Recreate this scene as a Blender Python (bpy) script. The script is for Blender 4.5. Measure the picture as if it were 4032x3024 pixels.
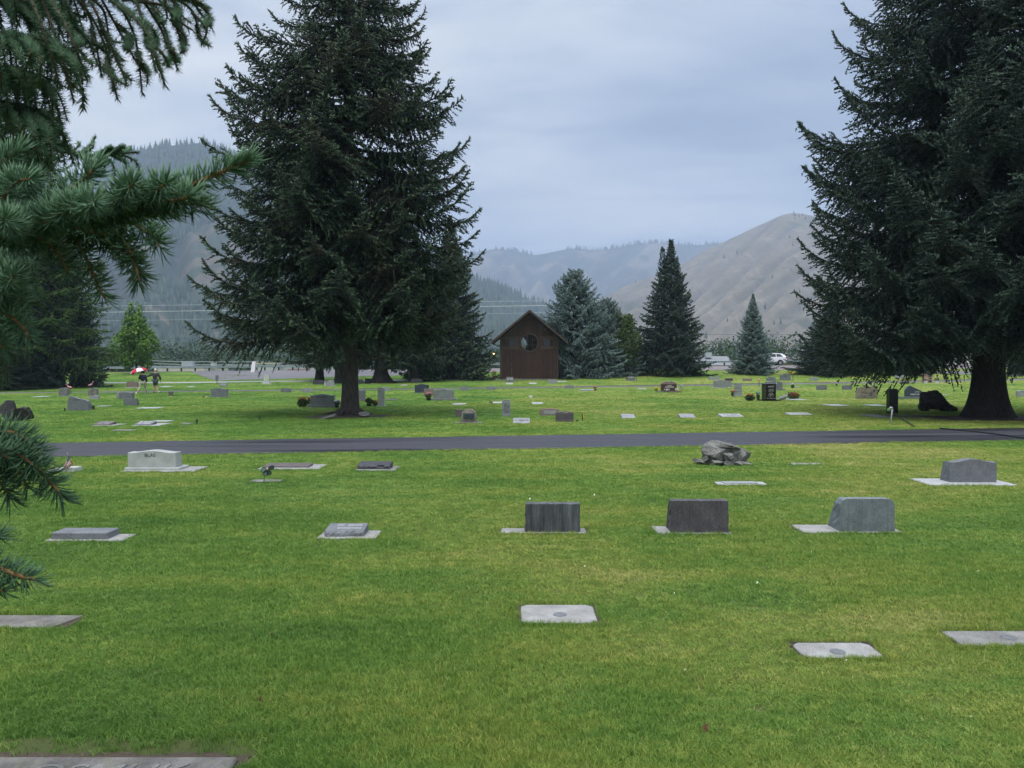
import bpy, bmesh, math, random
import numpy as np
from mathutils import Vector, Matrix
from mathutils import noise as mnoise

for o in list(bpy.data.objects):
    bpy.data.objects.remove(o, do_unlink=True)
SC = bpy.context.scene
COL = SC.collection
PI = math.pi

# ------------------------------------------------------------------ camera
CAM_H = 2.1
F = 3145.0
PITCH = math.atan(72 / F)
cam_data = bpy.data.cameras.new("camera")
cam = bpy.data.objects.new("camera", cam_data)
COL.objects.link(cam)
cam.location = (0, 0, CAM_H)
cam.rotation_euler = (PI / 2 - PITCH, 0, 0)
cam_data.sensor_width = 36
cam_data.lens = F / 4032 * 36
cam_data.clip_start = 0.05
cam_data.clip_end = 20000
cam_data.dof.use_dof = True
cam_data.dof.focus_distance = 22
cam_data.dof.aperture_fstop = 22
SC.camera = cam

# ------------------------------------------------------------------ world
W = bpy.data.worlds.new("World")
SC.world = W
W.use_nodes = True
nt = W.node_tree
nt.nodes.clear()


def N(nt, kind, **kw):
    n = nt.nodes.new(kind)
    for k, v in kw.items():
        if k.startswith("i_"):
            n.inputs[k[2:].replace("_", " ")].default_value = v
        elif k.startswith("n_"):
            n.inputs[int(k[2:])].default_value = v
        else:
            setattr(n, k, v)
    return n


def L(nt, a, b):
    nt.links.new(a, b)


def math_node(nt, op, a, b=None, clamp=False):
    n = nt.nodes.new("ShaderNodeMath")
    n.operation = op
    n.use_clamp = clamp
    for i, x in enumerate((a, b)):
        if x is None:
            continue
        if isinstance(x, (int, float)):
            n.inputs[i].default_value = x
        else:
            nt.links.new(x, n.inputs[i])
    return n.outputs[0]


def mix_col(nt, fac, a, b, blend="MIX"):
    n = nt.nodes.new("ShaderNodeMix")
    n.data_type = "RGBA"
    n.blend_type = blend
    for s, x in ((n.inputs[0], fac), (n.inputs[6], a), (n.inputs[7], b)):
        if isinstance(x, (int, float)):
            s.default_value = x
        elif isinstance(x, tuple):
            s.default_value = (*x[:3], 1)
        else:
            nt.links.new(x, s)
    return n.outputs[2]


def ramp(nt, fac, stops):
    n = nt.nodes.new("ShaderNodeValToRGB")
    cr = n.color_ramp
    while len(cr.elements) < len(stops):
        cr.elements.new(0.5)
    for e, (p, c) in zip(cr.elements, stops):
        e.position = p
        e.color = (*c, 1) if isinstance(c, tuple) else (c, c, c, 1)
    nt.links.new(fac, n.inputs[0])
    return n.outputs[0]


SUN_EL, SUN_ROT = math.radians(72), math.radians(200)
sky = N(nt, "ShaderNodeTexSky", sky_type="NISHITA", sun_disc=False, sun_elevation=SUN_EL, sun_rotation=SUN_ROT)
tc = N(nt, "ShaderNodeTexCoord")
sep = N(nt, "ShaderNodeSeparateXYZ")
L(nt, tc.outputs["Generated"], sep.inputs[0])
up = math_node(nt, "MAXIMUM", sep.outputs[2], 0.0)
# the overcast deck: the overcast law (zenith about three times the horizon) times soft cloud shapes
grad = ramp(nt, up, [(0.0, (3.3, 3.7, 4.5)), (0.18, (3.6, 4.0, 4.8)), (0.43, (4.2, 4.65, 5.45)), (0.62, (8.4, 9.0, 10.2)), (1.0, (16.0, 16.8, 18.0))])
den = math_node(nt, "ADD", up, 0.16)
cx = math_node(nt, "DIVIDE", sep.outputs[0], den)
cy = math_node(nt, "DIVIDE", sep.outputs[1], den)
comb = N(nt, "ShaderNodeCombineXYZ")
L(nt, cx, comb.inputs[0]); L(nt, cy, comb.inputs[1])
mp = N(nt, "ShaderNodeMapping")
mp.inputs["Location"].default_value = (3.1, 1.7, 0)
mp.inputs["Rotation"].default_value = (0, 0, 0.5)
mp.inputs["Scale"].default_value = (0.55, 1.15, 1)
L(nt, comb.outputs[0], mp.inputs[0])
n1 = N(nt, "ShaderNodeTexNoise", i_Scale=0.9, i_Detail=5.0, i_Roughness=0.5, i_Distortion=0.35)
L(nt, mp.outputs[0], n1.inputs["Vector"])
n2 = N(nt, "ShaderNodeTexNoise", i_Scale=2.3, i_Detail=6.0, i_Roughness=0.6, i_Distortion=0.5)
L(nt, mp.outputs[0], n2.inputs["Vector"])
c1 = ramp(nt, n1.outputs[0], [(0.37, (0.66, 0.71, 0.81)), (0.47, (0.90, 0.92, 0.96)), (0.55, (1.10, 1.08, 1.04)), (0.66, (1.28, 1.22, 1.12))])
c2 = ramp(nt, n2.outputs[0], [(0.36, (0.80, 0.83, 0.89)), (0.5, (1.0, 1.0, 1.0)), (0.62, (1.14, 1.11, 1.06))])
deck = mix_col(nt, 1.0, mix_col(nt, 1.0, grad, c1, "MULTIPLY"), c2, "MULTIPLY")
out_col = mix_col(nt, 0.06, deck, sky.outputs[0])
bg = N(nt, "ShaderNodeBackground")
bg.inputs["Strength"].default_value = 0.1
L(nt, out_col, bg.inputs["Color"])
wo = N(nt, "ShaderNodeOutputWorld")
L(nt, bg.outputs[0], wo.inputs["Surface"])

sun_data = bpy.data.lights.new("sun", "SUN")
sun_data.energy = 1.5
sun_data.angle = math.radians(24)
sun_data.color = (1.0, 0.95, 0.87)
sun = bpy.data.objects.new("sun", sun_data)
COL.objects.link(sun)
# pointed from the same direction as the sky's sun
sd = Vector((math.sin(SUN_ROT) * math.cos(SUN_EL), math.cos(SUN_ROT) * math.cos(SUN_EL), math.sin(SUN_EL)))
sun.rotation_euler = sd.to_track_quat("Z", "Y").to_euler()

SC.view_settings.view_transform = "Standard"
SC.view_settings.look = "None"
SC.view_settings.exposure = 0.55
SC.view_settings.gamma = 1
SC.view_settings.use_curve_mapping = False
SC.render.engine = "CYCLES"
SC.cycles.use_denoising = True
SC.cycles.denoiser = "OPENIMAGEDENOISE"
SC.cycles.denoising_prefilter = "ACCURATE"
SC.cycles.denoising_input_passes = "RGB_ALBEDO_NORMAL"
SC.cycles.max_bounces = 5
SC.cycles.diffuse_bounces = 3
SC.cycles.glossy_bounces = 2
SC.cycles.transmission_bounces = 3
SC.cycles.transparent_max_bounces = 6
SC.cycles.volume_bounces = 2
SC.cycles.sample_clamp_indirect = 4

# ------------------------------------------------------------------ place geometry
def zr(X):
    return 1.75 + 0.010 * np.clip(X, -90, 90)


def hgt(X, Y):
    """Height of the ground: flat lawn, a rise to the highway, then the valley floor."""
    X = np.asarray(X, float); Y = np.asarray(Y, float)
    s = np.clip((Y - 60) / 43.0, 0, 1) ** 1.6
    h = zr(X) * s
    t = np.clip((Y - 115.5) / 16.0, 0, 1)
    t = t * t * (3 - 2 * t)
    h = h * (1 - t) + (-3.2) * t
    return h


def h1(X, Y):
    return float(hgt(X, Y))


def ray(px, py):
    dx = (px - 2016) / F; dy = (1512 - py) / F
    return Vector((dx, math.cos(PITCH) + dy * math.sin(PITCH), -math.sin(PITCH) + dy * math.cos(PITCH)))


def at(px, py, Y):
    """Point seen at that place of the photograph, at distance Y ahead."""
    d = ray(px, py)
    t = Y / d.y
    return Vector((d.x * t, Y, CAM_H + d.z * t))


def gnd(px, py):
    d = ray(px, py)
    lo = 1.0
    prev = lo
    t = lo
    while t < 600:
        if CAM_H + d.z * t < h1(d.x * t, d.y * t):
            break
        prev = t
        t *= 1.01
    a, b = prev, t
    for _ in range(30):
        m = (a + b) / 2
        if CAM_H + d.z * m < h1(d.x * m, d.y * m):
            b = m
        else:
            a = m
    X, Y = d.x * b, d.y * b
    return Vector((X, Y, h1(X, Y)))


def gy(px, Y):
    """Ground point below image column px at distance Y."""
    X = (px - 2016) / F * Y
    return Vector((X, Y, h1(X, Y)))


# ------------------------------------------------------------------ object helpers
def tag(o, label=None, cat=None, group=None, kind=None):
    if label: o["label"] = label
    if cat: o["category"] = cat
    if group: o["group"] = group
    if kind: o["kind"] = kind
    return o


def empty(name, loc, label, cat, group=None, rz=0.0):
    o = bpy.data.objects.new(name, None)
    COL.objects.link(o)
    o.location = loc
    o.rotation_euler = (0, 0, rz)
    o.empty_display_size = 0.1
    return tag(o, label, cat, group)


def link(name, me, parent=None, loc=(0, 0, 0), rot=(0, 0, 0), scale=(1, 1, 1)):
    o = bpy.data.objects.new(name, me)
    COL.objects.link(o)
    if parent: o.parent = parent
    o.location = loc; o.rotation_euler = rot; o.scale = scale
    return o


def np_mesh(name, V, T=None, Q=None, mats=(), mi=None, smooth=False, attr=None):
    me = bpy.data.meshes.new(name)
    V = np.asarray(V, np.float32).reshape(-1, 3)
    T = np.zeros((0, 3), np.int32) if T is None else np.asarray(T, np.int32).reshape(-1, 3)
    Q = np.zeros((0, 4), np.int32) if Q is None else np.asarray(Q, np.int32).reshape(-1, 4)
    nt_, nq = len(T), len(Q)
    me.vertices.add(len(V))
    me.vertices.foreach_set("co", V.ravel())
    me.loops.add(nt_ * 3 + nq * 4)
    me.loops.foreach_set("vertex_index", np.concatenate([T.ravel(), Q.ravel()]).astype(np.int32))
    me.polygons.add(nt_ + nq)
    st = np.concatenate([np.arange(nt_) * 3, nt_ * 3 + np.arange(nq) * 4]).astype(np.int32)
    me.polygons.foreach_set("loop_start", st)
    me.polygons.foreach_set("loop_total", np.concatenate([np.full(nt_, 3), np.full(nq, 4)]).astype(np.int32))
    if mi is not None:
        me.polygons.foreach_set("material_index", np.asarray(mi, np.int32))
    if smooth:
        me.polygons.foreach_set("use_smooth", np.ones(nt_ + nq, bool))
    for m in mats:
        me.materials.append(m)
    if attr is not None:
        for k, v in attr.items():
            a = me.attributes.new(k, "FLOAT", "POINT")
            a.data.foreach_set("value", np.asarray(v, np.float32))
    me.update(calc_edges=True)
    return me


class MB:
    """Collects simple solids and links them as one mesh."""

    def __init__(s):
        s.v = []; s.f = []

    def poly(s, pts, faces):
        b = len(s.v)
        s.v += [tuple(p) for p in pts]
        s.f += [tuple(b + i for i in f) for f in faces]
        return s

    def box(s, x0, x1, y0, y1, z0, z1):
        return s.poly([(x0, y0, z0), (x1, y0, z0), (x1, y1, z0), (x0, y1, z0), (x0, y0, z1), (x1, y0, z1), (x1, y1, z1), (x0, y1, z1)],
                      [(0, 3, 2, 1), (4, 5, 6, 7), (0, 1, 5, 4), (1, 2, 6, 5), (2, 3, 7, 6), (3, 0, 4, 7)])

    def tube(s, pts, rad, n=8, cap=True):
        pts = [Vector(p) for p in pts]
        if isinstance(rad, (int, float)): rad = [rad] * len(pts)
        rings = []
        for i, p in enumerate(pts):
            d = (pts[min(i + 1, len(pts) - 1)] - pts[max(i - 1, 0)]).normalized()
            a = d.cross(Vector((0, 0, 1)))
            if a.length < 1e-3: a = d.cross(Vector((1, 0, 0)))
            a.normalize(); c = d.cross(a)
            rings.append([p + (a * math.cos(2 * PI * k / n) + c * math.sin(2 * PI * k / n)) * rad[i] for k in range(n)])
        V = [q for r in rings for q in r]
        Fc = []
        for i in range(len(pts) - 1):
            for k in range(n):
                k2 = (k + 1) % n
                Fc.append((i * n + k, i * n + k2, (i + 1) * n + k2, (i + 1) * n + k))
        if cap:
            Fc.append(tuple(range(n))[::-1]); Fc.append(tuple((len(pts) - 1) * n + k for k in range(n)))
        return s.poly(V, Fc)

    def lathe(s, prof, n=16, c=(0, 0, 0)):
        V = []; Fc = []
        for r, z in prof:
            for k in range(n):
                a = 2 * PI * k / n
                V.append((c[0] + r * math.cos(a), c[1] + r * math.sin(a), c[2] + z))
        for i in range(len(prof) - 1):
            for k in range(n):
                k2 = (k + 1) % n
                Fc.append((i * n + k, i * n + k2, (i + 1) * n + k2, (i + 1) * n + k))
        Fc.append(tuple(range(n))[::-1]); Fc.append(tuple((len(prof) - 1) * n + k for k in range(n)))
        return s.poly(V, Fc)

    def prism(s, out, y0, y1):
        """Outline in XZ pushed from y0 to y1."""
        n = len(out)
        V = [(x, y0, z) for x, z in out] + [(x, y1, z) for x, z in out]
        return s.poly(V, [tuple(range(n)), tuple(range(2 * n - 1, n - 1, -1))] + [(i, n + i, n + (i + 1) % n, (i + 1) % n) for i in range(n)])

    def mesh(s, name, mat, bevel=0.0, smooth=False, seg=2):
        me = bpy.data.meshes.new(name)
        me.from_pydata(s.v, [], s.f)
        me.materials.append(mat)
        bm = bmesh.new(); bm.from_mesh(me)
        bmesh.ops.recalc_face_normals(bm, faces=bm.faces)
        if bevel > 0:
            es = [e for e in bm.edges if len(e.link_faces) == 2 and e.calc_face_angle(0) > 0.6]
            bmesh.ops.bevel(bm, geom=es, offset=bevel, segments=seg, affect="EDGES", clamp_overlap=True)
        bm.to_mesh(me); bm.free()
        if smooth:
            me.polygons.foreach_set("use_smooth", [True] * len(me.polygons))
        return me

    def build(s, name, mat, parent=None, loc=(0, 0, 0), rot=(0, 0, 0), **k):
        return link(name, s.mesh(name, mat, **k), parent, loc, rot)


# ------------------------------------------------------------------ materials
def new_mat(name, rough=0.8, spec=0.3, color=(0.5, 0.5, 0.5), metal=0.0):
    m = bpy.data.materials.new(name)
    m.use_nodes = True
    b = m.node_tree.nodes["Principled BSDF"]
    b.inputs["Base Color"].default_value = (*color, 1)
    b.inputs["Roughness"].default_value = rough
    b.inputs["Specular IOR Level"].default_value = spec
    b.inputs["Metallic"].default_value = metal
    return m, m.node_tree, b


def noise(nt, scale, detail=4, rough=0.55, vec=None, dist=0.0):
    n = N(nt, "ShaderNodeTexNoise", i_Scale=scale, i_Detail=float(detail), i_Roughness=rough, i_Distortion=dist)
    if vec is not None: L(nt, vec, n.inputs["Vector"])
    return n.outputs[0]


def coords(nt, kind="Object", scale=(1, 1, 1), rot=(0, 0, 0)):
    if kind == "World":
        v = N(nt, "ShaderNodeNewGeometry").outputs["Position"]
    else:
        v = N(nt, "ShaderNodeTexCoord").outputs[kind]
    m = N(nt, "ShaderNodeMapping")
    m.inputs["Scale"].default_value = scale
    m.inputs["Rotation"].default_value = rot
    L(nt, v, m.inputs[0])
    return m.outputs[0]


def bump(nt, b, h, strength=0.3, dist=0.02):
    n = N(nt, "ShaderNodeBump", i_Strength=strength, i_Distance=dist)
    L(nt, h, n.inputs["Height"])
    L(nt, n.outputs[0], b.inputs["Normal"])


def simple(name, color, rough=0.7, spec=0.3, metal=0.0, var=0.12, scale=20):
    m, nt, b = new_mat(name, rough, spec, color, metal)
    f = noise(nt, scale, 3, 0.6, coords(nt))
    c = ramp(nt, f, [(0.3, tuple(x * (1 - var) for x in color)), (0.7, tuple(min(1, x * (1 + var)) for x in color))])
    L(nt, c, b.inputs["Base Color"])
    return m


def granite(name, color, speck=0.35, stain=0.25, rough=0.6, streak=0.0, scale=90.0, lichen=0.0, bmp=0.15):
    m, nt, b = new_mat(name, rough, 0.35, color)
    v = coords(nt, "World")
    f = noise(nt, scale, 2, 0.7, v)
    c = ramp(nt, f, [(0.33, tuple(x * (1 - speck) for x in color)), (0.5, color), (0.68, tuple(min(1, x * (1 + speck)) for x in color))])
    g = noise(nt, 5.0, 5, 0.65, v)
    c = mix_col(nt, 1.0, c, ramp(nt, g, [(0.3, 1 - stain), (0.65, 1.0 + stain * 0.25)]), "MULTIPLY")
    if streak:
        sv = coords(nt, "World", (22, 22, 1.3))
        s_ = noise(nt, 1.0, 5, 0.7, sv)
        c = mix_col(nt, 1.0, c, ramp(nt, s_, [(0.38, 1 - streak), (0.62, 1.12)]), "MULTIPLY")
    if lichen:
        l_ = noise(nt, 16.0, 4, 0.6, v)
        k = ramp(nt, l_, [(0.56, 0.0), (0.63, lichen)])
        c = mix_col(nt, k, c, (0.16, 0.17, 0.11))
    L(nt, c, b.inputs["Base Color"])
    bump(nt, b, mixh(nt, f, g), bmp, 0.01)
    return m


def mixh(nt, a, b_):
    return math_node(nt, "ADD", math_node(nt, "MULTIPLY", a, 0.4), b_)


M = {}
M["granite_grey"] = granite("granite_grey", (0.23, 0.245, 0.25))
M["granite_blue"] = granite("granite_blue", (0.165, 0.195, 0.205), stain=0.3, streak=0.12)
M["granite_dark"] = granite("granite_dark", (0.075, 0.077, 0.088), stain=0.35, streak=0.45, scale=60)
M["granite_streak"] = granite("granite_streak", (0.115, 0.125, 0.135), stain=0.35, streak=0.6)
M["granite_brown_dark"] = granite("granite_brown_dark", (0.085, 0.08, 0.086), stain=0.4, streak=0.15, speck=0.5)
M["granite_light"] = granite("granite_light", (0.29, 0.305, 0.32), stain=0.3)
M["granite_mid"] = granite("granite_mid", (0.16, 0.17, 0.185), stain=0.25)
M["granite_navy"] = granite("granite_navy", (0.05, 0.065, 0.09), rough=0.35, bmp=0.05)
M["granite_black"] = granite("granite_black", (0.012, 0.012, 0.014), rough=0.22, bmp=0.02, speck=0.5)
M["granite_red"] = granite("granite_red", (0.075, 0.035, 0.035), rough=0.35, bmp=0.05)
M["granite_pink"] = granite("granite_pink", (0.24, 0.175, 0.165))
M["granite_mauve"] = granite("granite_mauve", (0.125, 0.107, 0.106))
M["marble_white"] = granite("marble_white", (0.55, 0.57, 0.54), speck=0.06, stain=0.3, rough=0.5)
M["marble_grey"] = granite("marble_grey", (0.40, 0.42, 0.40), speck=0.08, stain=0.25, rough=0.55)
M["concrete"] = granite("concrete", (0.22, 0.22, 0.21), speck=0.35, stain=0.4, rough=0.9, scale=120)
M["concrete_pale"] = granite("concrete_pale", (0.30, 0.30, 0.29), speck=0.25, stain=0.3, rough=0.9, scale=110)
M["slab_white"] = granite("slab_white", (0.40, 0.415, 0.42), speck=0.1, stain=0.2, rough=0.6)
M["old_slab"] = granite("old_slab", (0.185, 0.175, 0.162), speck=0.2, stain=0.55, rough=0.9, lichen=0.6)
M["rock_pale"] = granite("rock_pale", (0.27, 0.24, 0.205), speck=0.3, stain=0.6, rough=0.95, scale=40, lichen=0.4, bmp=0.6)
M["rock_grey"] = granite("rock_grey", (0.2, 0.2, 0.19), speck=0.3, stain=0.65, rough=0.95, scale=30, lichen=0.5, bmp=0.9)
M["rock_dark"] = granite("rock_dark", (0.042, 0.041, 0.042), speck=0.4, stain=0.5, rough=0.9, scale=25, bmp=0.8)
M["sandstone"] = granite("sandstone", (0.25, 0.225, 0.18), speck=0.2, stain=0.5, rough=0.9, scale=30, bmp=0.5)
M["carve_dark"] = simple("carve_dark", (0.03, 0.03, 0.035), 0.8)
M["carve_white"] = simple("carve_white", (0.6, 0.6, 0.6), 0.7)
M["carve_grey"] = simple("carve_grey", (0.33, 0.33, 0.34), 0.7)
M["bronze"] = simple("bronze", (0.055, 0.085, 0.1), 0.45, 0.4, 0.3)
M["metal_dark"] = simple("metal_dark", (0.05, 0.055, 0.06), 0.5, 0.4)
M["steel"] = simple("steel", (0.36, 0.42, 0.44), 0.5, 0.5, 0.35, scale=2)
M["galv"] = simple("galv", (0.45, 0.48, 0.5), 0.45, 0.5, 0.3)
M["wood_dark"] = simple("wood_dark", (0.05, 0.035, 0.028), 0.9)
M["white"] = simple("white", (0.7, 0.7, 0.7), 0.6)
M["black"] = simple("black", (0.015, 0.015, 0.017), 0.6)
M["rubber_hose"] = simple("rubber_hose", (0.02, 0.028, 0.03), 0.6)
M["yellow"] = simple("yellow", (0.75, 0.48, 0.02), 0.7, var=0.3, scale=60)
M["red"] = simple("red", (0.4, 0.02, 0.02), 0.7, var=0.4, scale=60)
M["pink"] = simple("pink", (0.75, 0.25, 0.3), 0.6, var=0.25, scale=60)
M["petal_white"] = simple("petal_white", (0.72, 0.72, 0.72), 0.7, var=0.15, scale=60)
M["petal_teal"] = simple("petal_teal", (0.25, 0.4, 0.42), 0.7, var=0.3, scale=60)
M["petal_orange"] = simple("petal_orange", (0.75, 0.3, 0.1), 0.7, var=0.3, scale=60)
M["petal_lilac"] = simple("petal_lilac", (0.5, 0.42, 0.62), 0.7, var=0.3, scale=60)
M["leaf_dark"] = simple("leaf_dark", (0.03, 0.07, 0.02), 0.7, var=0.5, scale=40)
M["terracotta"] = simple("terracotta", (0.2, 0.06, 0.035), 0.8)
M["dry_leaf"] = simple("dry_leaf", (0.16, 0.085, 0.045), 0.8, var=0.4, scale=40)
M["flamingo"] = simple("flamingo", (0.7, 0.3, 0.38), 0.5)


def lawn_nodes(nt, tip=1.0):
    """Colour of the lawn at a world position: broad dull and lush patches, mowing, small clumps."""
    v = coords(nt, "World", (1, 1, 0))
    a = noise(nt, 0.16, 4, 0.55, v, 0.3)
    vb = coords(nt, "World", (0.45, 1.3, 0), (0, 0, 0.12))
    b_ = noise(nt, 0.9, 4, 0.6, vb)
    c_ = noise(nt, 9.0, 4, 0.65, v)
    s = math_node(nt, "ADD", math_node(nt, "MULTIPLY", a, 0.95), math_node(nt, "MULTIPLY", b_, 0.75))
    s = math_node(nt, "ADD", s, math_node(nt, "MULTIPLY", c_, 0.35))
    s = math_node(nt, "DIVIDE", s, 2.02)
    # the lawn shifts to darker green on the left, paler olive on the right
    sx_ = N(nt, "ShaderNodeSeparateXYZ"); L(nt, N(nt, "ShaderNodeNewGeometry").outputs["Position"], sx_.inputs[0])
    dry = N(nt, "ShaderNodeMapRange"); dry.inputs["From Min"].default_value = -5; dry.inputs["From Max"].default_value = 5
    dry.inputs["To Min"].default_value = -0.045; dry.inputs["To Max"].default_value = 0.03; L(nt, sx_.outputs[0], dry.inputs[0])
    s = math_node(nt, "ADD", s, dry.outputs[0])
    g = lambda r, gg, b: (r * tip, gg * tip, b * tip)
    col = ramp(nt, s, [(0.36, g(0.088, 0.205, 0.036)), (0.465, g(0.165, 0.300, 0.054)), (0.555, g(0.260, 0.350, 0.070)), (0.66, g(0.39, 0.41, 0.135))])
    return col, c_, v


def mat_lawn():
    m, nt, b = new_mat("lawn_soil", 0.95, 0.1)
    col, c_, v = lawn_nodes(nt, 0.74)
    # bare litter below the big trees is separate geometry; here only fine relief
    f = noise(nt, 60, 3, 0.7, v)
    col = mix_col(nt, 1.0, col, ramp(nt, f, [(0.3, 0.6), (0.7, 1.25)]), "MULTIPLY")
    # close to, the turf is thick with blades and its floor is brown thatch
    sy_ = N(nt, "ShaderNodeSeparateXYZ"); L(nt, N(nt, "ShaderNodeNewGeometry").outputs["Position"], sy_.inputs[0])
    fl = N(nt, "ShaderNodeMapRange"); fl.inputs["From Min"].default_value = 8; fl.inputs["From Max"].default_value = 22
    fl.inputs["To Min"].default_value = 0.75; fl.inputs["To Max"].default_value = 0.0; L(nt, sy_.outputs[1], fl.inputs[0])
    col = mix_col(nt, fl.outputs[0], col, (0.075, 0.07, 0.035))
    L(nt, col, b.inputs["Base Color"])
    bump(nt, b, f, 0.5, 0.04)
    return m


def mat_blade():
    m, nt, b = new_mat("grass_blade", 0.55, 0.25)
    col, c_, v = lawn_nodes(nt, 1.0)
    oi = N(nt, "ShaderNodeObjectInfo")
    k = ramp(nt, oi.outputs["Random"], [(0.0, (0.62, 0.72, 0.65)), (0.45, (0.97, 0.98, 0.97)), (0.8, (1.2, 1.12, 1.12)), (0.96, (1.8, 1.4, 1.8))])
    col = mix_col(nt, 1.0, col, k, "MULTIPLY")
    L(nt, col, b.inputs["Base Color"])
    tr = N(nt, "ShaderNodeBsdfTranslucent")
    L(nt, col, tr.inputs[0])
    ms = N(nt, "ShaderNodeMixShader", n_0=0.28)
    L(nt, b.outputs[0], ms.inputs[1]); L(nt, tr.outputs[0], ms.inputs[2])
    L(nt, ms.outputs[0], nt.nodes["Material Output"].inputs["Surface"])
    return m


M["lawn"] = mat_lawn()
M["blade"] = mat_blade()


def mat_asphalt(name, col, wet=0.5, sc=1.0):
    m, nt, b = new_mat(name, 0.7, 0.35)
    v = coords(nt, "World", (1, 1, 0))
    vs = coords(nt, "World", (0.09, 1.1, 0), (0, 0, -0.17))
    w = noise(nt, 1.2, 5, 0.6, vs)
    f = noise(nt, 90 * sc, 3, 0.7, v)
    c = ramp(nt, f, [(0.3, tuple(x * 0.65 for x in col)), (0.7, tuple(x * 1.3 for x in col))])
    c = mix_col(nt, 1.0, c, ramp(nt, w, [(0.40, 0.5), (0.5, 0.95), (0.62, 1.25)]), "MULTIPLY")
    L(nt, c, b.inputs["Base Color"])
    r = ramp(nt, w, [(0.4, 0.62 - 0.25 * wet), (0.6, 0.8)])
    L(nt, r, b.inputs["Roughness"])
    bump(nt, b, f, 0.25, 0.01)
    return m


M["asphalt"] = mat_asphalt("asphalt", (0.042, 0.043, 0.054), 0.8)
M["asphalt_old"] = mat_asphalt("asphalt_old", (0.15, 0.145, 0.155), 0.1)
M["gravel"] = mat_asphalt("gravel", (0.2, 0.175, 0.17), 0.0, 0.4)
M["path"] = mat_asphalt("path", (0.34, 0.34, 0.33), 0.0)
M["soil"] = mat_asphalt("soil", (0.055, 0.04, 0.027), 0.0, 0.5)
M["paint_line"] = simple("paint_line", (0.6, 0.6, 0.58), 0.8)


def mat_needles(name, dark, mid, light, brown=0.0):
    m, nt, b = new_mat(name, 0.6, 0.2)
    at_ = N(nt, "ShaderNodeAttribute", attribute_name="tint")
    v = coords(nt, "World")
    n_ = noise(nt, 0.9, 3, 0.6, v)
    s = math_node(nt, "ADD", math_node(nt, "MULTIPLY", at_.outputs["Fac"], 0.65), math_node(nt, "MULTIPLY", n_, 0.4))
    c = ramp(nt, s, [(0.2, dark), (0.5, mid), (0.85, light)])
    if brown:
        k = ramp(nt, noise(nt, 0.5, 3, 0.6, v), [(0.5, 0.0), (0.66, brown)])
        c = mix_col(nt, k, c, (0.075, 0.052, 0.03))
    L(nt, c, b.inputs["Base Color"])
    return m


M["needle_dark"] = mat_needles("needle_dark", (0.008, 0.018, 0.012), (0.022, 0.044, 0.027), (0.085, 0.145, 0.075), 0.4)
M["needle_deep"] = mat_needles("needle_deep", (0.010, 0.022, 0.016), (0.022, 0.043, 0.031), (0.058, 0.10, 0.066), 0.15)
M["needle_blue"] = mat_needles("needle_blue", (0.06, 0.095, 0.09), (0.12, 0.175, 0.165), (0.2, 0.28, 0.26))
M["needle_green"] = mat_needles("needle_green", (0.022, 0.05, 0.018), (0.055, 0.11, 0.03), (0.13, 0.21, 0.05))
M["needle_near"] = mat_needles("needle_near", (0.02, 0.052, 0.03), (0.05, 0.115, 0.06), (0.13, 0.24, 0.135))
M["leaf_maple"] = mat_needles("leaf_maple", (0.045, 0.10, 0.02), (0.10, 0.2, 0.035), (0.2, 0.33, 0.06))
M["leaf_small"] = mat_needles("leaf_small", (0.03, 0.055, 0.018), (0.06, 0.10, 0.03), (0.12, 0.17, 0.05))
M["leaf_valley"] = mat_needles("leaf_valley", (0.018, 0.036, 0.02), (0.035, 0.065, 0.032), (0.065, 0.105, 0.045))


def mat_bark(name, col):
    m, nt, b = new_mat(name, 0.95, 0.15)
    v = coords(nt, "Object", (9, 9, 2.2))
    n_ = noise(nt, 1.6, 6, 0.7, v)
    vo = N(nt, "ShaderNodeTexVoronoi", i_Scale=1.3, feature="F1")
    L(nt, v, vo.inputs["Vector"])
    c = ramp(nt, n_, [(0.32, tuple(x * 0.45 for x in col)), (0.55, col), (0.72, tuple(x * 1.7 for x in col))])
    L(nt, c, b.inputs["Base Color"])
    bump(nt, b, math_node(nt, "ADD", n_, vo.outputs[0]), 0.8, 0.04)
    return m


M["bark"] = mat_bark("bark", (0.085, 0.075, 0.07))
M["bark_dark"] = mat_bark("bark_dark", (0.045, 0.04, 0.037))
M["bark_inner"] = simple("bark_inner", (0.06, 0.045, 0.03), 0.9, var=0.4, scale=80)
M["bark_twig"] = simple("bark_twig", (0.2, 0.115, 0.045), 0.9, var=0.4, scale=80)

# ------------------------------------------------------------------ lettering and bodies, made as mesh data before the scene grows
def make_texts(specs):
    """specs: key -> (text, shear). Returns mesh data in XZ, cap height 1, centred."""
    tmp = {}
    for k, (s, shear) in specs.items():
        cu = bpy.data.curves.new("t", "FONT")
        cu.body = s; cu.align_x = "CENTER"; cu.size = 1.4; cu.extrude = 0.02; cu.resolution_u = 3; cu.shear = shear
        o = bpy.data.objects.new("t", cu); COL.objects.link(o); tmp[k] = o
    dg = bpy.context.evaluated_depsgraph_get()
    out = {}
    for k, o in tmp.items():
        me = bpy.data.meshes.new_from_object(o.evaluated_get(dg))
        me.transform(Matrix.Rotation(PI / 2, 4, "X"))
        out[k] = me
    for o in tmp.values():
        cu = o.data
        bpy.data.objects.remove(o); bpy.data.curves.remove(cu)
    return out


TX = make_texts({
    "BLAS": ("BLAS", 0), "BRADSHAW": ("BRADSHAW", 0), "BOSLEY": ("BOSLEY", 0), "LARRY": ("LARRY LEE", 0),
    "MUELLER": ("MUELLER", 0), "Lane": ("Lane", 0.35), "NORTON": ("NORTON", 0), "name": ("OSMUK", 0.25),
})


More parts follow.
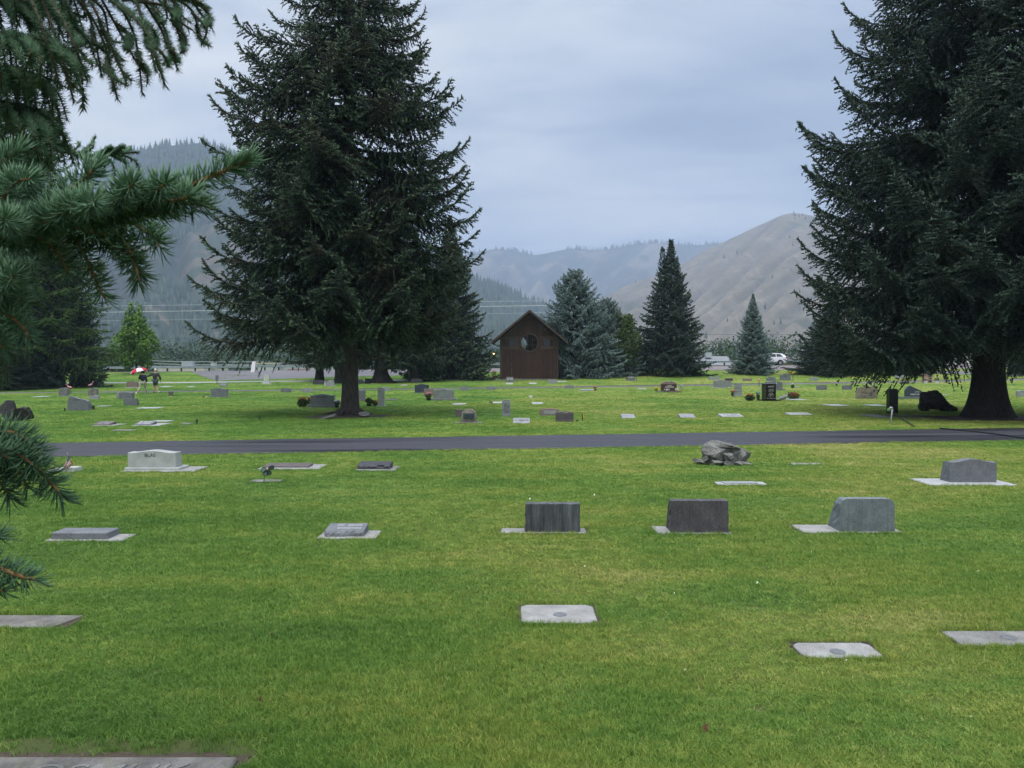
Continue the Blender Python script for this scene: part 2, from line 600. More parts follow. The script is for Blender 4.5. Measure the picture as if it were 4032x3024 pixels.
def lettering(key, parent, x, y, z, h, mat, sx=1.0, name="inscription"):
    me = TX[key].copy()
    me.materials.clear(); me.materials.append(mat)
    return link(name, me, parent, (x, y, z), (0, 0, 0), (h * sx, 0.35 * h, h))


def carved_lines(parent, x0, x1, z0, z1, rows, y, mat, seed=0, name="inscription", fill=0.75):
    """Rows of small unreadable letters, as the photograph shows them."""
    r = random.Random(seed)
    mb = MB()
    rh = (z1 - z0) / rows
    for i in range(rows):
        w = (x1 - x0) * r.uniform(0.6, 1.0)
        x = (x0 + x1) / 2 - w / 2
        e = x + w
        zc = z1 - (i + 0.5) * rh
        while x < e:
            lw = rh * r.uniform(0.25, 0.5)
            if r.random() < fill:
                hh = rh * r.uniform(0.22, 0.34)
                mb.box(x, x + lw, y - 0.003, y + 0.01, zc - hh, zc + hh)
            x += lw + rh * 0.14
    if not mb.v: return None
    o = mb.build(name, mat, parent)
    o["kind"] = "stuff"
    return o


def skin_meshes(specs):
    """specs: key -> (verts, edges, radii, subdiv)."""
    tmp = {}
    for k, (vs, es, rs, sub) in specs.items():
        me = bpy.data.meshes.new(k); me.from_pydata(vs, es, []); me.update()
        o = bpy.data.objects.new(k, me); COL.objects.link(o)
        o.modifiers.new("s", "SKIN")
        for i, d in enumerate(me.skin_vertices[0].data):
            r = rs[i]
            d.radius = (r, r) if isinstance(r, (int, float)) else r
            d.use_root = (i == 0)
        u = o.modifiers.new("u", "SUBSURF"); u.levels = sub; u.render_levels = sub
        tmp[k] = o
    dg = bpy.context.evaluated_depsgraph_get()
    out = {}
    for k, o in tmp.items():
        me = bpy.data.meshes.new_from_object(o.evaluated_get(dg))
        me.polygons.foreach_set("use_smooth", [True] * len(me.polygons))
        out[k] = me
    for o in tmp.values():
        d = o.data
        bpy.data.objects.remove(o); bpy.data.meshes.remove(d)
    return out


# people, seen from behind, walking away; X right, Y away from the camera, Z up
woman_v = [(0, 0, .92), (0, 0, 1.12), (0, 0.02, 1.33), (0, .04, 1.44), (0, .06, 1.53), (0, .07, 1.60),
           (-.17, .03, 1.36), (-.27, .08, 1.12), (-.24, .26, 1.20),      # left arm bent forward, holding the umbrella
           (.17, .03, 1.36), (.24, -.02, 1.10), (.24, .04, .86),
           (-.09, 0, .86), (-.18, -.06, .48), (-.33, -.30, .16), (-.40, -.30, .07),
           (.09, 0, .86), (.15, .14, .47), (.24, .14, .08), (.20, .28, .04)]
woman_e = [(0, 1), (1, 2), (2, 3), (3, 4), (4, 5), (2, 6), (6, 7), (7, 8), (2, 9), (9, 10), (10, 11), (0, 12), (12, 13), (13, 14), (14, 15), (0, 16), (16, 17), (17, 18), (18, 19)]
woman_r = [.13, .12, .13, .055, .085, .09, .06, .045, .035, .06, .045, .035, .09, .065, .04, .035, .09, .065, .04, .035]
man_v = [(0, 0, .96), (0, 0, 1.2), (0, .03, 1.46), (0, .05, 1.57), (-.01, .07, 1.68), (-.01, .08, 1.76),
         (-.20, .03, 1.46), (-.42, .05, 1.33), (-.66, .06, 1.27),       # left arm out to the companion's back
         (.21, .03, 1.45), (.36, -.05, 1.20), (.38, .02, .97),
         (-.10, 0, .92), (-.08, .06, .50), (-.10, -.02, .08), (-.14, .14, .04),
         (.10, 0, .92), (.08, .02, .52), (.24, -.16, .10), (.30, -.03, .05)]
man_e = woman_e
man_r = [.15, .145, .155, .06, .09, .095, .07, .05, .04, .07, .05, .04, .10, .065, .042, .04, .10, .065, .042, .04]


def seg(vs, ids, edges, radii, grow, extra=None):
    """Clothing: part of the body's skeleton again, a little thicker."""
    return [vs[i] for i in ids], edges, [radii[i] + grow for i in ids]


def hand_mesh():
    """A small relaxed hand: palm, four bent fingers and a thumb leaving its side."""
    vs = [(0, 0, 0), (0, 0, -.05), (0, 0, -.085)]; es = [(0, 1), (1, 2)]; rs = [.025, .03, .028]
    for i, (x, l) in enumerate(((-.03, .06), (-.01, .072), (.01, .068), (.03, .052))):
        b = len(vs)
        vs += [(x, .0, -.095), (x, .01, -.095 - l * .55), (x, .03, -.095 - l)]
        es += [(2, b), (b, b + 1), (b + 1, b + 2)]; rs += [.009, .0085, .007]
    b = len(vs)
    vs += [(.035, .01, -.035), (.055, .025, -.07)]
    es += [(0, b), (b, b + 1)]; rs += [.012, .009]
    return vs, es, rs, 1


jk = lambda vs, rs, g: ([vs[i] for i in (0, 1, 2, 6, 7, 8, 9, 10, 11)],
                        [(0, 1), (1, 2), (2, 3), (3, 4), (4, 5), (2, 6), (6, 7), (7, 8)],
                        [(rs[i] + g) for i in (0, 1, 2, 6, 7, 8, 9, 10, 11)], 2)
lerp = lambda a, b, t: tuple(a[i] + (b[i] - a[i]) * t for i in range(3))
wt = ([woman_v[0], woman_v[12], woman_v[13], lerp(woman_v[13], woman_v[14], .75), woman_v[16], woman_v[17], lerp(woman_v[17], woman_v[18], .8)],
      [(0, 1), (1, 2), (2, 3), (0, 4), (4, 5), (5, 6)], [.15, .115, .09, .075, .115, .09, .08], 2)
ms_ = ([man_v[0], man_v[12], lerp(man_v[12], man_v[13], .9), man_v[16], lerp(man_v[16], man_v[17], .9)],
       [(0, 1), (1, 2), (0, 3), (3, 4)], [.165, .125, .10, .125, .10], 2)
foot = ([(0, -.09, .05), (0, .02, .05), (0, .15, .035)], [(0, 1), (1, 2)], [.045, .05, .04], 2)
BODY = skin_meshes({
    "woman": (woman_v, woman_e, woman_r, 2), "man": (man_v, man_e, man_r, 2),
    "woman_jacket": jk(woman_v, woman_r, .035), "man_jacket": jk(man_v, man_r, .035),
    "woman_trousers": wt, "man_shorts": ms_, "shoe": foot, "hand": hand_mesh(),
    "goose": ([(0, 0, .22), (.16, 0, .26), (-.2, 0, .14), (-.34, 0, .06), (.24, 0, .36), (.27, 0, .47), (.33, 0, .50), (.41, 0, .49)],
              [(0, 1), (0, 2), (2, 3), (1, 4), (4, 5), (5, 6), (6, 7)], [.13, .11, .10, .04, .05, .035, .045, .015], 2),
    "flamingo": ([(0, 0, 0), (-.14, 0, .04), (.2, 0, -.03), (.3, 0, -.07), (-.22, 0, .16), (-.27, 0, .27), (-.33, 0, .33), (-.40, 0, .30), (-.43, 0, .24)],
                 [(0, 1), (0, 2), (2, 3), (1, 4), (4, 5), (5, 6), (6, 7), (7, 8)], [.1, .075, .08, .02, .03, .024, .03, .035, .015], 2),
})

# ------------------------------------------------------------------ ground
FOOT = []      # footprints kept free of grass blades
THIN = []      # worn places with sparse grass


def terrain():
    xs = np.unique(np.concatenate([np.linspace(-70, 70, 71), np.linspace(-400, -70, 28), np.linspace(70, 400, 28), [-3500, -1800, -900, 900, 1800, 3500]]))
    ys = np.unique(np.concatenate([np.linspace(-30, 58, 23), np.linspace(58, 136, 53), np.linspace(136, 600, 24), [800, 1200, 2000, 3000, 4500, 5200]]))
    X, Y = np.meshgrid(xs, ys)
    Z = hgt(X, Y)
    nx, ny = len(xs), len(ys)
    V = np.stack([X, Y, Z], -1).reshape(-1, 3)
    i = np.arange(nx * ny).reshape(ny, nx)
    Q = np.stack([i[:-1, :-1], i[:-1, 1:], i[1:, 1:], i[1:, :-1]], -1).reshape(-1, 4)
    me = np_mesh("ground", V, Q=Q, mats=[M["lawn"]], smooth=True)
    tag(link("ground", me), kind="structure")


terrain()


def strip(name, near, far, mat, dz=0.02, nx=60, ny=2, thick=0.0, kind="structure", parent=None, wob=0.0, seed=1):
    """A draped band between two polylines given as lists of (X, Y)."""
    def samp(pl, t):
        pl = np.array(pl, float)
        d = np.concatenate([[0], np.cumsum(np.hypot(*np.diff(pl, axis=0).T))])
        return np.stack([np.interp(t * d[-1], d, pl[:, 0]), np.interp(t * d[-1], d, pl[:, 1])], -1)
    t = np.linspace(0, 1, nx)
    a, b = samp(near, t), samp(far, t)
    rg = np.random.default_rng(seed)
    if wob:
        a[:, 1] += rg.normal(0, wob, nx); b[:, 1] += rg.normal(0, wob, nx)
    s = np.linspace(0, 1, ny)[:, None, None]
    P = a[None] * (1 - s) + b[None] * s
    Z = hgt(P[..., 0], P[..., 1]) + dz
    V = np.concatenate([P, Z[..., None]], -1).reshape(-1, 3)
    i = np.arange(nx * ny).reshape(ny, nx)
    Q = np.stack([i[:-1, :-1], i[:-1, 1:], i[1:, 1:], i[1:, :-1]], -1).reshape(-1, 4)
    o = link(name, np_mesh(name, V, Q=Q, mats=[mat]), parent)
    if kind: o["kind"] = kind
    return o


def road_line(p0, p1, ext=30):
    """Line on the ground through two picture points, run on past the frame."""
    a = gnd(*p0); b = gnd(*p1)
    d = (b - a); d.z = 0; d.normalize()
    return [((a - d * ext).x, (a - d * ext).y), ((b + d * ext).x, (b + d * ext).y)]


rn = road_line((400, 1797), (3900, 1737))
rf = road_line((200, 1745), (4000, 1686))
strip("road", rn, rf, M["asphalt"], 0.012, 200, 3, wob=0.05)
strip("road_verge", [(x, y - 0.10) for x, y in rn], [(x, y + 0.03) for x, y in rn], M["soil"], 0.007, 300, 2, wob=0.05, seed=4)
rk = (rn[1][1] - rn[0][1]) / (rn[1][0] - rn[0][0])


def on_road(X, Y, m=0.0):
    yn = rn[0][1] + (X - rn[0][0]) * rk
    kf = (rf[1][1] - rf[0][1]) / (rf[1][0] - rf[0][0])
    yf = rf[0][1] + (X - rf[0][0]) * kf
    return (Y > yn - m) & (Y < yf + m)


# the narrow lane further back: pale road, then a dark strip painting the turf edge's shade
LANE = [(-62 + 4 * i, 0) for i in range(36)]
la, lb = gnd(0, 1549), gnd(4032, 1497)
lk = (lb.y - la.y) / (lb.x - la.x)
ln = [(-60, la.y + (-60 - la.x) * lk), (80, la.y + (80 - la.x) * lk)]
lf = [(x, y + 1.5) for x, y in ln]
strip("lane", ln, lf, M["asphalt_old"], 0.015, 120, 4, wob=0.03)
strip("lane_edge_shade", [(x, y - 0.0) for x, y in lf], [(x, y + 0.45) for x, y in lf], M["soil"], 0.03, 200, 3, wob=0.06, seed=6)


def on_lane(X, Y):
    yn = la.y + (X - la.x) * lk
    return (Y > yn - 0.1) & (Y < yn + 1.9)


# walkway and drive to the highway
wk = [gnd(-200, 1512), gnd(350, 1510), gnd(720, 1509), gnd(1000, 1505), gnd(1240, 1503), gnd(1500, 1501), gnd(1980, 1497)]
strip("walkway", [(p.x, p.y) for p in wk], [(p.x, p.y + 2.0) for p in wk], M["path"], 0.02, 90, 3)
dn = [gnd(850, 1500), gnd(930, 1496), gnd(1110, 1492), gnd(1340, 1484), gnd(1600, 1478)]
strip("drive", [(p.x, p.y) for p in dn], [(x, 103.0) for x in (-41.5, -38, -31, -22, -14)], M["asphalt_old"], 0.02, 60, 12)
dr = [gnd(3470, 1461), gnd(3700, 1470), gnd(4032, 1482), gnd(4300, 1488)]
df = [gnd(3500, 1455), gnd(3700, 1459), gnd(4032, 1470), gnd(4300, 1475)]
strip("drive", [(p.x, p.y) for p in dr], [(p.x, p.y) for p in df], M["asphalt_old"], 0.02, 40, 5)
strip("gravel_shoulder", [(-40, 100.5), (-20, 97.5), (0, 97), (30, 96), (60, 96), (130, 97)], [(x, 103.2) for x in (-40, -20, 0, 30, 60, 130)], M["gravel"], 0.018, 90, 8, wob=0.12)
strip("highway", [(-160, 103.2), (160, 103.2)], [(-160, 113.6), (160, 113.6)], M["asphalt_old"], 0.03, 60, 4)
strip("edge_line", [(-160, 104.0), (160, 104.0)], [(-160, 104.25), (160, 104.25)], M["paint_line"], 0.036, 60, 2)
strip("edge_line", [(-160, 112.2), (160, 112.2)], [(-160, 112.45), (160, 112.45)], M["paint_line"], 0.036, 60, 2)


def soil_patch(cx, cy, r, rx=1.0, seed=0, dz=0.012, name="bare_soil"):
    rg = random.Random(seed)
    n = 40
    V = [(cx, cy, h1(cx, cy) + dz)]
    ph = [rg.uniform(0, 6.28) for _ in range(4)]
    for k in range(n):
        a = 2 * PI * k / n
        rr = r * (0.8 + 0.16 * math.sin(2 * a + ph[0]) + 0.12 * math.sin(3 * a + ph[1]) + 0.08 * math.sin(7 * a + ph[2]) + rg.uniform(-.05, .05))
        x, y = cx + rr * rx * math.cos(a), cy + rr * math.sin(a)
        V.append((x, y, h1(x, y) + dz))
    me = np_mesh(name, V, T=[(0, 1 + k, 1 + (k + 1) % n) for k in range(n)], mats=[M["soil"]])
    tag(link(name, me), kind="structure")
    FOOT.append((cx - r * rx * .7, cx + r * rx * .7, cy - r * .7, cy + r * .7))


# ------------------------------------------------------------------ hills
def smooth_noise(rg, n, k):
    x = np.interp(np.linspace(0, k, n), np.arange(k + 1), rg.normal(0, 1, k + 1))
    return x


def value2(X, Y, seed):
    """Cheap smooth 2-D noise, about -1..1."""
    r = np.random.default_rng(seed)
    out = 0 * X
    for _ in range(7):
        a = r.uniform(0, 2 * PI); f = r.uniform(0.7, 1.5); p = r.uniform(0, 6.28)
        out = out + np.sin((X * math.cos(a) + Y * math.sin(a)) * f + p)
    return out / 3.2


def mat_hill(name, bare, brush, forest, thr, scale=1.0, gul=(0.004, 0.0016), diag=0.0):
    m, nt, b = new_mat(name, 1.0, 0.05)
    v = coords(nt, "World")
    a = noise(nt, 0.006 * scale, 6, 0.6, v, 0.4)
    f = noise(nt, 0.05 * scale, 4, 0.7, v)
    vg = coords(nt, "World", (0.011, 0.002, 0.003), (0, diag, 0))
    g = noise(nt, 1.6, 6, 0.6, vg, 0.3)
    c = ramp(nt, g, [(0.3, tuple(x * 0.78 for x in bare)), (0.5, bare), (0.68, tuple(min(1, x * 1.35) for x in bare))])
    k = ramp(nt, f, [(0.45, 0.0), (0.62, 0.75)])
    c = mix_col(nt, k, c, brush)
    s = math_node(nt, "ADD", math_node(nt, "MULTIPLY", a, 0.8), math_node(nt, "MULTIPLY", g, 0.25))
    k2 = ramp(nt, s, [(thr, 0.0), (thr + 0.05, 0.9)])
    c = mix_col(nt, k2, c, forest)
    # brush and darker soil follow the gullies, pale worn ground the spurs
    ga = N(nt, "ShaderNodeAttribute", attribute_name="gully").outputs["Fac"]
    gs = math_node(nt, "ADD", ga, math_node(nt, "MULTIPLY", f, 0.35))
    c = mix_col(nt, 1.0, c, ramp(nt, gs, [(0.15, (0.68, 0.72, 0.76)), (0.5, (0.92, 0.93, 0.95)), (0.95, (1.14, 1.1, 1.05))]), "MULTIPLY")
    L(nt, c, b.inputs["Base Color"])
    return m


def hill(name, ridge, D, foot, mat, seed, amp, gully=0.0, nu=260, nv=90, back=0.35, power=1.25, shear=0.0, gfreq=9.0):
    px = np.array([p[0] for p in ridge], float); py = np.array([p[1] for p in ridge], float)
    u = np.linspace(px[0], px[-1], nu)
    r = np.interp(u, px, py)
    # smooth the ridge a little, keep small bumps
    ker = np.hanning(9); ker /= ker.sum()
    rs = np.convolve(np.pad(r, 4, mode="edge"), ker, "valid")
    rg = np.random.default_rng(seed)
    rs = rs + smooth_noise(rg, nu, 60) * 2.2 + smooth_noise(rg, nu, 24) * 3.0
    v = np.concatenate([np.linspace(0, 1, nv), 1 + np.linspace(0.05, 1, 12) * back])
    U, Vv = np.meshgrid(u, v)
    Dn = foot + (D - foot) * Vv
    X = (U - 2016) / F * Dn
    Hr = CAM_H + (1440 - rs) / F * D
    Hr = np.broadcast_to(Hr, U.shape)
    base = -3.6
    prof = np.where(Vv <= 1, np.clip(Vv, 0, 1) ** power, 1 - 0.75 * (Vv - 1) / back)
    Z = base + (Hr - base) * prof
    ss = np.sin(np.clip(Vv, 0, 1) * PI)
    gu = U / 4032 * gfreq + Vv * shear
    g1 = np.abs(np.sin(gu * PI + value2(U / 260, Vv * 4, seed) * 1.5))
    g2 = np.abs(np.sin(gu * PI * 2.7 + value2(U / 110, Vv * 7, seed + 1) * 1.6))
    Z = Z + ss * (-(1 - g1) * gully - (1 - g2) * gully * 0.4 + value2(U / 110, Vv * 9, seed + 2) * amp + value2(U / 40, Vv * 24, seed + 3) * amp * 0.35)
    P = np.stack([X, Dn, Z], -1)
    n_v, n_u = U.shape
    i = np.arange(n_v * n_u).reshape(n_v, n_u)
    Q = np.stack([i[:-1, :-1], i[:-1, 1:], i[1:, 1:], i[1:, :-1]], -1).reshape(-1, 4)
    me = np_mesh(name, P.reshape(-1, 3), Q=Q, mats=[mat], smooth=True, attr={"gully": np.clip(g1 * 0.65 + g2 * 0.35, 0, 1).ravel()})
    tag(link(name, me), kind="structure")
    return P, U, Vv


M["hill_wooded"] = mat_hill("hill_wooded", (0.105, 0.083, 0.07), (0.06, 0.065, 0.045), (0.03, 0.045, 0.035), 0.44, 1.6)
M["hill_far"] = mat_hill("hill_far", (0.14, 0.115, 0.095), (0.075, 0.075, 0.06), (0.03, 0.042, 0.038), 0.47, 0.8, diag=0.5)
M["hill_bare"] = mat_hill("hill_bare", (0.150, 0.128, 0.108), (0.10, 0.095, 0.075), (0.07, 0.07, 0.055), 0.6, 1.0, diag=0.7)

HL = [(-900, 420), (-300, 560), (100, 700), (300, 700), (420, 650), (480, 632), (560, 592), (650, 578), (800, 570), (1000, 640), (1300, 800), (1600, 960),
      (1850, 1085), (1950, 1128), (2060, 1168), (2160, 1208), (2300, 1290), (2420, 1360), (2520, 1425)]
HC = [(700, 1150), (1400, 1060), (1700, 1020), (1850, 1003), (1920, 985), (1970, 982), (2040, 998), (2100, 1006), (2170, 992), (2260, 976), (2330, 982), (2420, 975), (2500, 963),
      (2600, 958), (2700, 962), (2820, 968), (2950, 975), (3200, 1000), (3600, 1060)]
HR = [(1850, 1370), (2000, 1310), (2120, 1265), (2230, 1222), (2345, 1178), (2426, 1144), (2528, 1103), (2664, 1046), (2731, 1012), (2799, 975), (2867, 945), (2950, 908), (3030, 872), (3090, 845), (3130, 843), (3200, 852), (3280, 862),
      (3400, 850), (3600, 800), (3900, 720), (4300, 620), (4900, 560)]
PL, UL, VL = hill("wooded_hill", HL, 1900, 760, M["hill_wooded"], 3, 11, 45, gfreq=10)
PC, UC, VC = hill("far_ridge", HC, 4300, 2300, M["hill_far"], 11, 26, 130, shear=-2.2, gfreq=22)
PR, UR, VR = hill("bare_hill", HR, 2300, 900, M["hill_bare"], 21, 9, 24, shear=-5.5, gfreq=24, power=1.1)


def conifer_scatter(name, P, U, Vv, n, hmin, hmax, seed, mat, keep=None, vmax=1.0, ridge=0):
    rg = np.random.default_rng(seed)
    nv, nu = U.shape
    jv = int((Vv[:, 0] <= 1.0).sum()) - 1
    a = rg.uniform(0, nu - 1.01, n); b = rg.uniform(0.02, 1, n) ** 0.9 * (jv - 0.02) * vmax
    if ridge:
        b[:ridge] = jv - rg.uniform(0, 1.2, ridge)
        kk = 70
        c0 = rg.uniform(0, nu - 2, kk)
        a[:ridge] = np.clip(c0[rg.integers(0, kk, ridge)] + rg.normal(0, 2.5, ridge), 0, nu - 1.01)
    i, j = b.astype(int), a.astype(int)
    fb, fa = (b - i)[:, None], (a - j)[:, None]
    i = np.clip(i, 0, nv - 2)
    p = (P[i, j] * (1 - fa) + P[i, j + 1] * fa) * (1 - fb) + (P[i + 1, j] * (1 - fa) + P[i + 1, j + 1] * fa) * fb
    if keep is not None:
        k = keep(p, b / jv, a / nu * (U[0, -1] - U[0, 0]) + U[0, 0], rg)
        if ridge: k[:ridge] = True
        p = p[k]
    m = len(p)
    h = rg.uniform(hmin, hmax, m); r = h * rg.uniform(0.14, 0.22, m)
    ang = np.arange(5) / 5 * 2 * PI
    ph = rg.uniform(0, 6.28, m)
    ring = np.stack([np.cos(ang[None] + ph[:, None]), np.sin(ang[None] + ph[:, None]), 0 * ang[None] + 0 * ph[:, None]], -1)
    V = np.zeros((m, 11, 3))
    V[:, :5] = p[:, None] + ring * r[:, None, None] + np.array([0, 0, 1]) * (h * 0.08)[:, None, None]
    V[:, 5:10] = p[:, None] + ring * (r * 0.55)[:, None, None] + np.array([0, 0, 1]) * (h * 0.5)[:, None, None]
    V[:, 10] = p + np.array([0, 0, 1]) * h[:, None]
    o = (np.arange(m) * 11)[:, None, None]
    tri = np.array([(k, (k + 1) % 5, 5 + k) for k in range(5)] + [((k + 1) % 5, 5 + (k + 1) % 5, 5 + k) for k in range(5)] + [(5 + k, 5 + (k + 1) % 5, 10) for k in range(5)])
    T = (o + tri[None]).reshape(-1, 3)
    tint = np.repeat(rg.uniform(0, 1, m), 11)
    me = np_mesh(name, V.reshape(-1, 3), T=T, mats=[mat], attr={"tint": tint})
    tag(link(name, me), kind="stuff")


def keep_left(p, v, u, rg):
    d = value2(p[:, 0] / 130, p[:, 2] / 80, 5) + value2(p[:, 0] / 42, p[:, 2] / 40, 6) * 0.5
    scree = (np.abs(u - (520 + 90 * np.sin(v * 9))) < 60) & (v < 0.62)
    top = v > 0.8
    k = d > np.where(top & (u < 640), 0.5, -0.55)
    return k & ~(scree & (rg.random(len(p)) < 0.93))


M["conifer_far"] = mat_needles("conifer_far", (0.018, 0.03, 0.022), (0.03, 0.05, 0.035), (0.05, 0.075, 0.045))
conifer_scatter("wooded_slope", PL, UL, VL, 17000, 12, 24, 31, M["conifer_far"], keep_left, ridge=330)
conifer_scatter("distant_conifers", PC, UC, VC, 2600, 16, 30, 32, M["conifer_far"],
                lambda p, v, u, rg: value2(p[:, 0] / 260, p[:, 1] / 500, 8) > 0.35, ridge=620)


def keep_right(p, v, u, rg):
    return (rg.random(len(p)) < 0.02) | ((v > 0.93) & (np.abs(u - 3190) < 90) & (rg.random(len(p)) < 0.95))


conifer_scatter("hillside_conifers", PR, UR, VR, 4200, 8, 15, 33, M["conifer_far"], keep_right)

# ------------------------------------------------------------------ air
M_haze = bpy.data.materials.new("haze")
M_haze.use_nodes = True
hn = M_haze.node_tree
hn.nodes.clear()
pv = N(hn, "ShaderNodeVolumePrincipled")
pv.inputs["Color"].default_value = (0.60, 0.73, 0.96, 1)
pv.inputs["Density"].default_value = 0.00023
pv.inputs["Anisotropy"].default_value = 0.1
ho = N(hn, "ShaderNodeOutputMaterial")
L(hn, pv.outputs[0], ho.inputs["Volume"])
hz = MB().box(-3600, 3600, -60, 5300, -5.2, 760).build("haze", M_haze)
hz["kind"] = "stuff"

# ------------------------------------------------------------------ conifers
def spikes(P, Dv, Ln, R, rg, tint, sides=3):
    """Many slim open pyramids: base P, direction Dv, length Ln, half width R."""
    n = len(P)
    ref = rg.normal(0, 1, (n, 3))
    a = np.cross(Dv, ref); a /= np.linalg.norm(a, axis=1, keepdims=True) + 1e-9
    b = np.cross(Dv, a)
    V = np.zeros((n, sides + 1, 3), np.float32)
    for k in range(sides):
        t = 2 * PI * k / sides
        V[:, k] = P + (a * math.cos(t) + b * math.sin(t)) * R[:, None]
    V[:, sides] = P + Dv * Ln[:, None]
    o = (np.arange(n) * (sides + 1))[:, None, None]
    tri = np.array([(k, (k + 1) % sides, sides) for k in range(sides)])
    T = (o + tri[None]).reshape(-1, 3)
    return V.reshape(-1, 3), T, np.repeat(tint, sides + 1)


def norm(a):
    return a / (np.linalg.norm(a, axis=-1, keepdims=True) + 1e-9)


def spruce_crown(seed, prof, z0, z1, nb, sec_sp=0.28, twig_sp=0.085, twig=0.17, tw=0.028, e0=(0.15, 0.75), e1=(0.35, 0.9), hang=0.5,
                 sag=0.25, lean=(0, 0), power=1.0, inner=0.22, maxsec=1.25, limb_r=0.05, limbs=None, hanger=0.35, rnd_len=(0.8, 1.08), tip_pow=2.0):
    """One spruce crown: limbs, side shoots, hanging twigs. prof(z, azimuth) gives the reach of a limb.
    Returns limb quads and twig pyramids."""
    rg = np.random.default_rng(seed)
    q = (np.arange(nb) + rg.uniform(0, 1, nb)) / nb
    zb = z0 + (z1 - z0) * (1 - (1 - q) ** power)
    az = (np.arange(nb) * 2.39996 + rg.normal(0, 0.35, nb)) % (2 * PI)
    Lb = np.array([prof(z, a) for z, a in zip(zb, az)]) * rg.uniform(*rnd_len, nb)
    Lb = np.maximum(Lb, 0.25)
    hf = (zb - z0) / max(z1 - z0, 1e-6)
    a0 = e0[0] * (1 - hf) + e0[1] * hf - sag * (1 - hf) * rg.uniform(0.5, 1.2, nb)   # start elevation
    a1 = e1[0] * (1 - hf) + e1[1] * hf + rg.normal(0, 0.12, nb)                       # tip elevation
    if limbs is not None:
        zb, az, Lb, hf, a0, a1 = [np.array(x, float) for x in limbs]
    K = 14
    s = np.linspace(0, 1, K + 1)
    el = a0[:, None] * (1 - s) + a1[:, None] * s ** tip_pow - 0.25 * np.sin(s * PI)[None] * (1 - hf)[:, None]
    azs_ = az[:, None] + rg.normal(0, 0.12, (nb, 1)) * s[None] + 0.05 * np.sin(s * 7)[None] * rg.normal(0, 1, (nb, 1))
    dirs = np.stack([np.cos(el) * np.cos(azs_), np.cos(el) * np.sin(azs_), np.sin(el)], -1)
    step = dirs[:, 1:] * (Lb / K)[:, None, None]
    P = np.zeros((nb, K + 1, 3))
    P[:, 0, 2] = zb
    P[:, 0, 0] = lean[0] * zb; P[:, 0, 1] = lean[1] * zb
    P[:, 1:] = P[:, :1] + np.cumsum(step, 1)
    # limbs as three sided tapering tubes
    r = limb_r * (Lb[:, None] / 5 + 0.3) * (1 - 0.85 * s[None])
    side = norm(np.cross(dirs, np.array([0, 0, 1.0])))
    upv = np.cross(side, dirs)
    ring = [P + (side * math.cos(t) + upv * math.sin(t)) * r[..., None] for t in (0.5, 2.6, 4.7)]
    RV = np.stack(ring, 2)       # nb,K+1,3,3
    idx = np.arange(nb * (K + 1) * 3).reshape(nb, K + 1, 3)
    Qs = []
    for k in range(3):
        k2 = (k + 1) % 3
        Qs.append(np.stack([idx[:, :-1, k], idx[:, :-1, k2], idx[:, 1:, k2], idx[:, 1:, k]], -1).reshape(-1, 4))
    LV, LQ = RV.reshape(-1, 3), np.concatenate(Qs)
    # side shoots
    B = []; 
    ns = np.maximum(3, (Lb * (1 - inner) / sec_sp * 2).astype(int))
    bi = np.repeat(np.arange(nb), ns)
    off = np.concatenate([np.arange(k) for k in ns])
    t = inner + (1 - inner) * (off + rg.uniform(0, 1, len(off))) / np.repeat(ns, ns)
    t = np.clip(t, 0, 0.995)
    sd = np.where(off % 2 == 0, 1.0, -1.0)
    fi = t * K; i0 = fi.astype(int); fr = (fi - i0)[:, None]
    Ps = P[bi, i0] * (1 - fr) + P[bi, i0 + 1] * fr
    Ds = dirs[bi, i0]
    hz_ = norm(np.cross(Ds, np.array([0, 0, 1.0])))
    rem = Lb[bi] * (1 - t)
    Ls = np.minimum(0.16 + 0.5 * rem, maxsec * (0.55 + 0.09 * Lb[bi])) * rg.uniform(0.6, 1.15, len(t))
    ang = rg.uniform(0.75, 1.15, len(t))
    Dsec = Ds * np.cos(ang)[:, None] + hz_ * (sd * np.sin(ang))[:, None]
    Dsec[:, 2] += rg.normal(-0.10, 0.22, len(t))
    Dsec = norm(Dsec)
    # twigs on the side shoots
    nt_ = np.maximum(2, (Ls / twig_sp).astype(int))
    si = np.repeat(np.arange(len(Ls)), nt_)
    o2 = np.concatenate([np.arange(k) for k in nt_])
    tt = (o2 + rg.uniform(0, 1, len(o2))) / np.repeat(nt_, nt_)
    droop = (tt * Ls[si]) ** 2 * 0.22
    Pt = Ps[si] + Dsec[si] * (tt * Ls[si])[:, None]
    Pt[:, 2] -= droop
    rnd = rg.normal(0, 1, (len(si), 3)); rnd[:, 2] *= 0.6
    Dt = Dsec[si] * 0.75 + norm(rnd) * 0.75
    hg = rg.random(len(si)) < hang * (0.35 + 0.65 * (1 - hf[bi[si]])) * np.clip(1.5 - 1.5 * t[si], 0, 1)
    Dt[:, 2] += np.where(hg, -1.5, 0.18)
    Dt = norm(Dt)
    Lt = twig * rg.uniform(0.6, 1.3, len(si)) * np.where(hg, 1.45, 1.0)
    # pendulous branchlets hanging from the side shoots
    nh = int(len(Ls) * hanger * 4)
    hi = rg.integers(0, len(Ls), nh)
    hi = hi[(t[hi] < 0.55 + 0.3 * rg.random(nh))]; nh = len(hi)
    th = rg.uniform(0, 0.95, nh)
    Ph = Ps[hi] + Dsec[hi] * (th * Ls[hi])[:, None]
    Dh = norm(Dsec[hi] * 0.35 + np.array([0, 0, -1.0]) + rg.normal(0, 0.25, (nh, 3)))
    Lh = (0.12 + 0.28 * rg.random(nh) * (1 - t[hi] * 0.6)) * (1 - 0.6 * hf[bi[hi]]) * (twig / 0.15) ** 0.5
    mh = np.maximum(2, (Lh / twig_sp * 1.1).astype(int))
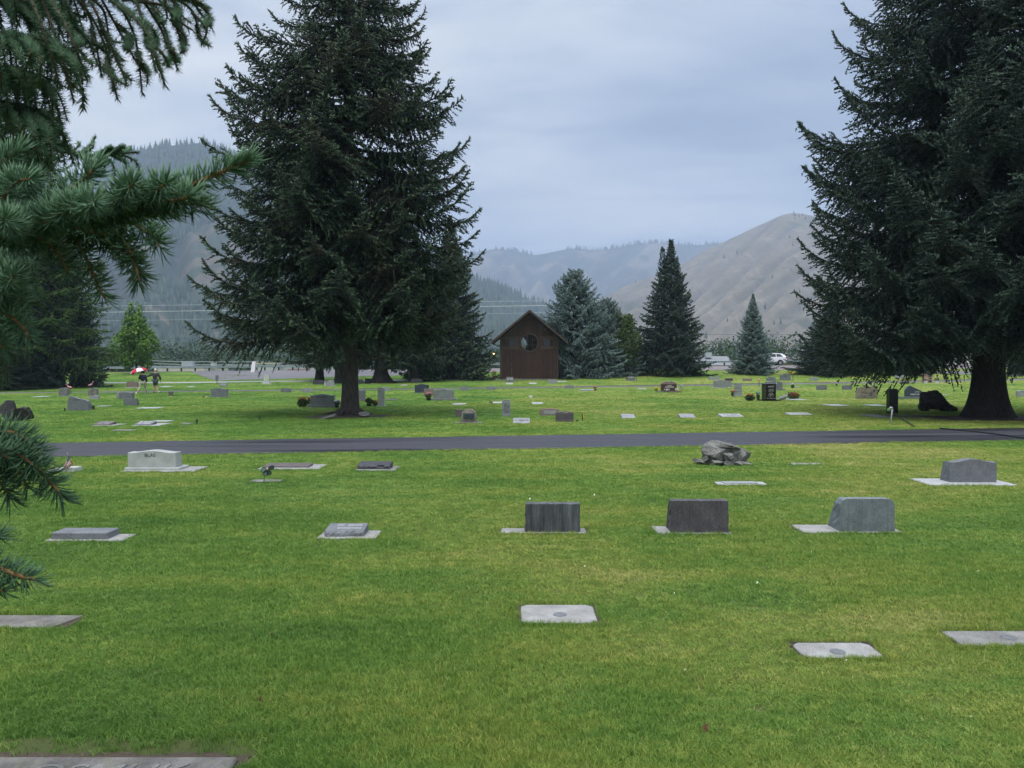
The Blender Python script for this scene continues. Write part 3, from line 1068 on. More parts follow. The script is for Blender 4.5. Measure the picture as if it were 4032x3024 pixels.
    hj = np.repeat(np.arange(nh), mh)
    o3 = np.concatenate([np.arange(k) for k in mh])
    t3 = (o3 + rg.uniform(0, 1, len(o3))) / np.repeat(mh, mh)
    P3 = Ph[hj] + Dh[hj] * (t3 * Lh[hj])[:, None]
    D3 = norm(Dh[hj] + norm(rg.normal(0, 1, (len(hj), 3))) * 0.8)
    L3 = twig * rg.uniform(0.5, 1.0, len(hj))
    # twigs along the limb itself, thick towards the tip
    nl = np.maximum(4, (Lb / 0.07 * (0.16 / twig)).astype(int))
    li = np.repeat(np.arange(nb), nl)
    tl = np.clip(rg.uniform(inner, 1.0, len(li)) ** 0.6, 0, 0.999)
    fi = tl * K; i0 = fi.astype(int); fr = (fi - i0)[:, None]
    Pl = P[li, i0] * (1 - fr) + P[li, i0 + 1] * fr
    Dl = norm(dirs[li, i0] * 0.9 + norm(rg.normal(0, 1, (len(li), 3))) * 0.8)
    Ll = twig * rg.uniform(0.7, 1.3, len(li))
    Pa = np.concatenate([Pt, Pl, P3]); Da = np.concatenate([Dt, Dl, D3]); La = np.concatenate([Lt, Ll, L3])
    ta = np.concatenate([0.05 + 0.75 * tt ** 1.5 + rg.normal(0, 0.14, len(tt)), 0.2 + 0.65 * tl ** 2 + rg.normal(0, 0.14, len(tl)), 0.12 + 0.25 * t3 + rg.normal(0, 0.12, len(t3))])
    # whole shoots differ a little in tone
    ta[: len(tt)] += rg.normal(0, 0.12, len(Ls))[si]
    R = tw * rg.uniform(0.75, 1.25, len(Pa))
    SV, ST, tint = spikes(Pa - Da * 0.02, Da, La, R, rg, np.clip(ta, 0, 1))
    return (LV, LQ), (SV, ST, tint)


def crown_mesh(name, parts, needle, bark):
    Vs, Ts, Qs, tn = [], [], [], []
    b = 0
    for (LV, LQ), (SV, ST, tint) in parts:
        Vs.append(LV); Qs.append(LQ + b); tn.append(np.zeros(len(LV))); b += len(LV)
        Vs.append(SV); Ts.append(ST + b); tn.append(tint); b += len(SV)
    V = np.concatenate(Vs); T = np.concatenate(Ts); Q = np.concatenate(Qs)
    mi = np.concatenate([np.zeros(len(T), np.int32), np.ones(len(Q), np.int32)])
    return np_mesh(name, V, T=T, Q=Q, mats=[needle, bark], mi=mi, attr={"tint": np.concatenate(tn)})


def trunk_mesh(name, h, r0, r1, mat, flare=0.5, seed=0, lean=(0, 0), n=18, zflare=1.2):
    rg = random.Random(seed)
    ph = [rg.uniform(0, 6.28) for _ in range(5)]
    V = []; Fc = []
    zs = [-0.15, 0, 0.12, 0.28, 0.5, 0.8, 1.2, 1.7, 2.4, 3.2, 4.2, 5.5, 7, 9, 12, 16, 20, 25]
    zs = [z for z in zs if z < h * 0.95] + [h]
    for z in zs:
        f = max(0.0, z / h)
        r = r0 * (1 - f) + r1 * f
        fl = math.exp(-max(z, 0) / (zflare * 0.45)) * flare
        for k in range(n):
            a = 2 * PI * k / n
            rr = r * (1 + 0.05 * math.sin(3 * a + ph[0] + z * 0.3) + 0.04 * math.sin(7 * a + ph[1])) + r0 * fl * (1 + 0.45 * math.sin(5 * a + ph[2]) + 0.25 * math.sin(8 * a + ph[3]))
            V.append((rr * math.cos(a) + lean[0] * z, rr * math.sin(a) + lean[1] * z, z))
    for i in range(len(zs) - 1):
        for k in range(n):
            k2 = (k + 1) % n
            Fc.append((i * n + k, i * n + k2, (i + 1) * n + k2, (i + 1) * n + k))
    return np_mesh(name, V, Q=Fc, mats=[mat], smooth=True)


def interp_prof(pts):
    z = [p[0] for p in pts]; r = [p[1] for p in pts]
    return lambda zz: float(np.interp(zz, z, r))


GROUP_SP = "spruce trees on the lawn"
# --- the large spruce left of the middle
b1 = gnd(1378, 1632)
K1 = b1.y / F
zpx = lambda y, k: (1440 - y) * k + CAM_H
Lp = interp_prof([(zpx(y, K1), (1378 - x) * K1) for y, x in ((1440, 790), (1400, 700), (1350, 690), (1290, 790), (1200, 800), (1100, 790), (950, 830), (830, 860), (700, 870), (640, 830), (560, 850), (380, 830), (240, 870), (120, 980), (60, 1050), (0, 1110), (-400, 1250), (-800, 1375))])
Rp = interp_prof([(zpx(y, K1), (x - 1378) * K1) for y, x in ((1440, 1720), (1350, 1790), (1200, 1800), (1080, 1850), (900, 1900), (720, 1895), (640, 1905), (500, 1880), (360, 1850), (250, 1780), (150, 1725), (60, 1695), (0, 1680), (-400, 1520), (-800, 1385))])


def prof1(z, a):
    c = math.cos(a)
    l, r = Lp(z), Rp(z)
    side = r if c > 0 else l
    mid = 0.5 * (l + r) * 0.92
    w = abs(c) ** 1.5
    return side * w + mid * (1 - w)


# bough shapes shared by the big crowns: six lengths, three carriages, two of each
BOUGH = {}
TIP = {}
for ci, (a0_, a1_, hf_) in enumerate(((-0.12, 0.85, 0.0), (-0.02, 1.0, 0.4), (0.28, 1.2, 0.8))):
    for L_ in (1.0, 2.0, 3.2, 4.6, 6.0, 7.4):
        for v_ in range(2):
            pr = spruce_crown(900 + ci * 40 + int(L_ * 3) + v_ * 7, None or (lambda z, a: 1), 0, 1, 1, sec_sp=0.14, twig_sp=0.055, twig=0.14, tw=0.034, hang=0.14, inner=0.12, maxsec=1.45,
                              limbs=([0], [0], [L_], [hf_], [a0_], [a1_]), hanger=0.42, tip_pow=3.2)
            BOUGH[ci, L_, v_] = pr
            tipv = pr[0][0].reshape(15, 3, 3)[-1].mean(0)
            TIP[ci] = (float(tipv[0] / L_), float(tipv[2] / L_))


def big_crown(tree, prof, z0, z1, nb, seed, needle, power=1.0, lens=(0.72, 1.06), skip=None):
    rg = random.Random(seed)
    cache = {}
    for i in range(nb):
        q = (i + rg.random()) / nb
        z = z0 + (z1 - z0) * (1 - (1 - q) ** power)
        az = (i * 2.39996 + rg.gauss(0, 0.3)) % (2 * PI)
        hf_ = (z - z0) / (z1 - z0)
        if skip and skip(z, az, rg): continue
        ci = 0 if hf_ + rg.gauss(0, .07) < 0.33 else (1 if hf_ + rg.gauss(0, .07) < 0.62 else 2)
        tilt = 0.30 * (hf_ - (0.15, 0.48, 0.8)[ci]) + rg.gauss(0, 0.09)
        tx, tz = TIP[ci]
        tx, tz = tx * math.cos(tilt) - tz * math.sin(tilt), tz * math.cos(tilt) + tx * math.sin(tilt)
        Lw = 2.0
        for _ in range(6): Lw = 0.5 * Lw + 0.5 * max(0.4, prof(z + tz * Lw, az)) / max(tx, .35)
        Lw *= rg.uniform(*lens)
        L_ = min((1.0, 2.0, 3.2, 4.6, 6.0, 7.4), key=lambda l: abs(math.log(l / Lw)))
        sc = Lw / L_
        key = (ci, L_, rg.randrange(2))
        if key not in cache:
            cache[key] = crown_mesh("bough", [BOUGH[key]], needle, M["bark_dark"])
        o = link("bough", cache[key], tree, (0, 0, z), scale=(sc, sc * rg.choice((-1, 1)), sc))
        o.rotation_euler = (rg.gauss(0, .2), -tilt, az)
    # small top shoots of the leader
    o = None


t1 = empty("spruce_tree", b1, "large dark spruce with bare lower trunk standing on roots and flat rocks by the road", "tree", GROUP_SP)
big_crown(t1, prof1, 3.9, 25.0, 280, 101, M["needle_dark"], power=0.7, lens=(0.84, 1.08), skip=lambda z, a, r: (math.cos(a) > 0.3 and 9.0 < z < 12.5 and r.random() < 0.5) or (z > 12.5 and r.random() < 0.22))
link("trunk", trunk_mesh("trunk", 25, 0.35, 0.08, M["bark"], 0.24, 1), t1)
# dead bare twigs inside the skirt
rr = random.Random(9)
mb = MB()
for i in range(70):
    a = rr.uniform(0, 2 * PI); z = rr.uniform(2.4, 6.0); l = rr.uniform(0.8, 2.4)
    p = Vector((0.3 * math.cos(a), 0.3 * math.sin(a), z))
    q1 = p + Vector((math.cos(a) * l * .5, math.sin(a) * l * .5, -l * 0.12)); q2 = p + Vector((math.cos(a) * l, math.sin(a) * l, -l * rr.uniform(.1, .5)))
    mb.tube([p, q1, q2], [0.02, 0.013, 0.004], 4, False)
tag(mb.build("dead_twigs", M["bark"], t1), kind="stuff")

# --- the large spruce at the right
b2 = gnd(3892, 1640)
K2 = b2.y / F
Lp2 = interp_prof([(zpx(y, K2), (3892 - x) * K2) for y, x in ((1440, 3420), (1390, 3240), (1340, 3180), (1200, 3160), (1000, 3175), (900, 3190), (780, 3165), (610, 3180), (520, 3180), (370, 3210), (290, 3240), (210, 3290), (50, 3320), (-100, 3400), (-600, 3700), (-1000, 3880))])
t2 = empty("spruce_tree", b2, "broad spruce with very thick flared trunk standing right of the dark boulder", "tree", GROUP_SP)
big_crown(t2, lambda z, a: Lp2(z) * (1.0 if math.cos(a) < 0.2 else 0.92), 3.4, 28.0, 290, 202, M["needle_deep"], power=0.62, lens=(0.88, 1.06))
link("trunk", trunk_mesh("trunk", 29, 0.60, 0.1, M["bark_dark"], 0.62, 2, zflare=1.5), t2)

# --- smaller spruces further back, two crown shapes shared
cone = lambda R, z1, p=0.85, b=0.95: (lambda z, a: R * max(0.0, (1 - z / z1)) ** p * (b + 0.1 * math.sin(3 * a)))
gen = dict(sec_sp=0.26, twig_sp=0.11, twig=0.24, tw=0.062, rnd_len=(0.86, 1.08))
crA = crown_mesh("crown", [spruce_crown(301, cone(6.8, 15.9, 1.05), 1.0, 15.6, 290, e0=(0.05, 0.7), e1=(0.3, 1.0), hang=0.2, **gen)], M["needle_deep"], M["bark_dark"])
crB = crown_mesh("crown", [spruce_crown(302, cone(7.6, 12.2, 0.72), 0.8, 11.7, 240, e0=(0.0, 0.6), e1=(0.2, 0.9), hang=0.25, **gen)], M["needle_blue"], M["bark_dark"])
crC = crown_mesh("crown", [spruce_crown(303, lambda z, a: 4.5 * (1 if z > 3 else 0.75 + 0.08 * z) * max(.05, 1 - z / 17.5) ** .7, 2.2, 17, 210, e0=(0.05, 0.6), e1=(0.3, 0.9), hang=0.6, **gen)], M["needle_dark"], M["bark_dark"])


def small_spruce(px, py, top_py, width_px, crown, ch, cr_, label, trunk_r, bark="bark_dark", group=GROUP_SP, rz=0.0, flare=0.4, sx=None, mat=None):
    b = gnd(px, py)
    k = b.y / F
    h = (1440 - top_py) * k + CAM_H - b.z
    t = empty("spruce_tree", b, label, "tree", group)
    s = h / ch
    w = width_px * k / 2 / cr_
    o = link("crown", crown, t, rot=(0, 0, rz), scale=(w, w, s))
    if mat:
        o.material_slots[0].link = "OBJECT"; o.material_slots[0].material = mat
    link("trunk", trunk_mesh("trunk", h * 0.92, trunk_r, 0.04, M[bark], flare, int(px)), t)
    return t


def two(px, py, tp, wd, cr, ch, rad, lab, tr, **k):
    return small_spruce(px, py, tp, wd, cr, ch, rad, lab, tr, **k)


two(2263, 1485, 1078, 295, crB, 11.6, 4.9, "silvery blue spruce right behind the brown shed", 0.42, rz=1.0)
two(2388, 1479, 1185, 225, crB, 11.6, 4.9, "shorter silvery spruce between the blue spruce and the small leafy tree", 0.3, rz=3.0)
tw_ = two(2640, 1478, 950, 270, crA, 15.6, 4.4, "dark green spruce with a double top, right of the small leafy tree", 0.4, rz=0.5)
# its second leader
crL = crown_mesh("crown", [spruce_crown(305, cone(1.5, 6.2, 0.8), 0.2, 6, 60, e0=(0.3, 0.7), e1=(0.6, 1.1), hang=0.1, **gen)], M["needle_deep"], M["bark_dark"])
link("second_leader", crL, tw_, loc=(-0.95, 0, 8.2), scale=(0.8, 0.8, 0.98))
two(2963, 1474, 1160, 160, crA, 15.6, 4.4, "small narrow spruce with short bare trunk, left of the white car", 0.3, bark="bark", rz=2.2, mat=M["needle_blue"])
two(3268, 1476, 1180, 270, crA, 15.6, 4.4, "spruce with low skirt tucked under the left side of the broad spruce", 0.4, rz=4.0)
two(3570, 1478, 1290, 150, crB, 11.6, 4.9, "little spruce behind the pink headstone under the broad spruce", 0.22, rz=5.0, mat=M["needle_deep"])
two(3640, 1470, 1370, 80, crB, 11.6, 4.9, "small bushy conifer beside the end of the drive", 0.15, rz=2.0, mat=M["needle_deep"])
two(4120, 1476, 1100, 300, crA, 15.6, 4.4, "spruce at the far right behind the thick flared trunk", 0.35, rz=1.3)
two(1258, 1500, 860, 300, crC, 17.4, 4.5, "back row spruce with straight trunk behind the grey granite block", 0.42, flare=0.25, rz=0.3)
two(1335, 1508, 800, 280, crC, 17.4, 4.5, "back row spruce half hidden behind the large spruce's trunk", 0.4, rz=1.9)
two(1500, 1506, 830, 340, crC, 17.4, 4.5, "back row spruce with the wide flared trunk, between two dark markers", 0.62, flare=0.9, rz=3.3)
two(1628, 1503, 900, 340, crC, 17.4, 4.5, "back row spruce with scrubby suckers round its trunk", 0.4, rz=4.1)
two(1772, 1492, 860, 320, crA, 15.6, 4.4, "rightmost back row spruce with low skirt, left of the brown shed", 0.45, flare=0.7, rz=5.2, mat=M["needle_dark"])
# left group
two(240, 1524, 780, 300, crA, 15.6, 4.4, "dense dark conifer with skirt to the ground behind the pink flamingos", 0.3, rz=0.9)
def prof_o(z, a):
    return 8.6 * (0.55 + 0.1 * min(z, 4)) * max(0.1, 1 - z / 24) ** 0.6
b3 = gnd(149, 1527)
t3 = empty("spruce_tree", b3, "tall old spruce with drooping yellow green boughs, beside the square dark granite block", "tree", GROUP_SP)
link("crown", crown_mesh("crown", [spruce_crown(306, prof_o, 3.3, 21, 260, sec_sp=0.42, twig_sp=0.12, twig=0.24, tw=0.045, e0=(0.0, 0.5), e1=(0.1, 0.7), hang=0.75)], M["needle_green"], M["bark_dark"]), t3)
link("trunk", trunk_mesh("trunk", 20, 0.42, 0.08, M["bark_dark"], 0.4, 7), t3)
two(40, 1532, 1395, 330, crB, 11.6, 4.9, "low dark spreading conifer under the old spruce at the left", 0.15, rz=0.4, mat=M["needle_deep"])

# suckers round the trunk of the fourth back row spruce
def leafy(name, seed, n, centres, leaf, mat, flat=0.0):
    """Leaf-sized faces filling lobes given as (x, y, z, rx, ry, rz)."""
    rg = np.random.default_rng(seed)
    c = np.array(centres, float)
    w = (c[:, 3] * c[:, 4] * c[:, 5]) ** 0.75; w /= w.sum()
    k = rg.choice(len(c), n, p=w)
    d = norm(rg.normal(0, 1, (n, 3)))
    rad = rg.uniform(0.15, 1, n) ** 0.45 * rg.uniform(0.85, 1.08, n)
    P = c[k, :3] + d * rad[:, None] * c[k, 3:]
    a = norm(rg.normal(0, 1, (n, 3)) + d * 0.6); b_ = norm(np.cross(a, rg.normal(0, 1, (n, 3))))
    s = leaf * rg.uniform(0.6, 1.3, n)[:, None]
    V = np.stack([P - a * s, P + b_ * s * 0.55, P + a * s, P - b_ * s * 0.55], 1).reshape(-1, 3)
    Q = np.arange(n * 4).reshape(-1, 4)
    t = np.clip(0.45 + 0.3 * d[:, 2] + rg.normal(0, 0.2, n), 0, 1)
    return np_mesh(name, V, Q=Q, mats=[mat], attr={"tint": np.repeat(t, 4)})


def broadleaf(px, py, crown_lobes, label, trunk_h, trunk_r, mat, n, leaf, seed, group=None, limbs=7, name="broadleaf_tree"):
    b = gnd(px, py)
    t = empty(name, b, label, "tree", group)
    link("crown", leafy("crown", seed, n, crown_lobes, leaf, mat), t)
    rg = random.Random(seed)
    mb = MB()
    mb.tube([(0, 0, -0.1), (0.02, 0, trunk_h * 0.5), (0, 0, trunk_h)], [trunk_r * 1.3, trunk_r, trunk_r * 0.8], 10)
    for i in range(limbs):
        c = crown_lobes[rg.randrange(len(crown_lobes))]
        e = Vector((c[0], c[1], c[2] + c[5] * 0.4))
        s0 = Vector((0, 0, trunk_h * rg.uniform(0.75, 0.98)))
        m_ = s0.lerp(e, 0.5) + Vector((0, 0, 0.3))
        mb.tube([s0, m_, e], [trunk_r * 0.55, trunk_r * 0.3, trunk_r * 0.1], 6, False)
    mb.build("trunk", M["bark_dark"], t)
    return t


def lobes(w, z0, z1, n, seed, shape):
    r = random.Random(seed); out = []
    for i in range(n):
        z = z0 + (z1 - z0) * (i + 0.5) / n
        R = shape((z - z0) / (z1 - z0)) * w
        a = i * 2.4 + r.uniform(-.5, .5); rad = R * r.uniform(0.35, 0.72)
        s = R * r.uniform(0.34, 0.5)
        out.append((rad * math.cos(a), rad * math.sin(a), z, s, s, s * 1.25))
    return out


bm_ = gnd(537, 1471); km = bm_.y / F
mw = 100 * km; mt = (1440 - 1195) * km + CAM_H - bm_.z
broadleaf(537, 1471, lobes(mw, 1.2, mt, 40, 5, lambda f: (0.55 + 1.2 * f if f < .3 else 0.95) * (1 - max(0, f - .25) * 1.05)), "bright green young maple behind the striped umbrella", 1.5, 0.14, M["leaf_maple"], 9000, 0.17, 51)
bd = gnd(2463, 1482); kd = bd.y / F
broadleaf(2463, 1482, lobes(68 * kd, 1.5, (1440 - 1245) * kd + CAM_H - bd.z, 26, 6, lambda f: 0.75 + 0.5 * f if f < .4 else 1.0 - 0.75 * (f - .4)), "small round leafy tree between the silvery and the double topped spruce", 1.9, 0.17, M["leaf_small"], 7000, 0.13, 52)
sk = gnd(1648, 1500)
t = tag(link("sucker_shrub", leafy("sucker_shrub", 57, 1500, [(0, 0, 0.5, 1.3, 0.7, 0.6), (1.1, 0, .4, .8, .6, .5), (-.9, 0, .5, .7, .6, .6)], 0.09, M["leaf_dark"]), loc=sk), "scrubby sucker shrub at the foot of a back row spruce", "shrub")
# shrubs beyond the rail at the left
for i, (px, tp, w) in enumerate(((392, 1385, 70), (440, 1375, 60), (470, 1400, 70), (500, 1410, 60))):
    b = gy(px, 122); k = 122 / F
    hh = (1440 - tp) * k + CAM_H - b.z
    tag(link("shrub", leafy("shrub", 60 + i, 900, [(0, 0, hh * .45, w * k / 2, w * k / 2, hh * .5), (0.3, 0, hh * .8, w * k / 4, w * k / 4, hh * .25)], 0.2, M["leaf_small"]), loc=b),
        ("leggy shrub nearest the dark conifer beyond the highway rail", "tallest leggy shrub beyond the highway rail, left of the maple", "brown green shrub beyond the rail behind the maple's left side", "low shrub beyond the rail just left of the maple trunk")[i], "shrub", "shrubs beyond the rail")

# the belt of valley trees, one mass
rg = np.random.default_rng(77)
Vs = []; Qs = []; tn = []; b_ = 0
for i in range(620):
    px = rg.uniform(-300, 4400)
    Y = rg.uniform(190, 480)
    topy = (1340 if px > 2000 else 1350) + 10 * math.sin(px / 170) + rg.normal(0, 10) + (18 if 800 < px < 2000 else 0)
    k = Y / F
    top = (1440 - topy) * k + CAM_H
    hh = (top + 3.2) * rg.uniform(0.8, 1.04)
    wv = hh * rg.uniform(0.34, 0.5)
    c = [((px - 2016) / F * Y, Y, -3.2 + hh * f_, wv * s_, wv * s_, hh * 0.24) for f_, s_ in ((0.3, 0.95), (0.55, 1.0), (0.8, 0.62))]
    n = 220
    ca = np.array(c); kk = rg.integers(0, 3, n)
    d = norm(rg.normal(0, 1, (n, 3)))
    P = ca[kk, :3] + d * (rg.uniform(0.3, 1, n) ** 0.4 * rg.uniform(.8, 1.1, n))[:, None] * ca[kk, 3:]
    a = norm(rg.normal(0, 1, (n, 3))); bb = norm(np.cross(a, rg.normal(0, 1, (n, 3))))
    s = 0.42 * rg.uniform(0.5, 1.3, n)[:, None]
    Vs.append(np.stack([P - a * s, P + bb * s * .8, P + a * s, P - bb * s * .8], 1).reshape(-1, 3))
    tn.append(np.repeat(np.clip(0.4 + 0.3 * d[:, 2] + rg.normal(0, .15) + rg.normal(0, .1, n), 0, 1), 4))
V = np.concatenate(Vs)
tag(link("valley_wood", np_mesh("valley_wood", V, Q=np.arange(len(V)).reshape(-1, 4), mats=[M["leaf_valley"]], attr={"tint": np.concatenate(tn)})), kind="stuff")
for i, (px, tp, w, lab) in enumerate(((3232, 1372, 34, "pale bluish conifer beyond the highway, right of the white car"), (3190, 1355, 44, "darker conifer beyond the highway, between the car and the pale conifer"), (3300, 1360, 40, "conifer beyond the highway at the left edge of the broad spruce"))):
    Y = 175; b = gy(px, Y); k = Y / F
    t = empty("conifer_tree", b, lab, "tree", "conifers beyond the highway")
    hh = (1440 - tp) * k + CAM_H - b.z
    o = link("crown", crB, t, scale=(w * k / 2 / 4.9 * 1.6, w * k / 2 / 4.9 * 1.6, hh / 11.6))
    if i: o.material_slots[0].link = "OBJECT"; o.material_slots[0].material = M["needle_dark"]
    link("trunk", trunk_mesh("trunk", hh * .9, .15, .03, M["bark_dark"], .3, i), t)

for (px, py, r, rx) in ((1378, 1640, 1.7, 1.7), (3892, 1648, 2.6, 1.6), (3640, 1640, 1.3, 2.2), (2263, 1488, 1.2, 1.6), (1500, 1508, 1.5, 2), (149, 1530, 1.5, 2), (2640, 1480, 1, 2)):
    g_ = gnd(px, py)
    soil_patch(g_.x, g_.y, r * .8, rx, int(px))

# ------------------------------------------------------------------ the near spruce at the left: branches with single needles
NEAR = empty("spruce_tree", (-3.4, 2.4, 0), "nearby spruce whose green needled boughs reach in from the left side, close to the viewer", "tree", GROUP_SP)
link("trunk", trunk_mesh("trunk", 9, 0.26, 0.12, M["bark"], 0.35, 12), NEAR)
NB = Vector((3.4, -2.4, 0))     # world to tree coordinates


def needle_bough(pts, shoots, nl, nr, seed, dens=1700, stem=0.0045, name="bough", fine=True, bark="bark_twig"):
    """A bough: curved stem through pts plus shoots (each a polyline), all set with single needles."""
    rg = np.random.default_rng(seed)
    mbs = MB()
    P, D, tn = [], [], []
    lines = [(pts, stem)] + [(s, stem * 0.6) for s in shoots]
    for ln_, st in lines:
        q = [np.array(p) for p in ln_]
        # resample with a smooth curve
        t = np.linspace(0, len(q) - 1, max(4, 5 * len(q)))
        arr = np.array(q)
        i = np.clip(t.astype(int), 0, len(q) - 2); f = t - i
        p0 = arr[np.maximum(i - 1, 0)]; p1 = arr[i]; p2 = arr[i + 1]; p3 = arr[np.minimum(i + 2, len(q) - 1)]
        f = f[:, None]
        C = 0.5 * ((2 * p1) + (-p0 + p2) * f + (2 * p0 - 5 * p1 + 4 * p2 - p3) * f ** 2 + (-p0 + 3 * p1 - 3 * p2 + p3) * f ** 3)
        mbs.tube([tuple(c) for c in C], [st * (1 - 0.55 * k / (len(C) - 1)) for k in range(len(C))], 6, False)
        sg = np.diff(C, axis=0); ll = np.linalg.norm(sg, axis=1); tot = ll.sum()
        n = int(tot * dens)
        u = rg.uniform(0, 1, n); cum = np.concatenate([[0], np.cumsum(ll)]) / tot
        j = np.clip(np.searchsorted(cum, u) - 1, 0, len(sg) - 1)
        fr = ((u - cum[j]) / (cum[j + 1] - cum[j] + 1e-9))[:, None]
        pp = C[j] + sg[j] * fr
        ax = norm(sg[j])
        sd = norm(np.cross(ax, rg.normal(0, 1, (n, 3))))
        sd[:, 2] += 0.25
        fw = rg.uniform(0.25, 0.8, n)[:, None] + 1.6 * (np.clip(u - 0.93, 0, 1) / 0.07)[:, None]
        d = norm(ax * fw + norm(sd) * 1.0)
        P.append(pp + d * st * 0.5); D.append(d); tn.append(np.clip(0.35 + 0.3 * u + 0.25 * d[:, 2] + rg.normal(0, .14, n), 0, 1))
    P = np.concatenate(P); D = np.concatenate(D); tn = np.concatenate(tn)
    n = len(P)
    ln2 = nl * rg.uniform(0.75, 1.15, n)
    if fine:
        # each needle: two bent pieces, triangular in section
        ref = norm(np.cross(D, rg.normal(0, 1, (n, 3)))); ot = np.cross(D, ref)
        midp = P + D * (ln2 * 0.55)[:, None]
        bend = norm(D + np.array([0, 0, 0.45]) * rg.uniform(0.2, 1.0, n)[:, None])
        tip = midp + bend * (ln2 * 0.45)[:, None]
        V = np.zeros((n, 7, 3))
        for k in range(3):
            a = 2 * PI * k / 3
            o_ = ref * math.cos(a) + ot * math.sin(a)
            V[:, k] = P + o_ * nr * 0.7; V[:, 3 + k] = midp + o_ * nr
        V[:, 6] = tip
        base = (np.arange(n) * 7)[:, None, None]
        tri = np.array([(k, (k + 1) % 3, 3 + k) for k in range(3)] + [((k + 1) % 3, 3 + (k + 1) % 3, 3 + k) for k in range(3)] + [(3 + k, 3 + (k + 1) % 3, 6) for k in range(3)])
        me1 = np_mesh("needles", V.reshape(-1, 3) + np.array(NB), T=(base + tri[None]).reshape(-1, 3), mats=[M["needle_near"]], attr={"tint": np.repeat(tn, 7)})
    else:
        SV, ST, t_ = spikes(P, D, ln2, np.full(n, nr), rg, tn)
        me1 = np_mesh("needles", SV + np.array(NB), T=ST, mats=[M["needle_near"]], attr={"tint": t_})
    me2 = mbs.mesh(name, M[bark], smooth=True)
    me2.transform(Matrix.Translation(NB))
    bo = link(name, me2, NEAR)
    tag(link("needles", me1, bo), kind="stuff")
    return bo


W_ = lambda px, py, Y: np.array(at(px, py, Y))


def path(*p):
    return [W_(*q) for q in p]


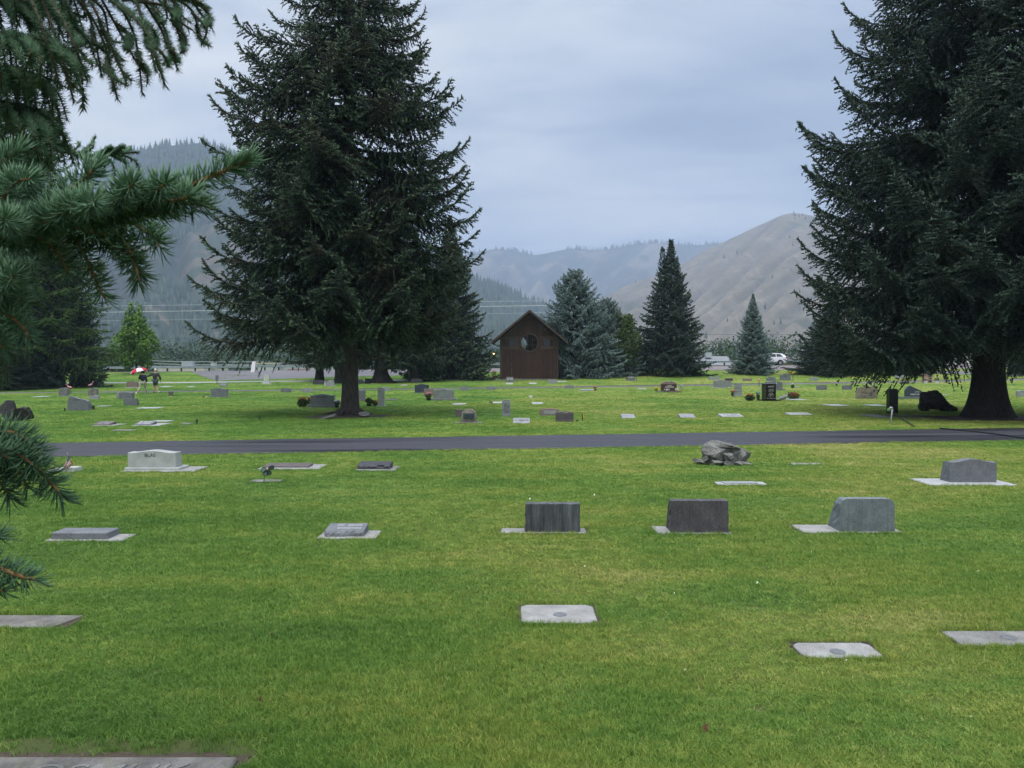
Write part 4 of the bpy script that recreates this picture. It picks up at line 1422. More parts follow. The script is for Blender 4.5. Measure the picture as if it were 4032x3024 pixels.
def near_boughs():
    # the bough at eye height reaching right, needles about 25 mm
    needle_bough(path((-500, 1010, 1.05), (-100, 940, 1.0), (150, 870, .97), (330, 860, .95), (480, 835, .93), (640, 770, .92), (760, 725, .91), (880, 675, .90), (975, 632, .89)),
                 [path((330, 860, .95), (430, 850, .93), (560, 815, .91), (700, 800, .90), (812, 808, .89)),
                  path((480, 835, .93), (560, 790, .90), (655, 722, .84)), path((400, 850, .95), (450, 800, .9), (525, 722, .84)),
                  path((250, 865, .96), (310, 830, .9), (372, 795, .83)), path((150, 870, .97), (250, 770, .93), (335, 700, .90), (380, 650, .9)),
                  path((100, 900, .97), (230, 850, .9), (290, 800, .86)),
                  path((-100, 940, 1.0), (0, 800, .95), (60, 720, .92), (120, 705, .9)), path((-200, 900, 1.0), (-80, 760, .96), (0, 650, .95), (70, 590, .95)),
                  path((100, 900, .97), (60, 890, .9), (15, 865, .84)), path((560, 800, .92), (680, 790, .88), (760, 770, .88))], 0.026, 0.0009, 1, 2300)
    needle_bough(path((-300, 900, 1.1), (0, 880, 1.05), (200, 850, 1.03), (330, 850, 1.02), (420, 880, 1.01), (490, 950, 1.0), (530, 1040, .99), (545, 1108, .98)),
                 [path((420, 880, 1.01), (520, 880, .99), (600, 930, .98), (632, 975, .97)), path((200, 850, 1.03), (290, 930, 1.02), (350, 1040, 1.01), (385, 1120, 1.0), (415, 1178, 1.0)),
                  path((300, 850, 1.02), (400, 930, 1.02), (480, 990, 1.0), (560, 1080, 1.0)), path((60, 880, 1.04), (150, 930, 1.0), (230, 1000, 1.0), (270, 1080, 1.0)),
                  path((0, 880, 1.05), (40, 940, 1.0), (110, 960, .97), (170, 930, .95)), path((150, 860, 1.0), (300, 900, 1.0), (420, 925, 1.0)),
                  path((330, 850, 1.02), (450, 830, 1.0), (600, 850, 1.0), (700, 830, 1.0))], 0.025, 0.0009, 2, 2300)
    # lower left tips
    needle_bough(path((-500, 1150, 1.0), (-200, 1180, 1.0), (-40, 1210, .98), (60, 1260, .96), (118, 1330, .95)),
                 [path((-200, 1180, 1.0), (-60, 1090, .98), (40, 1060, .95)), path((-40, 1210, .98), (20, 1130, .93), (60, 1080, .9)), path((-100, 1200, 1.0), (-40, 1320, .98), (15, 1370, .98)),
                  path((-60, 1210, .98), (0, 1160, 1.0), (95, 1190, 1.0))], 0.025, 0.0009, 3, 2400)
    needle_bough(path((-500, 1700, .98), (-250, 1690, .97), (-60, 1720, .96), (60, 1760, .95), (140, 1830, .95), (200, 1900, .95), (245, 1958, .95)),
                 [path((-60, 1720, .96), (40, 1700, .95), (110, 1740, .95), (150, 1800, .94)), path((-100, 1720, .96), (0, 1790, .95), (70, 1850, .95), (110, 1920, .95)),
                  path((-200, 1700, .97), (-90, 1820, .95), (0, 1900, .95), (40, 1960, .95)), path((0, 1740, .95), (90, 1800, .93), (170, 1860, .93)), path((-150, 1740, .95), (-60, 1760, .93), (30, 1800, .92))], 0.027, 0.0009, 4, 2400)
    needle_bough(path((-500, 2170, .95), (-200, 2190, .93), (-30, 2230, .92), (60, 2262, .91), (140, 2283, .91)),
                 [path((-200, 2190, .93), (-80, 2120, .92), (0, 2110, .92)), path((-100, 2210, .93), (-40, 2300, .92), (15, 2330, .92))], 0.024, 0.0009, 5, 1900)
    # the hanging shoots of the upper left, about two metres away
    r = random.Random(4)
    tips = [(815, 32), (795, 165), (750, 90), (700, 275), (650, 335), (615, 280), (560, 372), (500, 330), (462, 392), (400, 300), (345, 320), (292, 405), (240, 350), (720, 180), (540, 250), (430, 210), (640, 60), (330, 180), (690, 20)]
    main = path((-500, -420, 2.6), (-100, -300, 2.4), (200, -170, 2.25), (450, -70, 2.15), (650, -20, 2.1), (770, 10, 2.08), (818, 30, 2.05))
    sh = []
    for tx, ty in tips:
        sx = max(-100, tx - r.uniform(120, 240)); sy = -60 + (sx - 450) * 0.25 + r.uniform(-40, 60)
        mx, my = (sx + tx) / 2 + r.uniform(-10, 50), (sy + ty) / 2 - r.uniform(0, 50)
        d = r.uniform(1.9, 2.4)
        sh.append(path((sx, sy, 2.2), (mx, my, d), (tx, ty, d)))
        for q in range(2):
            f_ = r.uniform(.35, .85)
            bx, by = mx + (tx - mx) * (f_ - .3), my + (ty - my) * (f_ - .3)
            sh.append(path((bx, by, d), (bx + r.uniform(10, 60), by + r.uniform(30, 70), d + r.uniform(-.1, .1)), (bx + r.uniform(20, 85), by + r.uniform(70, 130), d + r.uniform(-.15, .15))))
    needle_bough(main, sh, 0.018, 0.001, 6, 1100, stem=0.008, fine=False, bark="bark_inner")
    # the dense interior behind and to the left of them
    for bi in range(7):
        r = random.Random(40 + bi)
        y0 = -350 + bi * 135
        Y = r.uniform(2.5, 3.4)
        ex = (420, 360, 330, 300, 250, 230, 160)[bi]
        main = path((-700, y0 - 60, Y), (-350, y0, Y), (-80, y0 + 60, Y - .1), (ex * .55, y0 + 100, Y - .2), (ex, y0 + 150, Y - .25))
        sh = []
        for k in range(40):
            f_ = r.random()
            sx = -260 + (ex + 200) * f_; sy = y0 + 20 + 120 * f_
            d = Y - .15 + r.uniform(-.5, .5)
            tx, ty = sx + r.uniform(10, 130), sy + r.uniform(70, 240)
            sh.append(path((sx, sy, Y - .1), ((sx + tx) / 2 + r.uniform(0, 40), (sy + ty) / 2 - 30, d), (tx, ty, d)))
        needle_bough(main, sh, 0.022, 0.0016, 50 + bi, 950, stem=0.007, fine=False, bark="bark_inner")
    # the darker bough below, its tip against the sky
    r = random.Random(8)
    main = path((-600, 330, 4.2), (-200, 430, 4.0), (0, 500, 3.95), (150, 560, 3.9), (300, 610, 3.85), (430, 605, 3.8), (540, 600, 3.75))
    sh = []
    for k in range(46):
        f_ = r.random(); sx = -250 + 760 * f_; sy = 420 + 190 * min(1, f_ * 1.3)
        tx, ty = sx + r.uniform(0, 90), sy + r.uniform(-90, 130) * (1.2 - .6 * f_)
        d = 3.9 + r.uniform(-.5, .5)
        sh.append(path((sx, sy, 3.9), ((sx + tx) / 2 + 20, (sy + ty) / 2 - 10, d), (tx, ty, d)))
    needle_bough(main, sh, 0.02, 0.0024, 7, 700, stem=0.008, fine=False, bark="bark_inner")
    # boughs filling the side down to the lawn, seen only at the frame's edge
    for bi, (y0, Y, ex) in enumerate(((640, 3.0, 190), (760, 2.6, 170), (880, 2.9, 200), (980, 2.5, 150), (1090, 2.8, 170), (1200, 2.4, 100), (1320, 2.7, 60))):
        r = random.Random(80 + bi)
        main = path((-700, y0 - 80, Y), (-300, y0, Y), (ex * .4, y0 + 60, Y), (ex, y0 + 110, Y))
        sh = []
        for k in range(34):
            f_ = r.random(); sx = -260 + (ex + 200) * f_; sy = y0 + 60 * f_
            tx, ty = sx + r.uniform(0, 100), sy + r.uniform(-40, 190); d = Y + r.uniform(-.35, .35)
            sh.append(path((sx, sy, Y), ((sx + tx) / 2 + 20, (sy + ty) / 2 - 20, d), (tx, ty, d)))
        needle_bough(main, sh, 0.023, 0.0013, 90 + bi, 700, stem=0.006, fine=False, bark="bark_inner")


near_boughs()

# ------------------------------------------------------------------ grave stones
TOPS = {
    "flat": lambda u, w, h: h,
    "serp": lambda u, w, h: h - 0.13 * h * (0.5 - 0.5 * math.cos(PI * min(1, abs(u) * 1.08))) + 0.02 * h * max(0, abs(u) - .85) / .15,
    "round": lambda u, w, h: h - 0.10 * h * u * u,
    "arch": lambda u, w, h: h - 0.16 * w * (1 - math.sqrt(max(0, 1 - u * u * 0.98))) * 1.4,
    "corner": lambda u, w, h: h - (lambda r, d: r * (1 - math.sqrt(max(0, 1 - (max(0, d - (w / 2 - r)) / r) ** 2))))(0.11 * w, abs(u) * w / 2 * 0.999),
    "peak": lambda u, w, h: h - 0.12 * h * abs(u),
    "shoulder": lambda u, w, h: h if abs(u) < 0.6 else h - 0.14 * h,
    "dip": lambda u, w, h: h - 0.04 * h + 0.1 * h * max(0, 1 - ((abs(u) - 0.28) / 0.2) ** 2) - 0.14 * h * max(0, abs(u) - 0.35),
}


def stone_mesh(w, h, shape, t0, t1, mat, rough=0.0, taper=1.0, seed=0, custom=None, bevel=0.006, skew=0.0, face_rough=0.0):
    """Upright stone: front face at y=0 toward the viewer, body behind it; t0/t1 thickness at foot and top."""
    r = random.Random(seed)
    out = []
    nt_ = 24
    ns = 7
    def X(x, z): return x * (1 + (taper - 1) * z / h) + skew * z
    if custom:
        top = lambda u: float(np.interp(u, [c[0] for c in custom], [c[1] * h for c in custom]))
    else:
        top = lambda u: TOPS[shape](u, w, h)
    out.append((-w / 2, 0.0)); out.append((w / 2, 0.0))
    zr_, zl_ = top(1), top(-1)
    for i in range(1, ns): out.append((w / 2, zr_ * i / ns))
    for i in range(nt_ + 1):
        u = 1 - 2 * i / nt_
        out.append((u * w / 2, top(u)))
    for i in range(ns - 1, 0, -1): out.append((-w / 2, zl_ * i / ns))
    n = len(out)
    rings = 5 if rough else 2
    V = []
    for k in range(rings):
        f = k / (rings - 1)
        for i, (x, z) in enumerate(out):
            t = t0 + (t1 - t0) * min(1, z / h)
            y = t * f
            xx, zz = X(x, z), z
            if rough and i > 1:
                d = rough * (1.0 if 0 < k < rings - 1 else 0.35)
                on_top = 1 + ns - 1 < i < 1 + ns + nt_ + 1
                a = r.uniform(-1, 1) * d
                if on_top: zz += a * 0.7
                else: xx += a * (1 if x > 0 else -1) * -1 if r.random() < .5 else a
                y += r.uniform(-.3, .3) * d if 0 < k < rings - 1 else 0
            V.append((xx, y, zz))
    Fc = [tuple(range(n)), tuple(reversed(range((rings - 1) * n, rings * n)))]
    for k in range(rings - 1):
        for i in range(n):
            j = (i + 1) % n
            Fc.append((k * n + i, (k + 1) * n + i, (k + 1) * n + j, k * n + j))
    mb = MB(); mb.poly(V, Fc)
    return mb.mesh("stone", mat, bevel=0 if rough else bevel, seg=1)


def addfoot(x0, x1, y0, y1): FOOT.append((x0, x1, y0, y1))


G_UP = "upright headstones in the lawn"
G_FLAT = "flat grave markers in the lawn"
G_SLAB = "low bevelled grave slabs in the lawn"


def soil_rim(x0, x1, y0, y1, m=0.05, seed=0):
    """Trodden soil showing round a stone that sits in the turf."""
    r = random.Random(seed)
    n = 14
    pts = []
    for (ax, ay), (bx, by) in (((x0 - m, y0 - m * .4), (x1 + m, y0 - m * .4)), ((x1 + m, y0 - m * .4), (x1 + m, y1 + m * 1.6)), ((x1 + m, y1 + m * 1.6), (x0 - m, y1 + m * 1.6)), ((x0 - m, y1 + m * 1.6), (x0 - m, y0 - m * .4))):
        for i in range(n):
            f = i / n
            pts.append((ax + (bx - ax) * f + r.uniform(-.4, .4) * m, ay + (by - ay) * f + r.uniform(-.4, .4) * m, 0.006))
    me = bpy.data.meshes.new("bare_soil"); me.from_pydata(pts, [], [tuple(range(len(pts)))]); me.materials.append(M["soil"])
    tag(link("bare_soil", me), kind="structure")
    FOOT.append((x0 - m * .3, x1 + m * .5, y0, y1 + m * 1.0))
    THIN.append((x0 - m * 2, x1 + m * 2.5, y0 - m * .3, y1 + m * 3.5, .6))


def headstone(label, x0, x1, yt, yb, shape="flat", mat="granite_grey", t0=0.2, t1=None, base=None, plate=None, text=None, rz=0.0, name="headstone", group=G_UP, cat="headstone", base_mat=None, **kw):
    """Pixel extents of the front face give place and size on the ground. base=(x0, x1, height px); plate=(x0, x1, y near, y far)."""
    bh = base[2] if base else 0
    g = gnd((x0 + x1) / 2, yb + bh)
    k = g.y / F
    w = (x1 - x0) * k; h = (yb - yt) * k
    o = empty(name, g, label, cat, group, rz)
    t1 = t0 if t1 is None else t1
    z0 = 0.0; yoff = 0.0
    if base:
        bw = (base[1] - base[0]) * k; bx = ((base[0] + base[1]) / 2 - (x0 + x1) / 2) * k
        z0 = bh * k
        MB().box(bx - bw / 2, bx + bw / 2, 0, t0 + 0.16, -0.05, z0).build("base", M[base_mat or mat], o, bevel=0.01, seg=1)
        yoff = 0.07
    if plate:
        pn, pf = gnd(plate[0] if False else (plate[0] + plate[1]) / 2, plate[2]), gnd((plate[0] + plate[1]) / 2, plate[3])
        kn = pn.y / F
        px0, px1 = (plate[0] - 2016) * kn - g.x, (plate[1] - 2016) * kn - g.x
        MB().box(px0, px1, pn.y - g.y, pf.y - g.y, -0.05, 0.022).build("plinth", M[plate[4] if len(plate) > 4 else "concrete_pale"], o, bevel=0.008, seg=1)
        addfoot(g.x + px0, g.x + px1, pn.y, pf.y)
        soil_rim(g.x + px0, g.x + px1, pn.y, pf.y, .03, int(x0))
    me = stone_mesh(w, h + (0.03 if not base else 0), shape, t0, t1, M[mat], seed=int(x0), **kw)
    link("die", me, o, (0, yoff, z0 - (0.03 if not base else 0)))
    addfoot(g.x - w / 2, g.x + w / 2, g.y - 0.02, g.y + t0 + 0.1)
    o["w"] = w; o["h"] = h; o["z0"] = z0; o["yf"] = yoff
    if text:
        for t in text: t(o, w, h, z0, yoff)
    for q in ("w", "h", "z0", "yf"): del o[q]
    return o


def T_(key, u, v, hh, mat, sx=1.0):
    """Lettering placed at fractions of the face."""
    return lambda o, w, h, z0, y: lettering(key, o, u * w, y - 0.004, z0 + v * h, hh * h, M[mat], sx)


def C_(u0, u1, v0, v1, rows, mat, seed=0, fill=.75):
    return lambda o, w, h, z0, y: carved_lines(o, u0 * w, u1 * w, z0 + v0 * h, z0 + v1 * h, rows, y, M[mat], seed, fill=fill)


def panel(u0, u1, v0, v1, mat, name="polished_panel", d=0.012):
    return lambda o, w, h, z0, y: MB().box(u0 * w, u1 * w, y - d, y + 0.01, z0 + v0 * h, z0 + v1 * h).build(name, M[mat], o)


H = headstone
# --- the near rows
H("pale marble headstone with BLAS carved on its wavy topped face, beside the road", 496, 686, 1776, 1842, "serp", "marble_grey", 0.34, 0.26, base=(488, 706, 13), plate=(468, 757, 1860, 1840), text=[T_("BLAS", -0.03, 0.64, 0.2, "carve_dark", 1.1)])
H("streaky dark grey upright stone, leftmost of the front row of three uprights", 2068, 2285, 1984, 2102, "flat", "granite_streak", 0.34, 0.16, plate=(1972, 2312, 2104, 2086), rough=0.012, taper=0.985)
H("blackish brown upright stone with rough left edge, middle of the front row of three uprights", 2640, 2870, 1971, 2104, "flat", "granite_brown_dark", 0.36, 0.15, plate=(2592, 2888, 2106, 2078), rough=0.014, taper=0.975)
H("blue grey upright stone with rounded corners and slanting broken side, rightmost of the front row", 3308, 3524, 1964, 2100, "corner", "granite_blue", 0.44, 0.16, plate=(3172, 3566, 2102, 2072), rough=0.009, taper=0.985)
H("grey headstone with bowed top on a white plinth, near the right edge", 3740, 3924, 1808, 1904, "serp", "granite_mid", 0.36, 0.2, plate=(3672, 4016, 1914, 1888, "slab_white"), rough=0.01)


def slab(label, x0, x1, yb, hpx, depth, mat="granite_grey", plate=None, group=G_SLAB, slope=0.0, rough=0.0, text=None, cat="grave slab", name="grave_slab", rz=0.0):
    """Low block: front face hpx high, top sloping up to the back by slope."""
    g = gnd((x0 + x1) / 2, yb); k = g.y / F
    w = (x1 - x0) * k; h = hpx * k
    o = empty(name, g, label, cat, group, rz)
    r = random.Random(int(x0))
    if rough:
        n = 14; V = []; Fc = []
        for j, (y, z) in enumerate(((0.0, -.03), (-.015, h * .35), (-.01, h * .7), (0.01, h), (depth, h + slope), (depth, -.03))):
            for i in range(n + 1):
                jit = rough if 0 < j < 4 else 0
                V.append((-w / 2 + w * i / n, y + r.uniform(-1, 1) * jit, z + r.uniform(-.3, .3) * jit))
        for j in range(5):
            for i in range(n):
                a = j * (n + 1) + i
                Fc.append((a, a + 1, a + n + 2, a + n + 1))
        Fc.append(tuple(j * (n + 1) for j in range(5, -1, -1))); Fc.append(tuple(j * (n + 1) + n for j in range(6)))
        mb = MB(); mb.poly(V, Fc); mb.build("block", M[mat], o)
    else:
        mb = MB(); mb.poly([(-w / 2, 0, -.03), (w / 2, 0, -.03), (w / 2, depth, -.03), (-w / 2, depth, -.03), (-w / 2 + .01, 0.01, h), (w / 2 - .01, .01, h), (w / 2 - .01, depth - .01, h + slope), (-w / 2 + .01, depth - .01, h + slope)],
                           [(0, 3, 2, 1), (4, 5, 6, 7), (0, 1, 5, 4), (1, 2, 6, 5), (2, 3, 7, 6), (3, 0, 4, 7)])
        mb.build("block", M[mat], o, bevel=0.008, seg=1)
    if plate:
        pn, pf = gnd((plate[0] + plate[1]) / 2, plate[2]), gnd((plate[0] + plate[1]) / 2, plate[3])
        kn = pn.y / F
        a, b = (plate[0] - 2016) * kn - g.x, (plate[1] - 2016) * kn - g.x
        MB().box(a, b, pn.y - g.y, max(pf.y - g.y, depth * .9), -0.05, 0.02).build("plinth", M[plate[4] if len(plate) > 4 else "concrete_pale"], o, bevel=0.006, seg=1)
        addfoot(g.x + a, g.x + b, pn.y, max(pf.y, g.y + depth * .9))
    addfoot(g.x - w / 2, g.x + w / 2, g.y, g.y + depth)
    if text:
        # rows of shallow letters on the sloping top
        rows, mt = text
        mb = MB(); ang = math.atan2(slope, depth)
        for i in range(rows):
            x = -w * .36
            f = (i + .5) / rows
            yc = depth * (0.9 - 0.75 * f); zc = h + slope * yc / depth + 0.003
            while x < w * .36:
                lw = min(.075, w * .07) * r.uniform(.5, 1.0)
                if r.random() < .82:
                    dy = min(.045, depth / rows * .18)
                    mb.poly([(x, yc - dy, zc - dy * slope / depth), (x + lw, yc - dy, zc - dy * slope / depth), (x + lw, yc + dy, zc + dy * slope / depth), (x, yc + dy, zc + dy * slope / depth)], [(0, 1, 2, 3)])
                x += lw * 1.35
        tag(mb.build("inscription", M[mt], o), kind="stuff")
    return o


slab("long grey slab on white concrete, at the left in front of the road", 197, 424, 2130, 32, 0.32, "granite_mid", plate=(165, 474, 2134, 2108), slope=0.0)
slab("short rock faced grey slab with lettered top, left of the three uprights", 1278, 1432, 2118, 28, 0.33, "granite_mid", plate=(1240, 1476, 2126, 2094), slope=0.03, rough=0.012, text=(2, "carve_grey"))
slab("long brownish low slab on pale plinth behind the metal flower ornament", 1034, 1216, 1845, 10, 0.4, "granite_mauve", plate=(1008, 1250, 1851, 1831, "concrete_pale"), slope=0.02)
slab("short dark rock faced slab on concrete beside the road, right of the long brownish slab", 1408, 1536, 1850, 20, 0.38, "granite_dark", plate=(1392, 1556, 1856, 1838, "concrete"), slope=0.03, rough=0.02)


def marker(label, x0, x1, yn, yf, mat="slab_white", h=0.02, parts=None, skew=0.0, group=G_FLAT, name="grave_marker", corner=0.0, sink=0.0):
    """Flush flat stone; near and far edge given by picture rows."""
    a = gnd((x0 + x1) / 2, yn); b = gnd((x0 + x1) / 2, yf)
    k = a.y / F
    w = (x1 - x0) * k; d = max(b.y - a.y, 0.28)
    g = Vector((a.x, a.y, a.z))
    o = empty(name, g, label, "grave marker", group)
    out = [(-w / 2, 0), (w / 2, 0), (w / 2 + skew, d), (-w / 2 + skew, d)]
    if corner:
        c = corner
        out = [(-w / 2 + c, 0), (w / 2 - c, 0), (w / 2, c), (w / 2, d - c), (w / 2 - c, d), (-w / 2 + c, d), (-w / 2, d - c), (-w / 2, c)]
    dz = h1(a.x, a.y + d) - a.z
    n = len(out)
    V = [(x, y, -0.06 + dz * y / d) for x, y in out] + [(x, y, h + dz * y / d) for x, y in out]
    mb = MB(); mb.poly(V, [tuple(range(n))[::-1], tuple(range(n, 2 * n))] + [(i, (i + 1) % n, n + (i + 1) % n, n + i) for i in range(n)])
    mb.build("stone", M[mat], o, bevel=0.006, seg=1)
    addfoot(g.x - w / 2, g.x + w / 2, g.y + (0.02 if sink else 0), g.y + d)
    if yn > 1800: soil_rim(g.x - w / 2 + min(0, skew), g.x + w / 2 + max(0, skew), g.y, g.y + d, .025, int(x0) + 9000)
    if parts: parts(o, w, d, h)
    return o


def vase_ring(x, y, r=0.07):
    def f(o, w, d, h):
        mb = MB()
        mb.lathe([(r * .8, h - .01), (r * .8, h + .003), (r * .74, h + .006), (r * .3, h + .007)], 20, (x * w, y * d, 0))
        mb.build("vase_lid", M["granite_mid"], o)
    return f


marker("large speckled flush marker with round vase lid, leftmost of three in the near lawn", 2052, 2356, 2460, 2390, "concrete_pale", 0.02, vase_ring(0.02, .42), corner=0.05)
marker("pale speckled flush marker with vase lid, sunk in bright grass in the near right lawn", 3168, 3488, 2594, 2536, "concrete_pale", 0.012, vase_ring(-0.02, .35), corner=0.05)
marker("pale flush marker with vase lid cut by the right edge", 3790, 4215, 2550, 2494, "concrete", 0.02, vase_ring(0.05, .5), corner=0.02)
marker("dark mossy flush slab cut off by the left edge", -220, 205, 2478, 2431, "old_slab", 0.02, skew=0.09)
marker("long flush white stone with mottled middle, below the rock pile", 2828, 3022, 1913, 1903, "slab_white", 0.03, lambda o, w, d, h: MB().box(-w * .37, w * .32, .03, d - .02, h, h + .012).build("bronze_plaque", M["granite_light"], o))
marker("barely visible flush pale strip right of the rock pile", 3118, 3250, 1831, 1826, "concrete_pale", 0.012)
marker("thin flush stone at the foot of the metal flower ornament", 978, 1100, 1899, 1894, "concrete", 0.01)


def big_slab():
    a = gnd(430, 3090); b = gnd(430, 3000)
    k = a.y / F
    x0 = -2.9; x1 = (925 - 2016) * (b.y / F)
    o = empty("grave_marker", (0, a.y, 0), "old flush slab with a large raised name, cut by the bottom left corner", "grave marker", G_FLAT)
    d = b.y - a.y
    MB().box(x0, x1, -0.35, d, -0.06, 0.03).build("stone", M["old_slab"], o, bevel=0.01, seg=1)
    addfoot(x0, x1, a.y - 0.35, b.y)
    soil_rim(x0, x1, a.y - .3, b.y, .05, 5)
    for i, (cx_, cy_, r_) in enumerate(((-2.5, .16, .13), (-2.0, .13, .11), (-1.62, .15, .13), (-2.8, .15, .12))):
        THIN.append((cx_ - .24, cx_ + .24, b.y, b.y + cy_ + .12, .72))
    me = TX["name"].copy(); me.materials.clear(); me.materials.append(M["concrete"])
    me.transform(Matrix.Rotation(-PI / 2, 4, "X"))
    link("inscription", me, o, ((440 - 2016) * (b.y / F), d - 0.255, 0.032), (0, 0, 0), (0.17, 0.17, 0.18))
    return


big_slab()

# rock pile
rp = gnd(2860, 1836); kp = rp.y / F


def rock(parent, name, x, y, z, sx, sy, sz, seed, mat, rot=(0, 0, 0), rough=0.22, sub=3, sharp=True):
    bm = bmesh.new()
    bmesh.ops.create_icosphere(bm, subdivisions=sub + 1, radius=1)
    r = np.random.default_rng(seed)
    # facets: cut the ball by random planes, then break the surface up with fractal relief
    pl = [(norm(r.normal(0, 1, 3)), r.uniform(0.42, 0.85)) for _ in range(12)]
    off = Vector(r.uniform(-50, 50, 3))
    for v in bm.verts:
        p = np.array(v.co)
        for n_, d_ in pl:
            e = p @ n_ - d_
            if e > 0: p = p - n_ * e * 0.96
        q = Vector(p)
        f = mnoise.fractal(q * 2.2 + off, 0.7, 2.1, 5) * rough * 0.55 + abs(mnoise.noise(q * 4.0 - off)) * -rough * 0.5
        v.co = q * (1 + f)
    me = bpy.data.meshes.new(name); bm.to_mesh(me); bm.free(); me.materials.append(mat)
    return link(name, me, parent, (x, y, z), rot, (sx, sy, sz))


pile = empty("rock_pile", rp, "pile of weathered grey boulders topped by a flat rock, on the lawn by the road", "rock pile")
for i, (px, py, w_, h_, dy, rt) in enumerate(((2840, 1790, 105, 75, .1, .1), (2902, 1793, 118, 92, .15, -.1), (2862, 1757, 104, 26, .1, .14), (2802, 1806, 46, 48, .05, .2), (2830, 1826, 60, 26, -.05, 0), (2872, 1824, 34, 26, -.12, .1),
                                              (2912, 1828, 50, 20, -.08, .1), (2930, 1800, 34, 58, .1, 0), (2770, 1822, 60, 16, .05, .2), (2788, 1812, 24, 30, .0, .3), (2938, 1832, 56, 14, .0, .12), (2870, 1800, 40, 40, -.1, .5), (2850, 1770, 60, 36, .35, 0))):
    x = (px - 2860) * kp; z = (1836 - py) * kp
    rock(pile, "boulder", x, 0.18 + dy, max(z, h_ * kp * .4), w_ * kp / 1.45, (0.24 if w_ > 60 else 0.14), h_ * kp / 1.45, 500 + i, M["rock_grey"], (0, rt, 0), rough=.2)
addfoot(rp.x - .3, rp.x + .35, rp.y, rp.y + .5)

# --- left far group
o = empty("boulder_monument", gnd(30, 1660), "black two lobed rock monument at the left edge", "rock monument")
kk = gnd(30, 1660).y / F
for i, (x, w_, h_) in enumerate(((18, 78, 78), (64, 64, 72))):
    rock(o, "boulder", (x - 30) * kk, 0.3 + i * .1, h_ * kk * .36, w_ * kk * .62, .45, h_ * kk * .72, 520 + i, M["rock_dark"], rough=.15)
H("dark grey sloping boulder headstone carved NORTON, with flower basket at its right", 264, 352, 1561, 1617, mat="granite_mid", t0=0.3, t1=0.22, rough=0.02, custom=[(-1, .8), (-.85, .95), (-.6, 1), (-.3, .95), (0, .86), (.4, .82), (.75, .76), (1, .66)], taper=0.86, skew=-0.05, text=[T_("NORTON", -0.12, 0.72, 0.085, "carve_dark")])
H("rough faced square grey stone behind the left pink flamingo's head", 229, 265, 1527, 1559, "round", "rock_grey", 0.22, rough=0.02, base=(226, 270, 2), base_mat="slab_white")
H("rough faced grey stone with whitish top, below the right pink flamingo", 345, 379, 1528, 1560, "round", "rock_grey", 0.22, rough=0.02, base=(342, 382, 2), base_mat="slab_white")
H("low pale grey stone in front of the right flamingo's stone", 351, 388, 1556, 1573, "peak", "granite_light", 0.16)
H("grey headstone with pale side, upper of the stacked pair left of the walkers", 467, 521, 1544, 1571, "round", "granite_mid", 0.3)
H("grey headstone half hidden behind the upper stone of the pair left of the walkers", 458, 505, 1546, 1569, "flat", "granite_light", 0.2)
H("grey slant stone, lower and nearer of the stacked pair left of the walkers", 486, 539, 1570, 1597, "flat", "granite_mid", 0.3, 0.14)
H("square dark granite block with flat top under the old spruce at the left", 182, 225, 1480, 1528, "flat", "granite_black", 0.35)
H("pink grey headstone on a pale foot, just left of the umbrella walkers", 496, 539, 1502, 1525, "round", "granite_pink", 0.25, base=(489, 546, 2), base_mat="slab_white")
H("small square brown grey stone right of the man in shorts", 663, 680, 1542, 1558, "flat", "granite_mauve", 0.14)
H("small lettered grey stone behind the wide blue grey headstone, by the sign post", 864, 894, 1508, 1522, "flat", "granite_light", 0.16, text=[panel(-.35, .35, .3, .7, "slab_white")])
H("wide blue grey headstone on a base, right of the sign post", 829, 893, 1528, 1560, "serp", "granite_mid", 0.22, base=(820, 903, 4))
H("white square topped pillar stone on a white foot near the driveway", 1038, 1058, 1476, 1507, "flat", "marble_white", 0.22, base=(1031, 1068, 6))
H("small grey stone with rounded top, left of the pair in front of the driveway", 1105, 1144, 1528, 1545, "round", "granite_mid", 0.18)
H("small rough grey stone, right of the pair in front of the driveway", 1190, 1228, 1529, 1545, "round", "granite_light", 0.18, rough=0.02)
H("grey headstone carved BRADSHAW between two flower clumps, left of the big trunk", 1221, 1314, 1552, 1595, "serp", "granite_mid", 0.24, base=(1210, 1328, 10), text=[T_("BRADSHAW", -.02, .66, .13, "carve_dark", 0.9)])
H("wide dark grey stone under the trees, in front of the straight back row trunk", 1232, 1276, 1496, 1514, "peak", "granite_dark", 0.3)
H("pale blue grey lettered headstone on a base with a white figurine beside it", 1285, 1314, 1497, 1517, "arch", "granite_light", 0.22, base=(1278, 1321, 4), text=[C_(-.36, .36, .3, .85, 3, "carve_grey", 3)])
H("dark stone just right of the big trunk, in the shade of the back row", 1405, 1428, 1495, 1511, "flat", "granite_dark", 0.25)
H("tall black square stone in the shade, left of the wide flared trunk", 1437, 1459, 1490, 1511, "flat", "granite_black", 0.25)
H("grey headstone directly right of the big trunk, half hidden by it", 1398, 1436, 1537, 1574, "flat", "granite_mid", 0.22, base=(1390, 1440, 6))
H("tall white marble tablet with arched top, right of the yellow flowers", 1486, 1513, 1525, 1598, "arch", "marble_grey", 0.16, base=(1480, 1524, 2), base_mat="slab_white")
H("low grey stone behind the tall white tablet", 1510, 1536, 1524, 1539, "round", "granite_light", 0.16)
H("dark stone in deep shade below the sucker shrub", 1618, 1661, 1491, 1508, "round", "granite_dark", 0.25)
H("navy blue headstone with peaked top, left of the wide grey stone with pink flowers", 1633, 1687, 1512, 1545, "serp", "granite_navy", 0.24, base=(1625, 1691, 3))
H("light grey stone partly hidden behind the wide grey stone with pink flowers", 1669, 1707, 1531, 1556, "flat", "granite_pink", 0.2, base=(1664, 1712, 4))
